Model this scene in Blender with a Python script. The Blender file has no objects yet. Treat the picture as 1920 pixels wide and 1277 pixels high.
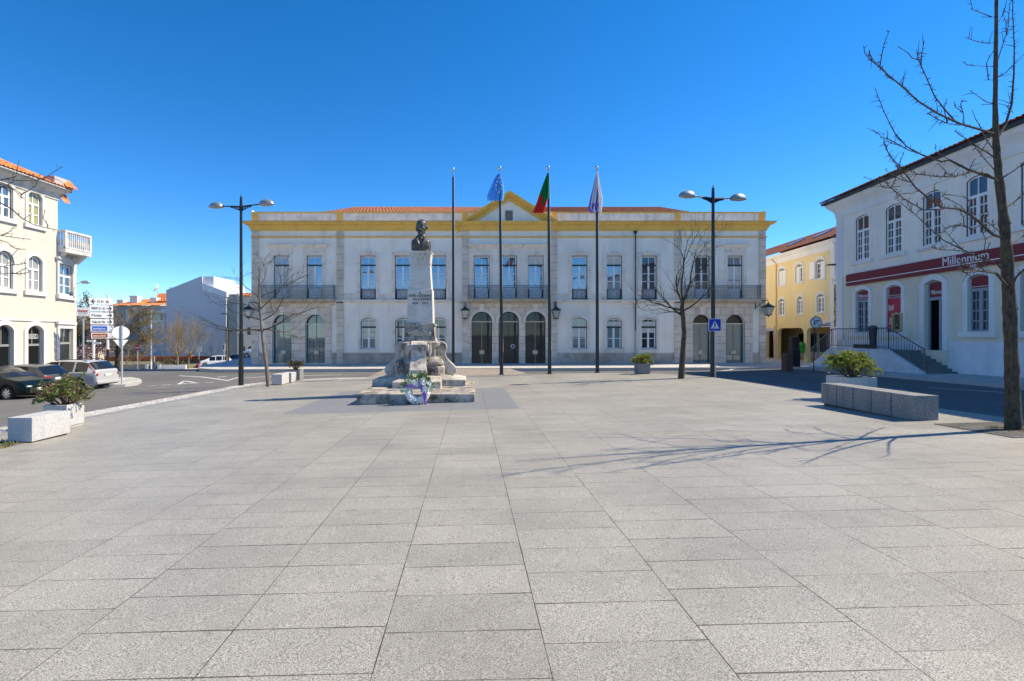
import bpy, bmesh, math, random
from mathutils import Vector, Matrix, noise, Euler
from mathutils.geometry import tessellate_polygon
sc = bpy.context.scene
col = sc.collection
R = math.radians
random.seed(7)
# ---------- measured camera: eye 1.8 m up, horizon row 628, principal column 882, focal 960 px (of 1920) ----------
CX, HY, F, EYE = 882.0, 628.0, 960.0, 1.8
def PX(px, Y): return (px - CX) / F * Y
def PZ(py, Y): return EYE - (py - HY) / F * Y
def pt(px, py, Y): return Vector((PX(px, Y), Y, PZ(py, Y)))
def lerp(a, b, t): return a + (b - a) * t
def clamp(x, a=0.0, b=1.0): return max(a, min(b, x))
def smooth(t):
    t = clamp(t); return t * t * (3 - 2 * t)
# ---------- terrain: the square tilts up to the right and falls away from the viewer ----------
def G(X, Y):
    x = clamp(X, -32, 26)
    p = 0.025 * x - 0.0177 * clamp(Y, -60, 29)
    if Y <= 29: return p
    p0 = 0.025 * x - 0.0177 * 29
    h = -0.66 + 0.004 * clamp(X, -24, 24)
    z = lerp(p0, h, smooth((Y - 29) / 7))
    if Y > 37:
        s = smooth((Y - 37) / 28) * smooth((-15 - X) / 8)
        z = lerp(z, -2.6, s)
    return z
def ground_at(px, py, y0=3.0, y1=150.0):
    Y = y0
    while Y < y1:
        X = PX(px, Y)
        if HY + (EYE - G(X, Y)) * F / Y <= py: break
        Y += 0.04
    return Vector((PX(px, Y), Y, G(PX(px, Y), Y)))
# ---------- mesh builder ----------
class MB:
    def __init__(s):
        s.v = []; s.f = []; s.m = []; s.cur = 0
    def face(s, pts, m=None):
        n = len(s.v); s.v += [Vector(p) for p in pts]
        s.f.append(tuple(range(n, n + len(pts)))); s.m.append(s.cur if m is None else m)
    def grid(s, rows, m=None, closed=False):
        n = len(s.v); w = len(rows[0]); m = s.cur if m is None else m
        for r in rows: s.v += [Vector(p) for p in r]
        for i in range(len(rows) - 1):
            for j in range(w if closed else w - 1):
                k = (j + 1) % w
                s.f.append((n + i*w + j, n + i*w + k, n + (i+1)*w + k, n + (i+1)*w + j)); s.m.append(m)
    def hexa(s, a, m=None):
        n = len(s.v); s.v += [Vector(p) for p in a]; m = s.cur if m is None else m
        for f in ((0,3,2,1),(4,5,6,7),(0,1,5,4),(1,2,6,5),(2,3,7,6),(3,0,4,7)):
            s.f.append(tuple(n + i for i in f)); s.m.append(m)
    def box(s, x0, x1, y0, y1, z0, z1, m=None):
        s.hexa([(x0,y0,z0),(x1,y0,z0),(x1,y1,z0),(x0,y1,z0),(x0,y0,z1),(x1,y0,z1),(x1,y1,z1),(x0,y1,z1)], m)
    def taper(s, cx, cy, z0, z1, a0, b0, a1, b1, m=None):
        s.hexa([(cx-a0,cy-b0,z0),(cx+a0,cy-b0,z0),(cx+a0,cy+b0,z0),(cx-a0,cy+b0,z0),
                (cx-a1,cy-b1,z1),(cx+a1,cy-b1,z1),(cx+a1,cy+b1,z1),(cx-a1,cy+b1,z1)], m)
    def fbox(s, fr, u0, u1, z0, z1, d0, d1, m=None):
        s.hexa([fr.P(u0,z0,d1),fr.P(u1,z0,d1),fr.P(u1,z0,d0),fr.P(u0,z0,d0),
                fr.P(u0,z1,d1),fr.P(u1,z1,d1),fr.P(u1,z1,d0),fr.P(u0,z1,d0)], m)
    def tube(s, pts, rad, n=8, m=None, cap=True):
        pts = [Vector(p) for p in pts]
        if not hasattr(rad, '__len__'): rad = [rad] * len(pts)
        rows = []; ref = None
        for i, p in enumerate(pts):
            d = (pts[min(i+1, len(pts)-1)] - pts[max(i-1, 0)])
            if d.length < 1e-9: d = Vector((0,0,1))
            d.normalize()
            if ref is None: ref = Vector((1,0,0)) if abs(d.x) < .8 else Vector((0,1,0))
            a = d.cross(ref)
            if a.length < 1e-6: a = d.orthogonal()
            a.normalize(); b = d.cross(a); ref = b.cross(d) * -1 if False else ref
            rows.append([p + (a*math.cos(t) + b*math.sin(t)) * rad[i] for t in [2*math.pi*k/n for k in range(n)]])
        s.grid(rows, m, True)
        if cap:
            s.face(list(reversed(rows[0])), m); s.face(rows[-1], m)
    def lathe(s, prof, c, n=20, m=None, axis='z'):
        rows = []
        for r, h in prof:
            row = []
            for k in range(n):
                t = 2*math.pi*k/n
                if axis == 'z': row.append((c[0]+r*math.cos(t), c[1]+r*math.sin(t), c[2]+h))
                else: row.append((c[0]+r*math.cos(t), c[1]+h, c[2]+r*math.sin(t)))
            rows.append(row)
        s.grid(rows, m, True)
    def ell(s, c, r, m=None, nu=14, nv=10, M=None):
        rows = []
        for i in range(nv + 1):
            a = math.pi * i / nv - math.pi/2
            row = []
            for k in range(nu):
                t = 2*math.pi*k/nu
                p = Vector((r[0]*math.cos(a)*math.cos(t), r[1]*math.cos(a)*math.sin(t), r[2]*math.sin(a)))
                if M is not None: p = M @ p
                row.append(p + Vector(c))
            rows.append(row)
        s.grid(rows, m, True)
    def tess(s, loops, f, m=None, flip=False):
        # loops of 2D points (first outer, others holes) mapped by f to 3D
        L = [[Vector((p[0], p[1], 0)) for p in lp] for lp in loops]
        flat = [p for lp in L for p in lp]
        n = len(s.v); s.v += [f(p[0], p[1]) for p in flat]; m = s.cur if m is None else m
        for t in tessellate_polygon(L):
            a, b, c = (flat[i] for i in t)
            ar = (b[0]-a[0])*(c[1]-a[1]) - (b[1]-a[1])*(c[0]-a[0])
            if abs(ar) < 1e-9: continue
            t = tuple(t) if ar > 0 else (t[0], t[2], t[1])
            if flip: t = (t[0], t[2], t[1])
            s.f.append(tuple(n+i for i in t)); s.m.append(m)
    def build(s, name, mats, parent=None, smooth=None, bevel=0, local=False, merge=False):
        me = bpy.data.meshes.new(name)
        o3 = Vector((0,0,0))
        if parent is not None and not local:
            r = parent
            while r.parent: r = r.parent
            o3 = r.location
        me.from_pydata([tuple(p - o3) for p in s.v], [], s.f)
        if not isinstance(mats, (list, tuple)): mats = [mats]
        for mt in mats: me.materials.append(mt)
        me.polygons.foreach_set('material_index', [min(i, len(mats)-1) for i in s.m])
        if merge or smooth is not None:
            bm = bmesh.new(); bm.from_mesh(me)
            bmesh.ops.remove_doubles(bm, verts=bm.verts, dist=1e-4)
            bmesh.ops.recalc_face_normals(bm, faces=bm.faces)
            bm.to_mesh(me); bm.free()
        if smooth is not None:
            me.polygons.foreach_set('use_smooth', [True]*len(me.polygons))
            me.set_sharp_from_angle(angle=R(smooth))
        me.update()
        o = bpy.data.objects.new(name, me); col.objects.link(o)
        if parent is not None: o.parent = parent
        if bevel:
            b = o.modifiers.new('bevel', 'BEVEL'); b.width = bevel; b.segments = 2; b.limit_method = 'ANGLE'; b.angle_limit = R(40)
        return o
class Fr:
    """flat frame on a facade: u along the wall (to the right seen from outside), z up, d outward"""
    def __init__(s, o, U):
        s.o = Vector((o[0], o[1], 0)); s.U = Vector((U[0], U[1], 0)).normalized()
        s.N = s.U.cross(Vector((0,0,1))).normalized()
    def P(s, u, z, d=0.0):
        p = s.o + s.U*u + s.N*d
        return Vector((p.x, p.y, z))
    def uz(s, px, py, d=0.0):
        r = Vector(((px-CX)/F, 1.0, -(py-HY)/F)); e = Vector((0,0,EYE))
        oo = s.o + s.N*d
        t = (oo - e).dot(s.N) / r.dot(s.N)
        p = e + r*t
        return (p - s.o).dot(s.U), p.z
def arch(u0, u1, z0, zs, zt, n=14):
    pts = [(u0,z0),(u1,z0),(u1,zs)]
    if zt - zs > 1e-4:
        c = (u0+u1)/2; a = (u1-u0)/2; h = zt - zs
        if h >= a*0.95:
            for k in range(1, n): 
                t = math.pi*k/n; pts.append((c + a*math.cos(t), zs + h*math.sin(t)))
        else:
            r = (a*a + h*h)/(2*h); t0 = math.asin(a/r)
            for k in range(1, n):
                t = t0 - 2*t0*k/n; pts.append((c + r*math.sin(t), zs + h - r + r*math.cos(t)))
    pts.append((u0, zs))
    return pts
def ringprism(mb, fr, A, B, d0, d1, m=None, skip=()):
    n = len(A)
    for i in range(n):
        if i in skip: continue
        j = (i+1) % n
        mb.face([fr.P(*A[i], d1), fr.P(*A[j], d1), fr.P(*B[j], d1), fr.P(*B[i], d1)], m)
        mb.face([fr.P(*A[j], d1), fr.P(*A[i], d1), fr.P(*A[i], d0), fr.P(*A[j], d0)], m)
        mb.face([fr.P(*B[i], d1), fr.P(*B[j], d1), fr.P(*B[j], d0), fr.P(*B[i], d0)], m)
def wall(mb, fr, outer, holes, d=0.0, rec=.25, m=None, mrev=None):
    mb.tess([outer] + holes, lambda u, z: fr.P(u, z, d), m)
    for h in holes:
        n = len(h)
        for i in range(n):
            j = (i+1) % n
            mb.face([fr.P(*h[i], d), fr.P(*h[j], d), fr.P(*h[j], d-rec), fr.P(*h[i], d-rec)], mrev if mrev is not None else m)
# ---------- things ----------
def tag(o, label=None, cat=None, group=None, kind=None):
    if label: o['label'] = label
    if cat: o['category'] = cat
    if group: o['group'] = group
    if kind: o['kind'] = kind
    return o
def thing(name, label, cat, loc=(0,0,0), rz=0, group=None):
    o = bpy.data.objects.new(name, None); col.objects.link(o)
    o.empty_display_size = .2
    o.location = loc; o.rotation_euler = (0,0,rz)
    return tag(o, label, cat, group)
def struct(o):
    o['kind'] = 'structure'; return o
def copy_tree(o, parent=None):
    c = o.copy(); col.objects.link(c)
    if parent is not None: c.parent = parent
    for ch in list(o.children): copy_tree(ch, c)
    return c
def text(parent, name, s, pos, U, mat, size, align='CENTER', ext=.006, up=Vector((0,0,1)), sx=1.0, local=False, fit=None):
    cu = bpy.data.curves.new('t', 'FONT'); cu.body = s; cu.size = size; cu.extrude = ext
    cu.align_x = align; cu.align_y = 'CENTER'; cu.resolution_u = 3
    ob = bpy.data.objects.new('t', cu); col.objects.link(ob)
    dg = bpy.context.evaluated_depsgraph_get()
    me = bpy.data.meshes.new_from_object(ob.evaluated_get(dg))
    col.objects.unlink(ob); bpy.data.objects.remove(ob)
    if fit:   # narrow the lettering to the room it has
        w0 = max(v.co.x for v in me.vertices) - min(v.co.x for v in me.vertices); sx = min(sx, fit/max(w0, 1e-6))
    U = Vector(U).normalized(); up = Vector(up).normalized(); N = U.cross(up)
    M = Matrix((U*sx, up, N)).transposed().to_4x4(); M.translation = Vector(pos)
    o3 = Vector((0,0,0))
    if parent is not None and not local:
        r = parent
        while r.parent: r = r.parent
        o3 = r.location
    me.transform(Matrix.Translation(-o3) @ M)
    me.name = name; me.materials.clear(); me.materials.append(mat)
    o = bpy.data.objects.new(name, me); col.objects.link(o)
    if parent is not None: o.parent = parent
    return o
def remeshed(mb, name, mats, parent, voxel, it=4, local=False, pick=None):
    o = mb.build(name, mats, parent, local=local, merge=True)
    m = o.modifiers.new('r', 'REMESH'); m.mode = 'VOXEL'; m.voxel_size = voxel
    s = o.modifiers.new('s', 'SMOOTH'); s.iterations = it; s.factor = .5
    dg = bpy.context.evaluated_depsgraph_get()
    me = bpy.data.meshes.new_from_object(o.evaluated_get(dg))
    o.modifiers.clear(); o.data = me; me.name = name
    if len(me.materials) == 0:
        for q in (mats if isinstance(mats, (list, tuple)) else [mats]): me.materials.append(q)
    me.polygons.foreach_set('use_smooth', [True]*len(me.polygons))
    if pick:
        me.polygons.foreach_set('material_index', [pick(p.center) for p in me.polygons])
    return o
# ---------- materials ----------
def _n(t, kind, **kw):
    n = t.nodes.new(kind)
    for k, v in kw.items(): setattr(n, k, v)
    return n
def base_mat(name):
    m = bpy.data.materials.new(name); m.use_nodes = True
    t = m.node_tree; b = t.nodes['Principled BSDF']
    return m, t, b
def mix(t, fac, a, b, bl='MIX'):
    n = t.nodes.new('ShaderNodeMix'); n.data_type = 'RGBA'; n.blend_type = bl
    for s, x in ((0, fac), (6, a), (7, b)):
        if hasattr(x, 'is_output') or isinstance(x, bpy.types.NodeSocket): t.links.new(x, n.inputs[s])
        elif s == 0: n.inputs[0].default_value = x
        else: n.inputs[s].default_value = (*x, 1)
    return n.outputs[2]
def math_(t, op, a, b=None, c=None):
    n = t.nodes.new('ShaderNodeMath'); n.operation = op
    for i, x in enumerate((a, b, c)):
        if x is None: continue
        if isinstance(x, bpy.types.NodeSocket): t.links.new(x, n.inputs[i])
        else: n.inputs[i].default_value = x
    return n.outputs[0]
def pos(t, scale=(1,1,1)):
    g = t.nodes.new('ShaderNodeNewGeometry')
    mp = t.nodes.new('ShaderNodeMapping'); mp.inputs['Scale'].default_value = scale
    t.links.new(g.outputs['Position'], mp.inputs['Vector'])
    return mp.outputs['Vector']
def noise_(t, vec, scale, detail=4, rough=.55):
    n = t.nodes.new('ShaderNodeTexNoise'); n.inputs['Scale'].default_value = scale
    n.inputs['Detail'].default_value = detail; n.inputs['Roughness'].default_value = rough
    t.links.new(vec, n.inputs['Vector']); return n.outputs['Fac']
def ramp(t, fac, a, b):
    n = t.nodes.new('ShaderNodeMapRange'); n.inputs['From Min'].default_value = a; n.inputs['From Max'].default_value = b
    t.links.new(fac, n.inputs['Value']); return n.outputs['Result']
def bump(t, b, h, strength=.3, dist=.01):
    n = t.nodes.new('ShaderNodeBump'); n.inputs['Strength'].default_value = strength; n.inputs['Distance'].default_value = dist
    t.links.new(h, n.inputs['Height']); t.links.new(n.outputs['Normal'], b.inputs['Normal'])
def mat(name, c, rough=.7, metal=0.0, spec=.5, var=0.0, vs=3.0, coat=0.0):
    m, t, b = base_mat(name)
    b.inputs['Base Color'].default_value = (*c, 1)
    b.inputs['Roughness'].default_value = rough; b.inputs['Metallic'].default_value = metal
    b.inputs['Specular IOR Level'].default_value = spec
    if coat: b.inputs['Coat Weight'].default_value = coat; b.inputs['Coat Roughness'].default_value = .05
    if var:
        f = noise_(t, pos(t), vs, 5, .6)
        f = ramp(t, f, .3, .7)
        o = mix(t, f, tuple(x*(1-var) for x in c), tuple(min(1, x*(1+var)) for x in c))
        t.links.new(o, b.inputs['Base Color'])
    return m
def mat_plaster(name, c, stain, amt=.5, rough=.85, vs=.45, streak=(1.6,1.6,.18)):
    m, t, b = base_mat(name)
    f1 = ramp(t, noise_(t, pos(t), vs, 6, .65), .45, .8)
    f2 = ramp(t, noise_(t, pos(t, streak), 1.0, 5, .6), .5, .85)
    f3 = noise_(t, pos(t), 14, 3)
    c1 = mix(t, math_(t, 'MULTIPLY', f1, amt), c, stain)
    c2 = mix(t, math_(t, 'MULTIPLY', f2, amt), c1, stain)
    c3 = mix(t, math_(t, 'MULTIPLY', f3, .10), c2, tuple(x*.8 for x in c))
    t.links.new(c3, b.inputs['Base Color']); b.inputs['Roughness'].default_value = rough
    b.inputs['Specular IOR Level'].default_value = .25
    bump(t, b, noise_(t, pos(t), 40, 3), .15, .004)
    return m
def mat_stone(name, c, dark, amt=.8, vs=2.2, th=(.45,.7), fine=30, rough=.9, joints=None, light=None):
    m, t, b = base_mat(name)
    p = pos(t)
    f1 = ramp(t, noise_(t, p, vs, 8, .7), *th)
    f2 = ramp(t, noise_(t, p, fine, 4, .6), .35, .65)
    a = mix(t, f2, tuple(x*.82 for x in c), tuple(min(1, x*1.12) for x in c))
    if light:
        f4 = ramp(t, noise_(t, pos(t, (1.3,1.3,1.3)), vs*.35, 4, .6), .5, .7)
        a = mix(t, f4, a, light)
    a = mix(t, math_(t, 'MULTIPLY', f1, amt), a, dark)
    if joints:
        bw, bh = joints
        sx = t.nodes.new('ShaderNodeSeparateXYZ'); t.links.new(p, sx.inputs[0])
        cb = t.nodes.new('ShaderNodeCombineXYZ'); t.links.new(sx.outputs[0], cb.inputs[0]); t.links.new(sx.outputs[2], cb.inputs[1])
        br = t.nodes.new('ShaderNodeTexBrick'); t.links.new(cb.outputs[0], br.inputs['Vector'])
        br.inputs['Scale'].default_value = 1; br.inputs['Brick Width'].default_value = bw; br.inputs['Row Height'].default_value = bh
        br.inputs['Mortar Size'].default_value = .018; br.inputs['Mortar Smooth'].default_value = .2
        br.inputs['Color1'].default_value = (1,1,1,1); br.inputs['Color2'].default_value = (.84,.82,.8,1); br.inputs['Mortar'].default_value = (.42,.4,.38,1)
        a = mix(t, .9, a, br.outputs['Color'], 'MULTIPLY')
        inv = math_(t, 'SUBTRACT', 1.0, br.outputs['Fac'])
        bump(t, b, inv, .5, .02)
    else:
        bump(t, b, noise_(t, p, fine*.6, 5, .6), .3, .01)
    t.links.new(a, b.inputs['Base Color']); b.inputs['Roughness'].default_value = rough
    b.inputs['Specular IOR Level'].default_value = .25
    return m
def mat_granite(name, lo, hi, rough=.7, sc_=75, streak=0):
    m, t, b = base_mat(name)
    p = pos(t)
    f = ramp(t, noise_(t, p, sc_, 3, .75), .36, .64)
    g = ramp(t, noise_(t, p, 1.6, 5, .6), .3, .75)
    a = mix(t, f, lo, hi)
    a = mix(t, math_(t, 'MULTIPLY', g, .25), a, tuple(x*.75 for x in lo))
    if streak:
        s = ramp(t, noise_(t, pos(t, (7,7,.7)), 1, 4, .6), .5, .75)
        a = mix(t, math_(t, 'MULTIPLY', s, streak), a, tuple(x*.6 for x in lo))
    t.links.new(a, b.inputs['Base Color']); b.inputs['Roughness'].default_value = rough
    b.inputs['Specular IOR Level'].default_value = .3
    return m
def mat_glass(name, c, refl=.3, rough=.03, tint=(.9,.95,1)):
    m, t, b = base_mat(name)
    b.inputs['Base Color'].default_value = (*c, 1); b.inputs['Roughness'].default_value = .3
    b.inputs['Specular IOR Level'].default_value = .3
    gl = t.nodes.new('ShaderNodeBsdfGlossy'); gl.inputs['Roughness'].default_value = rough; gl.inputs['Color'].default_value = (*tint, 1)
    fr = t.nodes.new('ShaderNodeFresnel'); fr.inputs['IOR'].default_value = 1.5
    fac = math_(t, 'MAXIMUM', math_(t, 'MULTIPLY', fr.outputs[0], 1.3), refl)
    nz = noise_(t, pos(t), .9, 2)
    bp = t.nodes.new('ShaderNodeBump'); bp.inputs['Strength'].default_value = .05; bp.inputs['Distance'].default_value = .05
    t.links.new(nz, bp.inputs['Height']); t.links.new(bp.outputs['Normal'], gl.inputs['Normal'])
    mx = t.nodes.new('ShaderNodeMixShader'); t.links.new(fac, mx.inputs[0])
    t.links.new(b.outputs[0], mx.inputs[1]); t.links.new(gl.outputs[0], mx.inputs[2])
    t.links.new(mx.outputs[0], t.nodes['Material Output'].inputs['Surface'])
    return m
def mat_tiles(name, a_, b_, dark):
    m, t, b = base_mat(name)
    p = pos(t)
    f = ramp(t, noise_(t, p, 5, 3, .6), .3, .7)
    g = ramp(t, noise_(t, p, 1.1, 6, .7), .5, .75)
    v = t.nodes.new('ShaderNodeTexVoronoi'); v.inputs['Scale'].default_value = 4.5; t.links.new(p, v.inputs['Vector'])
    c = mix(t, f, a_, b_)
    c = mix(t, .35, c, v.outputs['Color'], 'SOFT_LIGHT')
    c = mix(t, math_(t, 'MULTIPLY', g, .6), c, dark)
    t.links.new(c, b.inputs['Base Color']); b.inputs['Roughness'].default_value = .85
    return m
def mat_bark(name, c, dark, sc_=25, moss=None):
    m, t, b = base_mat(name)
    p = pos(t, (1,1,.35))
    f = ramp(t, noise_(t, p, sc_, 5, .7), .35, .65)
    c_ = mix(t, f, dark, c)
    if moss:
        g = ramp(t, noise_(t, pos(t), 5, 4, .7), .52, .68)
        c_ = mix(t, math_(t, 'MULTIPLY', g, .6), c_, moss)
    t.links.new(c_, b.inputs['Base Color']); b.inputs['Roughness'].default_value = .9
    bump(t, b, f, .8, .02)
    return m
def mat_leaf(name, c1, c2, sc_=6, tr=.25):
    m, t, b = base_mat(name)
    f = ramp(t, noise_(t, pos(t), sc_, 3, .6), .3, .7)
    c = mix(t, f, c1, c2)
    t.links.new(c, b.inputs['Base Color']); b.inputs['Roughness'].default_value = .45
    b.inputs['Specular IOR Level'].default_value = .35
    if tr:
        tl = t.nodes.new('ShaderNodeBsdfTranslucent'); t.links.new(c, tl.inputs['Color'])
        mx = t.nodes.new('ShaderNodeMixShader'); mx.inputs[0].default_value = tr
        t.links.new(b.outputs[0], mx.inputs[1]); t.links.new(tl.outputs[0], mx.inputs[2])
        t.links.new(mx.outputs[0], t.nodes['Material Output'].inputs['Surface'])
    return m
# ================= camera, light, sky =================
cam = bpy.data.cameras.new('camera'); co = bpy.data.objects.new('camera', cam); col.objects.link(co)
cam.sensor_width = 36; cam.lens = 36 * F / 1920; cam.clip_end = 4000; cam.clip_start = .05
cam.shift_x = (960 - CX) / 1920; cam.shift_y = -(638.5 - HY) / 1920
co.location = (0, 0, EYE); co.rotation_euler = (R(90), 0, 0)
sc.camera = co
SUN_EL, SUN_AZ = R(47), R(90 - 9.5)          # azimuth measured from +Y towards +X
sd = Vector((math.sin(SUN_AZ)*math.cos(SUN_EL), math.cos(SUN_AZ)*math.cos(SUN_EL), math.sin(SUN_EL)))
su = bpy.data.lights.new('sun', 'SUN'); so = bpy.data.objects.new('sun', su); col.objects.link(so)
su.energy = 3.2; su.angle = R(.53); su.color = (1, .88, .69)
so.rotation_euler = (-sd).to_track_quat('-Z', 'Y').to_euler()
w = bpy.data.worlds.new('World'); sc.world = w; w.use_nodes = True
wt = w.node_tree; bg = wt.nodes['Background']
sky = wt.nodes.new('ShaderNodeTexSky'); sky.sky_type = 'NISHITA'; sky.sun_disc = False
sky.sun_elevation = SUN_EL; sky.sun_rotation = SUN_AZ
sky.air_density = .65; sky.dust_density = 0; sky.ozone_density = 3.0; sky.altitude = 0
hs = wt.nodes.new('ShaderNodeHueSaturation'); hs.inputs['Saturation'].default_value = 1.33; hs.inputs['Hue'].default_value = .5
gm = wt.nodes.new('ShaderNodeGamma'); gm.inputs[1].default_value = 1.0
wt.links.new(sky.outputs[0], gm.inputs[0]); wt.links.new(gm.outputs[0], hs.inputs['Color']); wt.links.new(hs.outputs[0], bg.inputs['Color'])
bg.inputs['Strength'].default_value = .105
sc.view_settings.view_transform = 'Standard'; sc.view_settings.look = 'None'
sc.view_settings.exposure = 1.2; sc.view_settings.gamma = 1
sc.cycles.max_bounces = 6; sc.cycles.use_denoising = True
# ================= ground materials =================
def mat_asphalt():
    m, t, b = base_mat('asphalt')
    p = pos(t)
    f = ramp(t, noise_(t, p, 60, 3, .7), .35, .65)
    g = ramp(t, noise_(t, p, .35, 6, .65), .35, .7)
    s = ramp(t, noise_(t, pos(t, (1.2,.12,1)), 1, 4, .6), .45, .7)
    a = mix(t, f, (.10,.098,.094), (.19,.185,.178))
    a = mix(t, math_(t, 'MULTIPLY', g, .35), a, (.09,.088,.085))
    a = mix(t, math_(t, 'MULTIPLY', s, .25), a, (.23,.22,.21))
    pv = t.nodes.new('ShaderNodeTexVoronoi'); pv.inputs['Scale'].default_value = .16; pv.distance = 'CHEBYCHEV'; t.links.new(p, pv.inputs['Vector'])
    sc_ = t.nodes.new('ShaderNodeSeparateColor'); t.links.new(pv.outputs['Color'], sc_.inputs[0])
    a = mix(t, math_(t, 'MULTIPLY', ramp(t, sc_.outputs[0], .55, .6), .3), a, (.085,.083,.08))
    oil = ramp(t, noise_(t, p, 1.1, 4, .6), .66, .74)
    a = mix(t, math_(t, 'MULTIPLY', oil, .5), a, (.055,.053,.05))
    t.links.new(a, b.inputs['Base Color']); b.inputs['Roughness'].default_value = .85
    b.inputs['Specular IOR Level'].default_value = .3
    bump(t, b, f, .3, .006)
    return m
def mat_paving():
    m, t, b = base_mat('granite_paving')
    g = t.nodes.new('ShaderNodeNewGeometry')
    sx = t.nodes.new('ShaderNodeSeparateXYZ'); t.links.new(g.outputs['Position'], sx.inputs[0])
    W, D = .98, .47
    u = math_(t, 'DIVIDE', math_(t, 'SUBTRACT', sx.outputs[0], .44), W)
    ci = math_(t, 'FLOOR', u); fu = math_(t, 'FRACT', u)
    wn = t.nodes.new('ShaderNodeTexWhiteNoise'); wn.noise_dimensions = '1D'; t.links.new(ci, wn.inputs['W'])
    off = math_(t, 'MULTIPLY', math_(t, 'ROUND', math_(t, 'MULTIPLY', wn.outputs['Value'], 6)), .1667)
    v = math_(t, 'ADD', math_(t, 'DIVIDE', sx.outputs[1], D), off)
    ri = math_(t, 'FLOOR', v); fv = math_(t, 'FRACT', v)
    du = math_(t, 'MULTIPLY', math_(t, 'MINIMUM', fu, math_(t, 'SUBTRACT', 1, fu)), W)
    dv = math_(t, 'MULTIPLY', math_(t, 'MINIMUM', fv, math_(t, 'SUBTRACT', 1, fv)), D)
    cb = t.nodes.new('ShaderNodeCombineXYZ'); t.links.new(ci, cb.inputs[0]); t.links.new(ri, cb.inputs[1])
    w2 = t.nodes.new('ShaderNodeTexWhiteNoise'); w2.noise_dimensions = '2D'; t.links.new(cb.outputs[0], w2.inputs['Vector'])
    p = g.outputs['Position']
    jn2 = noise_(t, p, .8, 3, .7)
    jn = noise_(t, p, 1.3, 4, .7)                       # joints open and close along their length
    ju = ramp(t, math_(t, 'SUBTRACT', du, math_(t, 'MULTIPLY', ramp(t, jn, .25, .7), .0052)), .0014, -.0005)
    jv = ramp(t, math_(t, 'SUBTRACT', dv, math_(t, 'MULTIPLY', ramp(t, jn2, .32, .62), .0070)), .0014, -.0005)
    jj = math_(t, 'MAXIMUM', ju, math_(t, 'MULTIPLY', jv, .92))
    sp = noise_(t, p, 118, 2, .8)
    f = ramp(t, sp, .37, .63)
    a = mix(t, f, (.125,.116,.094), (.55,.522,.445))
    sp2 = ramp(t, noise_(t, p, 28, 3, .7), .52, .72)
    a = mix(t, math_(t, 'MULTIPLY', sp2, .22), a, (.60,.575,.50))
    st = ramp(t, noise_(t, p, .55, 7, .7), .42, .72)
    a = mix(t, math_(t, 'MULTIPLY', st, .5), a, (.17,.155,.13))
    st2 = ramp(t, noise_(t, p, 3.2, 6, .75), .56, .70)
    a = mix(t, math_(t, 'MULTIPLY', st2, .22), a, (.12,.105,.085))
    gum = t.nodes.new('ShaderNodeTexVoronoi'); gum.inputs['Scale'].default_value = 1.7; t.links.new(p, gum.inputs['Vector'])
    gm_ = ramp(t, gum.outputs['Distance'], .045, .03)
    a = mix(t, math_(t, 'MULTIPLY', gm_, .35), a, (.10,.095,.085))
    tone = t.nodes.new('ShaderNodeMapRange'); tone.inputs['To Min'].default_value = .93; tone.inputs['To Max'].default_value = 1.05
    t.links.new(w2.outputs['Value'], tone.inputs['Value'])
    cc = t.nodes.new('ShaderNodeCombineColor')
    for i in range(3): t.links.new(tone.outputs[0], cc.inputs[i])
    a = mix(t, 1.0, a, cc.outputs[0], 'MULTIPLY')
    # band of darker granite round the monument
    ex = math_(t, 'LESS_THAN', math_(t, 'ABSOLUTE', math_(t, 'SUBTRACT', sx.outputs[0], -1.93)), 3.28)
    ey = math_(t, 'LESS_THAN', math_(t, 'ABSOLUTE', math_(t, 'SUBTRACT', sx.outputs[1], 17.4)), 3.4)
    dk = math_(t, 'MULTIPLY', ex, ey)
    a = mix(t, math_(t, 'MULTIPLY', dk, .8), a, mix(t, f, (.10,.105,.115), (.30,.31,.33)))
    a = mix(t, math_(t, 'MULTIPLY', jj, .92), a, (.052,.040,.025))
    t.links.new(a, b.inputs['Base Color'])
    b.inputs['Roughness'].default_value = .5; b.inputs['Specular IOR Level'].default_value = .5
    h = math_(t, 'SUBTRACT', math_(t, 'MULTIPLY', sp, .15), jj)
    bump(t, b, h, .35, .006)
    return m
def mat_cobble(name, c1, c2, gap, s=9):
    m, t, b = base_mat(name)
    p = pos(t)
    v = t.nodes.new('ShaderNodeTexVoronoi'); v.inputs['Scale'].default_value = s; t.links.new(p, v.inputs['Vector'])
    v2 = t.nodes.new('ShaderNodeTexVoronoi'); v2.inputs['Scale'].default_value = s; v2.feature = 'DISTANCE_TO_EDGE'; t.links.new(p, v2.inputs['Vector'])
    sp = t.nodes.new('ShaderNodeSeparateColor'); t.links.new(v.outputs['Color'], sp.inputs[0])
    a = mix(t, sp.outputs[0], c1, c2)
    e = ramp(t, v2.outputs['Distance'], .02, .07)
    a = mix(t, e, gap, a)
    g = ramp(t, noise_(t, p, .8, 5, .6), .4, .75)
    a = mix(t, math_(t, 'MULTIPLY', g, .3), a, gap)
    t.links.new(a, b.inputs['Base Color']); b.inputs['Roughness'].default_value = .8
    bump(t, b, e, .6, .02)
    return m
M_ASPH = mat_asphalt(); M_PAVE = mat_paving()
M_COB = mat_cobble('white_cobble', (.48,.46,.42), (.72,.70,.65), (.13,.12,.10), 6)
M_CAL = mat_cobble('calcada', (.52,.50,.46), (.7,.685,.65), (.3,.28,.25), 12)
M_SET = mat_cobble('pink_setts', (.30,.25,.21), (.42,.36,.31), (.16,.14,.12), 10)
M_KERB = mat_granite('kerb_stone', (.36,.35,.33), (.56,.55,.52), .8, 40)
M_MARK = mat('road_paint', (.62,.62,.6), .7, var=.15, vs=6)
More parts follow.
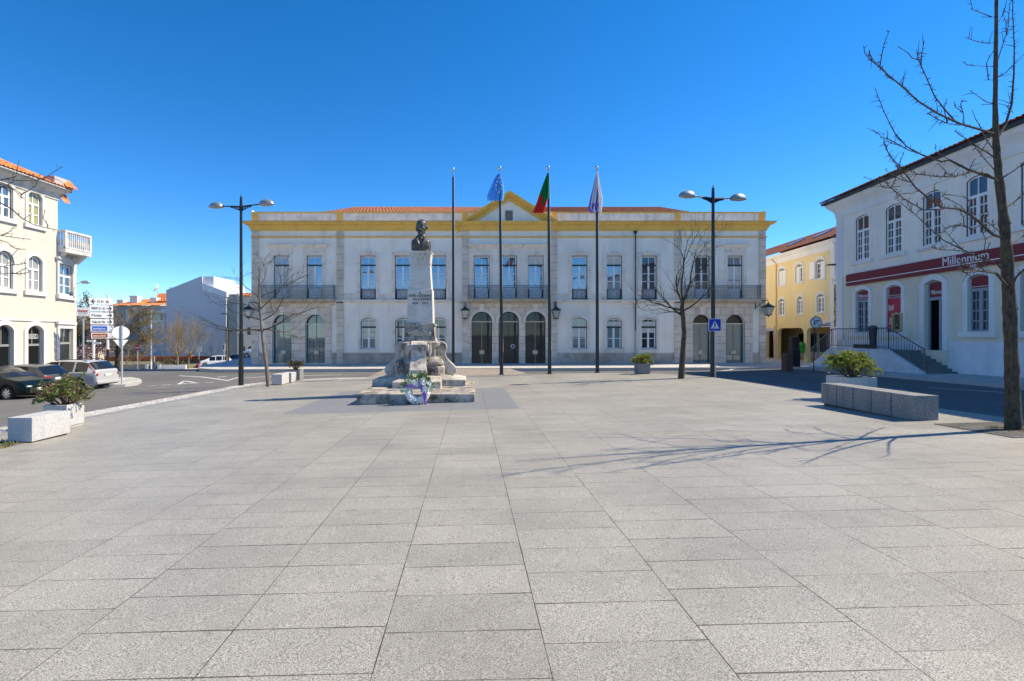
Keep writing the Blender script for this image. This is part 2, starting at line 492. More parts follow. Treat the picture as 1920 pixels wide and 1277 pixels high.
M_EARTH = mat('dry_grass_ground', (.16,.15,.08), .95, var=.35, vs=.6)
# ================= ground sheets =================
def coords(a, b, s): 
    n = max(1, int(round((b-a)/s))); return [a + (b-a)*i/n for i in range(n+1)]
def sheet(name, xs, ys, zf, m, z0=None):
    mb = MB()
    mb.grid([[(x, y, zf(x, y)) for x in xs] for y in ys])
    return struct(mb.build(name, m, smooth=60))
xs = [-1500,-600,-250,-120] + coords(-70, 70, 1.0) + [120,250,600,1500]
ys = [-400,-120,-50] + coords(-20, 90, 1.0) + [110,150,250,500,1200,2500]
sheet('road', xs, ys, lambda x, y: G(x, y) - .10 - (0 if abs(x) < 120 and y < 150 else .6 + .0015*max(0, max(abs(x)-120, y-150))), M_ASPH)
# the square: raised slab with a rounded far right corner
def poly_sheet(name, poly, zf, m, step=1.0, drop=0.0, mside=None):
    """closed polygon draped on a height function, with a skirt (kerb face)"""
    bm = bmesh.new()
    vs = [bm.verts.new((p[0], p[1], 0)) for p in poly]
    bm.faces.new(vs)
    x0, x1 = min(p[0] for p in poly), max(p[0] for p in poly); y0, y1 = min(p[1] for p in poly), max(p[1] for p in poly)
    for i in range(1, int((x1-x0)/step)+1):
        bmesh.ops.bisect_plane(bm, geom=bm.verts[:]+bm.edges[:]+bm.faces[:], plane_co=(x0+i*step,0,0), plane_no=(1,0,0))
    for i in range(1, int((y1-y0)/step)+1):
        bmesh.ops.bisect_plane(bm, geom=bm.verts[:]+bm.edges[:]+bm.faces[:], plane_co=(0,y0+i*step,0), plane_no=(0,1,0))
    if drop:
        be = [e for e in bm.edges if e.is_boundary]
        r = bmesh.ops.extrude_edge_only(bm, edges=be)
        low = set(v for v in r['geom'] if isinstance(v, bmesh.types.BMVert))
        sides = [f for f in r['geom'] if isinstance(f, bmesh.types.BMFace)]
        for f in sides: f.material_index = 1
        for f in bm.faces:
            if any(v in low for v in f.verts): f.material_index = 1
    else: low = set()
    for v in bm.verts: v.co.z = zf(v.co.x, v.co.y) - (drop if v in low else 0)
    bmesh.ops.recalc_face_normals(bm, faces=bm.faces)
    me = bpy.data.meshes.new(name); bm.to_mesh(me); bm.free()
    if sum(p.normal.z for p in me.polygons) < 0: me.flip_normals()
    me.materials.append(m); me.materials.append(mside or m)
    o = bpy.data.objects.new(name, me); col.objects.link(o)
    return struct(o)
def arcpts(cx, cy, r, a0, a1, n=10): return [(cx + r*math.cos(R(lerp(a0,a1,i/n))), cy + r*math.sin(R(lerp(a0,a1,i/n)))) for i in range(n+1)]
PL, PR, PF = -11.0, 11.1, 29.2
plaza_poly = [(PL,-30),(PR,-30),(PR,22.6)] + arcpts(PR-6.2, PF-6.2+.0, 6.2, 6, 90, 10) + [(PL+5, PF)] + arcpts(PL+3.0, PF-3.0, 3.0, 90, 175, 8)
poly_sheet('plaza', plaza_poly, G, M_PAVE, 1.0, .3, M_KERB)
# cobbled gutter strips on both edges of the square
def strip(name, pts, wd, zf, m, side=1):
    mb = MB(); rows = []
    for i, p in enumerate(pts):
        a = Vector(pts[max(0,i-1)]); b = Vector(pts[min(len(pts)-1,i+1)]); d = (b-a).normalized(); n = Vector((d.y, -d.x))*side
        q = Vector(p) + n*wd
        rows.append([(p[0],p[1],zf(p[0],p[1])), (q.x,q.y,zf(q.x,q.y))])
    mb.grid(rows); o = mb.build(name, m, smooth=60, merge=True)
    if sum(p.normal.z for p in o.data.polygons) < 0: o.data.flip_normals()
    return struct(o)
zs_ = lambda x, y: G(x, y) - .03
strip('cobble_strip', [(PL-.01,y) for y in coords(-12, PF-3, 1)] + [(a,b) for a,b in reversed(arcpts(PL+3.0, PF-3.0, 3.01, 90, 180, 8))] + [(x, PF+.01) for x in coords(PL+3, -6, 1)], 1.0, zs_, M_COB, -1)
strip('dark_edge_strip', [(PL+.42,y) for y in coords(-12, PF-3.2, 1)], .26, lambda x,y: G(x,y)+.004, mat_granite('dark_granite_edge', (.17,.17,.17), (.38,.375,.36), .7, 75), -1)
# pavement in front of the town hall
HB = lambda x, y: lerp(-.545 + .004*clamp(x,-20,26), -.44 + .003*clamp(x,-20,26), (y-35.8)/4.2)
hall_walk = [(-20.5,39),(-19.5,36.8),(-17.5,35.8),(24,35.8),(25.6,36.6),(26,38),(26,60),(-20.5,60)]
poly_sheet('town_hall_pavement', hall_walk, HB, M_CAL, 1.0, .5, M_KERB)
strip('granite_kerb', [(-17.5,35.81),(24,35.81)], .22, lambda x,y: HB(x,y)+.006, M_KERB, -1)
poly_sheet('raised_crossing', [(-6,29.3),(2.6,29.3),(3.4,32),(2.8,35.7),(-6,35.7)], lambda x,y: lerp(G(x,y), HB(x,35.8), (y-29.3)/6.4)-.02, M_SET, 1.0, .12)
# pavements left and right
BU = Vector((-.0906,-1)).normalized(); B0 = Vector((21.5,30.0))
def bank_xy(u, d): 
    n = Vector((-BU.y*-1*-1, 0)); N = Vector((BU.y, -BU.x)); p = B0 + BU*u + N*d; return (p.x, p.y)
bw_ = [bank_xy(-1.5,-1), bank_xy(-1.5,1.6)] + [bank_xy(-.6,2.5), bank_xy(0.5,2.7)] + [bank_xy(30,2.7), bank_xy(30,-1)]
poly_sheet('right_pavement', bw_, lambda x,y: G(x,y)+.03, M_CAL, 1.0, .3, M_KERB)
poly_sheet('side_street_pavement', [(17.2,30.3),(23.5,31.5),(26.5,33),(26.6,34.6),(22.5,34.2),(17.2,33.6)], lambda x,y: G(x,y)+.03, M_CAL, 1.0, .3, M_KERB)
poly_sheet('arcade_pavement', [(25.6,35.5),(27.5,35.5),(31,60),(26.05,60),(26.05,38)], lambda x,y: HB(x,40)-.01, M_CAL, 1.0, .3, M_KERB)
poly_sheet('left_pavement', [(-27,-10),(-23.0,-10),(-22.6,27),(-22.9,32),(-25,36),(-33,38),(-33,34)], lambda x,y: G(x,y)+.03, M_CAL, 1.0, .3, M_KERB)
isl = [ground_at(*p) for p in ((150,716),(215,709),(247,708.5),(262,711),(266,714),(258,719),(235,722),(195,724))]
poly_sheet('traffic_island', [(p.x,p.y) for p in isl], lambda x,y: G(x,y)+.04, M_COB, .7, .3, M_KERB)
poly_sheet('far_left_pavement', [(-62,56),(-36,56),(-30,58),(-27,62),(-26,70),(-26,95),(-62,95)], lambda x,y: G(x,y)+.0, M_CAL, 2.0, .3, M_KERB)
# painted markings
def stripe(pxs, wd=.12, name='road_marking'):
    mb = MB(); P = []
    for (a,b) in zip(pxs[:-1], pxs[1:]):
        for k in range(4): P.append(ground_at(lerp(a[0],b[0],k/4), lerp(a[1],b[1],k/4)))
    P.append(ground_at(*pxs[-1]))
    rows = []
    for i, p in enumerate(P):
        d = (P[min(i+1,len(P)-1)] - P[max(0,i-1)]); d.z = 0; d.normalize(); n = Vector((-d.y, d.x, 0))*wd/2
        rows.append([Vector((q.x,q.y,G(q.x,q.y)-.094)) for q in (p+n, p-n)])
    mb.grid(rows); o = mb.build(name, M_MARK, smooth=60)
    if sum(p.normal.z for p in o.data.polygons) < 0: o.data.flip_normals()
    return struct(o)
for a in ([(335,717),(346,711.5),(367,714.5),(335,717)], [(336,702),(377,704),(400,707),(430,711)],
          [(430,709.5),(455,703)], [(455,706),(500,703.5),(640,700)], [(408,704.5),(424,703)]):
    stripe(a, .16)
for x0 in (276,303,331,358,385): stripe([(x0,720.5-(x0-276)*.056),(x0+17,719.6-(x0-276)*.056)], .14)
stripe([(1560,716),(1700,727)], .1); stripe([(1740,722),(1880,730)], .1); stripe([(1320,690.5),(1345,689)], .3); stripe([(1355,692),(1376,690)], .3)
# ================= shared materials =================
M_WHITE = mat_plaster('white_plaster', (.93,.86,.74), (.60,.54,.45), .6)
M_FRIEZE = mat_plaster('parapet_plaster', (.90,.85,.76), (.40,.38,.34), .9, vs=.9, streak=(2.6,2.6,.25))
M_OCHRE = mat_plaster('ochre_paint', (.86,.54,.13), (.50,.30,.09), .6, vs=1.2)
M_LIME = mat_stone('limestone', (.86,.76,.63), (.42,.33,.25), .7, 1.1, (.5,.72), 35)
M_ASHLAR = mat_stone('ashlar', (.84,.71,.58), (.44,.33,.23), .6, .6, (.5,.75), 30, joints=(.95,.56))
M_DADO = mat_stone('dado_stone', (.60,.47,.36), (.27,.21,.16), .8, .8, (.4,.65), 25, light=(.74,.67,.60))
M_PIL = mat_stone('pilaster_stone', (.80,.69,.56), (.42,.33,.25), .6, 1.0, (.45,.7), 25, joints=(3.0,.62))
M_GREEN = mat('dark_green_paint', (.018,.034,.03), .4)
M_IRON = mat('painted_iron', (.10,.125,.145), .45)
M_BLACKIRON = mat('black_iron', (.016,.018,.02), .45)
M_WHITEFR = mat('white_window_paint', (.80,.80,.80), .45)
M_GLSKY = mat_glass('window_glass', (.055,.10,.15), .33, tint=(.85,.9,.95))
M_GLDARK = mat_glass('dark_window_glass', (.012,.016,.018), .1)
M_GLCURT = mat_glass('curtained_glass', (.34,.35,.33), .15)
M_GLGREEN = mat_glass('green_door_glass', (.13,.19,.18), .1)
M_GLBLACK = mat_glass('entrance_glass', (.008,.009,.007), .03, tint=(.55,.55,.55))
M_BRASS = mat('brass', (.52,.42,.26), .45, .5)
M_CREAMPLATE = mat('cream_plate', (.68,.58,.42), .6)
M_TILE = mat_tiles('roof_tiles', (.27,.085,.04), (.40,.155,.08), (.12,.055,.04))
M_TILEDARK = mat_tiles('weathered_roof_tiles', (.24,.075,.045), (.32,.12,.065), (.07,.04,.03))
M_DOORPANEL = mat('panelled_door', (.42,.46,.45), .6, var=.08)
M_CARVE = mat_stone('carved_stone', (.30,.27,.24), (.12,.11,.10), .8, 6, (.4,.6), 40)
# ================= generic facade pieces =================
def window(parent, fr, op, rec, frame=M_WHITEFR, glass=M_GLSKY, outer=None, fw=.07, transom=None, mull=True, bars=(), cols=0,
           sur=None, name='window', low=None, ow=.045, tdark=True):
    """op = (u0,u1,z0,zs,zt). frame bars with the glass behind them as a sub-part, stone surround as another"""
    u0,u1,z0,zs,zt = op
    mb = MB(); d = -rec
    if outer:
        mb.cur = 1
        ringprism(mb, fr, arch(*op), arch(u0+ow,u1-ow,z0+ow*.6,zs,zt-ow if zt>zs else zs-ow) if zt>zs else arch(u0+ow,u1-ow,z0+ow*.6,zs-ow,zs-ow), d-.02, d+.05)
        u0 += ow; u1 -= ow; z0 += ow*.6
        if zt > zs: zt -= ow
        else: zs -= ow; zt = zs
        mb.cur = 0
    inner = (u0+fw,u1-fw,z0+fw,zs if zt>zs else zs-fw, zt-fw if zt>zs else zs-fw)
    if low: # solid lower panel
        mb.fbox(fr, u0, u1, z0, low, d-.03, d+.03)
        mb.fbox(fr, u0+.12, (u0+u1)/2-.06, z0+.1, low-.08, d+.03, d+.045)
        mb.fbox(fr, (u0+u1)/2+.06, u1-.12, z0+.1, low-.08, d+.03, d+.045)
    ringprism(mb, fr, arch(u0,u1,z0,zs,zt), arch(*inner), d-.02, d+.03)
    um = (u0+u1)/2
    ztop = transom if transom else zt-.02
    if mull: mb.fbox(fr, um-.075, um+.075, z0+.02, ztop, d-.015, d+.034)
    if transom:
        mb.fbox(fr, u0+.01, u1-.01, transom-.06, transom+.06, d-.012, d+.04, 1 if outer and tdark else 0)
        mb.fbox(fr, um-.02, um+.02, transom+.05, zt-.01, d-.012, d+.02)
    for z in bars: mb.fbox(fr, u0+.02, u1-.02, z-.025, z+.025, d-.01, d+.018)
    if cols:
        for half in (0,1):
            a, b_ = (u0+fw, um-.075) if half == 0 else (um+.075, u1-fw)
            for k in range(1, cols):
                uu = lerp(a, b_, k/cols); mb.fbox(fr, uu-.014, uu+.014, z0+.03, ztop, d-.01, d+.018)
    w_ = mb.build(name, [frame, outer or frame], parent)
    g = MB(); g.tess([arch(u0+.005,u1-.005,z0+.005,zs-(0 if zt>zs else .005),zt-.005)], lambda u, z: fr.P(u, z, d-.016)); g.build('pane', glass, w_)
    if sur:
        side, top, pr, mt, bot = sur
        o_ = op; s = MB()
        A = arch(o_[0]-side, o_[1]+side, o_[2]-bot, o_[3]+(0 if o_[4]>o_[3] else top), o_[4]+top); B = arch(*o_)
        ringprism(s, fr, A, B, -.01, pr)
        s.build('window_surround', mt, w_)
    return w_
def railing(parent, fr, u0, u1, z0, z1, d, m=M_IRON, name='railing', step=.115, rings=True, ends=True):
    mb = MB(); h = z1 - z0
    mb.fbox(fr, u0, u1, z1-.035, z1, d-.025, d+.025)
    mb.fbox(fr, u0, u1, z0+.03, z0+.055, d-.012, d+.012)
    mb.fbox(fr, u0, u1, z0+h*.80, z0+h*.80+.02, d-.01, d+.01)
    mb.fbox(fr, u0, u1, z0+h*.22, z0+h*.22+.02, d-.01, d+.01)
    n = max(2, int((u1-u0)/step))
    for i in range(n+1):
        u = lerp(u0+.008, u1-.008, i/n); mb.fbox(fr, u-.008, u+.008, z0, z1-.02, d-.008, d+.008)
    if rings:
        n2 = max(1, int((u1-u0)/(step*2)))
        for i in range(n2):
            u = lerp(u0, u1, (i+.5)/n2)
            for zc, rz in ((z0+h*.51, h*.24), (z0+h*.9, h*.07)):
                mb.tube([fr.P(u+math.cos(t)*step*.62, zc+math.sin(t)*rz, d) for t in [2*math.pi*k/8 for k in range(9)]], .009, 4, cap=False)
    if ends:
        for u in (u0, u1): mb.fbox(fr, u-.025, u+.025, z0, z1+.06, d-.025, d+.025)
    return mb.build(name, m, parent)
def tiles(mb, A, B, C, D, pitch=.26, amp=.06, rows=None):
    """corrugated clay tile roof on quad A(left eave) B(right eave) C(right top) D(left top)"""
    A, B, C, D = map(Vector, (A, B, C, D))
    n = (B-A).cross(D-A).normalized(); L = (B-A).length; H = (D-A).length
    nu = max(2, int(L/pitch))*4; nv = rows or max(2, int(H/.42))
    out = []
    for j in range(nv):
        for e in (0, 1):
            t = (j + (0 if e == 0 else .999))/nv; r = []
            for i in range(nu+1):
                s = i/nu
                p = A.lerp(B, s).lerp(D.lerp(C, s), t)
                r.append(p + n*(amp*abs(math.sin(math.pi*i/4)) + (.035 if e == 0 else 0)))
            out.append(r)
    mb.grid(out)
# ================= the town hall =================
YH = 40.0
hx = lambda px: (px-CX)/24.0
hz = lambda py: EYE-(py-HY)/24.0
fh = Fr((0,YH), (1,0))
hall = thing('town_hall', 'long white two storey hall with ochre cornice, stone trim and central pediment', 'town hall', (0,YH,-.45))
UL, UR = hx(472.5), hx(1434.7)
ZB = hz(683); ZP = hz(418)
up_w = []   # (centre px, width px, kind)
for c, k in ((528,'bal'),(589.5,'bal'),(690,'s'),(755.2,'s'),(821.8,'s'),(903.2,'c'),(954.8,'c'),(1004.6,'c'),(1087,'s'),(1152,'s'),(1217.4,'s'),(1317,'bal'),(1378.4,'bal')): up_w.append((c, 29.6, k))
lo_w = [690.8, 755.5, 822, 1086.5, 1151.5, 1216.7]
doors = [(529,36.5,'e'),(591.2,37,'e'),(903.5,38.8,'c'),(953.9,38.4,'c'),(1004,38.2,'c'),(1315.9,34.6,'f'),(1378.5,35.4,'f')]
holes = []; ops_up = []; ops_lo = []; ops_d = []
for c, w_, k in up_w:
    o = (hx(c-w_/2), hx(c+w_/2), hz(561.3), hz(479), hz(479)); ops_up.append((o, k, c)); holes.append(arch(*o))
for c in lo_w:
    o = (hx(c-14.6), hx(c+14.6), hz(654.8), hz(602), hz(595.8)); ops_lo.append((o, c)); holes.append(arch(*o))
for c, w_, k in doors:
    zt = hz(589.6) if k != 'c' else hz(584.2)
    o = (hx(c-w_/2), hx(c+w_/2), ZB+.06, zt-(hx(c+w_/2)-hx(c-w_/2))/2*.98, zt); ops_d.append((o, k, c)); holes.append(arch(*o, n=18))
mb = MB()
wall(mb, fh, [(UL,ZB-2.5),(UR,ZB-2.5),(UR,ZP+.1),(UL,ZP+.1)], holes, 0, .38)
mb.box(UL, UL+.01, YH+.001, YH+16, ZB-3, ZP+1.0); mb.box(UR-.01, UR, YH+.001, YH+16, ZB-2.5, ZP+1.0)
mb.box(UL, UR, YH+16, YH+16.2, ZB-3, ZP+1.0)
mb.build('wall', M_WHITE, hall)
# dark room behind so nothing shows through; parapet, cornice, bands
mb = MB(); za, zb_ = hz(418), hz(397.5)
mb.fbox(fh, UL, hx(902), za, hz(400), -.35, .02); mb.fbox(fh, hx(1006), UR, za, hz(400), -.35, .02)
mb.build('parapet', M_FRIEZE, hall)
mb = MB()
mb.fbox(fh, UL-.04, hx(897), hz(400), hz(397.4), -.39, .07); mb.fbox(fh, hx(1012), UR+.04, hz(400), hz(397.4), -.39, .07)
for a, b_ in ((472,484),(631.7,643.3),(866,877),(1033,1043.5),(1264.4,1276),(1421.5,1434.9)):
    mb.fbox(fh, hx(a), hx(b_), za, hz(399.4), -.36, .06)
mb.build('parapet_trim', M_OCHRE, hall)
def cornice(mb, fr, u0, u1, prof, ret=True):
    """profile list (z, d) extruded along u with mitred returns at both ends"""
    for (z0, d0), (z1, d1) in zip(prof[:-1], prof[1:]):
        mb.face([fr.P(u0-d0,z0,d0), fr.P(u1+d0,z0,d0), fr.P(u1+d1,z1,d1), fr.P(u0-d1,z1,d1)])
        if ret:
            mb.face([fr.P(u0-d1,z1,d1), fr.P(u0-d1,z1,-2), fr.P(u0-d0,z0,-2), fr.P(u0-d0,z0,d0)])
            mb.face([fr.P(u1+d0,z0,d0), fr.P(u1+d0,z0,-2), fr.P(u1+d1,z1,-2), fr.P(u1+d1,z1,d1)])
mb = MB()
cornice(mb, fh, UL, UR, [(hz(433),0.0),(hz(433),.10),(hz(429.5),.12),(hz(427),.2),(hz(424),.24),(hz(422.5),.42),(hz(419.2),.56),(hz(418),.6),(hz(417.3),.6),(hz(416.6),-.2)])
mb.build('cornice', M_OCHRE, hall)
mb = MB(); mb.fbox(fh, UL-.6, hx(858), hz(417.9), hz(417.2), -.1, .615); mb.fbox(fh, hx(1050), UR+.6, hz(417.9), hz(417.2), -.1, .615)
mb.build('cornice_flashing', mat('weathered_lead', (.13,.10,.06), .8, var=.3, vs=5), hall)
mb = MB()
cornice(mb, fh, UL, UR, [(hz(446),0.0),(hz(445.6),.07),(hz(444.4),.12),(hz(443.4),.12),(hz(443),0)])
mb.build('string_course', M_OCHRE, hall)
# pilasters
for a, b_ in ((472.4,485),(631.7,644),(866,878),(1032,1044),(1264.3,1277.6),(1423,1434.8)):
    mb = MB()
    mb.fbox(fh, hx(a), hx(b_), ZB-.6, hz(446), 0, .10)
    mb.fbox(fh, hx(a)-.03, hx(b_)+.03, hz(661.5), hz(661.5)+.1, 0, .13)
    mb.fbox(fh, hx(a)-.02, hx(b_)+.02, hz(550), hz(550)+.08, 0, .12)
    mb.fbox(fh, hx(a), hx(b_), hz(443), hz(433.2), 0, .08)
    mb.build('pilaster', M_PIL, hall)
# belt course under the first floor, stone base band, dado
mb = MB(); 
mb.fbox(fh, hx(485), hx(867), hz(568), hz(566), 0, .10); mb.fbox(fh, hx(485), hx(867), hz(566), hz(562.2), 0, .2)
mb.fbox(fh, hx(1043), hx(1424), hz(568), hz(566), 0, .10); mb.fbox(fh, hx(1043), hx(1424), hz(566), hz(562.2), 0, .2)
ed = [c_+q for c_,w_,k_ in up_w if k_ == 's' for q in (-20.95, 20.95)]
for a, b_ in ((644,ed[0]),(ed[1],ed[2]),(ed[3],ed[4]),(ed[5],867),(1043,ed[6]),(ed[7],ed[8]),(ed[9],ed[10]),(ed[11],1264.5)):
    mb.fbox(fh, hx(a), hx(b_), hz(562.2), hz(550.3), 0, .05)
mb.build('belt_course', M_LIME, hall)
mb = MB()
segs = [(644,867),(1043,1264.5)]
for a, b_ in segs:
    mb = MB(); mb.fbox(fh, hx(a), hx(b_), ZB-.8, hz(661.6), 0, .07); mb.build('dado', M_DADO, hall)
# rusticated stone fields round the arched doors (left, middle, right)
def stone_field(a, b_, ztop, ds, pr=.06):
    mb = MB()
    hl = [arch(*o, n=18) for o, k, c in ops_d if a < c < b_]
    u0, u1 = hx(a), hx(b_)
    # openings reach the ground: notch the outline instead of a hole
    pts = [(u0, ZB-.6)]
    for h in sorted(hl, key=lambda q: q[0][0]):
        pts += [(h[0][0], ZB-.6), (h[-1][0], h[-1][1])] + list(reversed(h[3:-1])) + [(h[2][0], h[2][1]), (h[1][0], ZB-.6)]
    pts += [(u1, ZB-.6), (u1, ztop), (u0, ztop)]
    mb.tess([pts], lambda u, z: fh.P(u, z, pr))
    for i in range(len(pts)):
        j = (i+1) % len(pts)
        mb.face([fh.P(*pts[i], pr), fh.P(*pts[j], pr), fh.P(*pts[j], -.05), fh.P(*pts[i], -.05)])
    return mb.build('rusticated_field', M_ASHLAR, hall)
stone_field(498, 622, hz(568), None); stone_field(878, 1032, hz(566.5), None); stone_field(1285, 1411, hz(568), None)
mb = MB()
for a, b_ in ((485,498),(622,632),(1277.6,1285),(1411,1423)):
    mb = MB(); mb.fbox(fh, hx(a), hx(b_), ZB-.6, hz(661.6), 0, .07); mb.build('dado', M_DADO, hall)
# archivolts + keystones over the arched doors
for o, k, c in ops_d:
    u0,u1,z0,zs,zt = o; n = 18; um = (u0+u1)/2; a = (u1-u0)/2
    mb = MB(); t_ = .2 if k == 'c' else .05; pr = .12 if k == 'c' else .075
    if k == 'c':
        A = [(um+(a+t_)*math.cos(math.pi*i/n), zs+(zt-zs)/a*(a+t_)*math.sin(math.pi*i/n)) for i in range(n+1)]
        B = [(um+a*math.cos(math.pi*i/n), zs+(zt-zs)*math.sin(math.pi*i/n)) for i in range(n+1)]
        for i in range(n):
            mb.face([fh.P(*A[i],pr),fh.P(*A[i+1],pr),fh.P(*B[i+1],pr),fh.P(*B[i],pr)])
            mb.face([fh.P(*A[i+1],pr),fh.P(*A[i],pr),fh.P(*A[i],.05),fh.P(*A[i+1],.05)])
            mb.face([fh.P(*B[i],pr),fh.P(*B[i+1],pr),fh.P(*B[i+1],-.1),fh.P(*B[i],-.1)])
        mb.fbox(fh, u0-.22, u0-.004, zs-.1, zs, .05, .15); mb.fbox(fh, u1+.004, u1+.22, zs-.1, zs, .05, .15)
    mb.hexa([fh.P(um-.13,zt-.02,pr+.06),fh.P(um+.13,zt-.02,pr+.06),fh.P(um+.13,zt-.02,.03),fh.P(um-.13,zt-.02,.03),
             fh.P(um-.22,zt+.62,pr+.06),fh.P(um+.22,zt+.62,pr+.06),fh.P(um+.22,zt+.62,.03),fh.P(um-.22,zt+.62,.03)])
    mb.build('archivolt', M_LIME, hall)
# windows upstairs
gl_up = {528:M_GLCURT, 589.5:M_GLSKY}
for o, k, c in ops_up:
    g = gl_up.get(c, M_GLDARK if c in (1217.4,1317) else (M_GLCURT if c == 528 else M_GLSKY))
    w_ = window(hall, fh, o, .22, glass=g, outer=M_GREEN, transom=hz(497), bars=(hz(512.8), hz(527.6)), low=hz(541.4), fw=.085,
                sur=(.25, .24, .05, M_LIME, 0))
    if k == 's':
        railing(w_, fh, o[0]+.04, o[1]-.04, o[2]+.02, hz(541.5), -.08, name='guard_rail', ends=False, step=.1)
        mb = MB(); um = (o[0]+o[1])/2; zt = o[4]+.08
        mb.hexa([fh.P(um-.1,zt,.14),fh.P(um+.1,zt,.14),fh.P(um+.1,zt,0),fh.P(um-.1,zt,0),fh.P(um-.17,zt+.26,.16),fh.P(um+.17,zt+.26,.16),fh.P(um+.17,zt+.26,0),fh.P(um-.17,zt+.26,0)])
        for s in (-1,1): mb.ell(fh.P(um+s*.26, zt+.12, .07), (.1,.05,.06), nu=8, nv=6)
        mb.build('keystone', M_LIME, w_)
    else:
        mb = MB(); u0, u1 = o[0]-.22, o[1]+.22; zb2 = hz(472.5)
        mb.fbox(fh, u0, u1, zb2, hz(465.5), 0, .06)
        cornice(mb, fh, u0+.0, u1-.0, [(hz(466),.06),(hz(465),.12),(hz(463.5),.14),(hz(461),.22),(hz(459.6),.26),(hz(458.6),.26),(hz(457.2),.02)])
        mb.build('window_hood', M_LIME, w_)
M_CURT = mat('net_curtain', (.62,.61,.55), .9, var=.12, vs=5)
def curtain(w_, fr, u0, u1, z0, z1, d, name='curtain'):
    mb = MB(); n = 14
    mb.grid([[fr.P(lerp(u0,u1,i/n), z, d-.004*(i%2)) for i in range(n+1)] for z in (z0, z1)]); mb.build(name, M_CURT, w_)
for o, k, c in ops_up:
    ww = [q for q in hall.children if q.name.split('.')[0] == 'window'][[x[2] for x in ops_up].index(c)]
    u0_, u1_, um_ = o[0]+.14, o[1]-.14, (o[0]+o[1])/2
    if c == 528: curtain(ww, fh, u0_, u0_+.32, hz(541), hz(499), -.232); curtain(ww, fh, u1_-.34, u1_, hz(541), hz(499), -.232)
    if c == 589.5: curtain(ww, fh, u0_, um_-.08, hz(541), hz(499), -.232)
    if c in (1004.6, 1152): curtain(ww, fh, u0_, u1_, hz(496), hz(481), -.232, 'blind')
    if c == 1378.4: curtain(ww, fh, u0_, u1_, hz(524), hz(499), -.232, 'blind')
# windows downstairs
for o, c in ops_lo:
    g = M_GLDARK if c in (755.5, 822, 1216.7) else M_GLGREEN
    w_ = window(hall, fh, o, .2, glass=g, outer=M_GREEN, transom=hz(613.5), bars=(hz(634.5),), fw=.085, sur=(.2,.2,.05,M_LIME,.02))
    if c in (690.8, 1151.5, 1216.7): curtain(w_, fh, o[0]+.13, o[1]-.13, hz(612), hz(603), -.212, 'blind')
    if c in (1086.5, 1216.7): curtain(w_, fh, o[0]+.13, o[1]-.13, hz(624 if c > 1200 else 632), hz(615), -.212, 'blind')
    mb = MB(); mb.fbox(fh, o[0]-.2, o[1]+.2, hz(661.7), o[2]-.02, 0, .055); mb.fbox(fh, o[0]-.04, o[1]+.04, o[2]-.07, o[2]+.012, -.2, .09)
    mb.build('sill', M_LIME, w_)
# doors
for o, k, c in ops_d:
    u0,u1,z0,zs,zt = o; um = (u0+u1)/2; d = -.3
    mb = MB()
    A = arch(*o, n=18); B = arch(u0+.05,u1-.05,z0+.03,zs,zt-.05, n=18)
    ringprism(mb, fh, A, B, d-.03, d+.04)
    mb.fbox(fh, u0+.02, u1-.02, zs-.04, zs+.04, d-.02, d+.05, 1 if k != 'c' else 1)
    if k != 'f': mb.fbox(fh, um-.018, um+.018, zs, zt-.02, d-.02, d+.02)
    mb.fbox(fh, um-.014, um+.014, z0+.02, zs, d-.02, d+.045, 2 if not (c == 953.9) else 0)
    if k == 'c' or c == 591.2:
        for q in range(1, 7): 
            z = lerp(z0, zs, q/7*.62); mb.fbox(fh, u0+.05, u1-.05, z-.008, z+.008, d-.01, d+.01)
        for q in range(1, 6):
            u = lerp(u0, u1, q/6); mb.fbox(fh, u-.007, u+.007, z0+.03, lerp(z0,zs,.62), d-.01, d+.012)
    dr = mb.build('door', [M_BLACKIRON, M_LIME if k != 'c' else M_CREAMPLATE, M_BRASS], hall)
    g = MB(); g.tess([arch(u0+.01,u1-.01,z0+.01,zs,zs)], lambda u, z: fh.P(u, z, d-.025)); g.build('door_glass', M_GLBLACK if k == 'c' else M_GLGREEN, dr)
    g = MB(); g.tess([arch(u0+.01,u1-.01,zs,zs+.001,zt-.01, n=18)], lambda u, z: fh.P(u, z, d-.024)); g.build('fanlight', M_GLBLACK if k != 'e' else M_GLDARK, dr)
    if c != 953.9:
        g = MB(); g.fbox(fh, um-.19, um+.19, z0+.72, z0+1.02, d+.045, d+.065); g.fbox(fh, um-.13, um+.13, z0, z0+.03, d+.05, d+.2); g.build('notice_plate', M_CREAMPLATE, dr, bevel=.008)
    if k == 'f':
        g = MB()
        for s in (-1,1): 
            g.fbox(fh, um+s*.34-.26, um+s*.34+.26, z0+.7, zs-.35, d-.02, d-.008)
            g.fbox(fh, um+s*.34-.2, um+s*.34+.2, z0+.8, zs-.5, d-.008, d-.002)
        g.build('door_panel', M_GLGREEN, dr)
mb = MB(); c_ = fh.P(hx(962.3), hz(649.5), -.25)
mb.tube([c_ + Vector((math.cos(t)*.14, 0, math.sin(t)*.14)) for t in [2*math.pi*i/16 for i in range(17)]], .03, 5, cap=False)
mb.build('door_emblem', M_WHITEFR, hall)
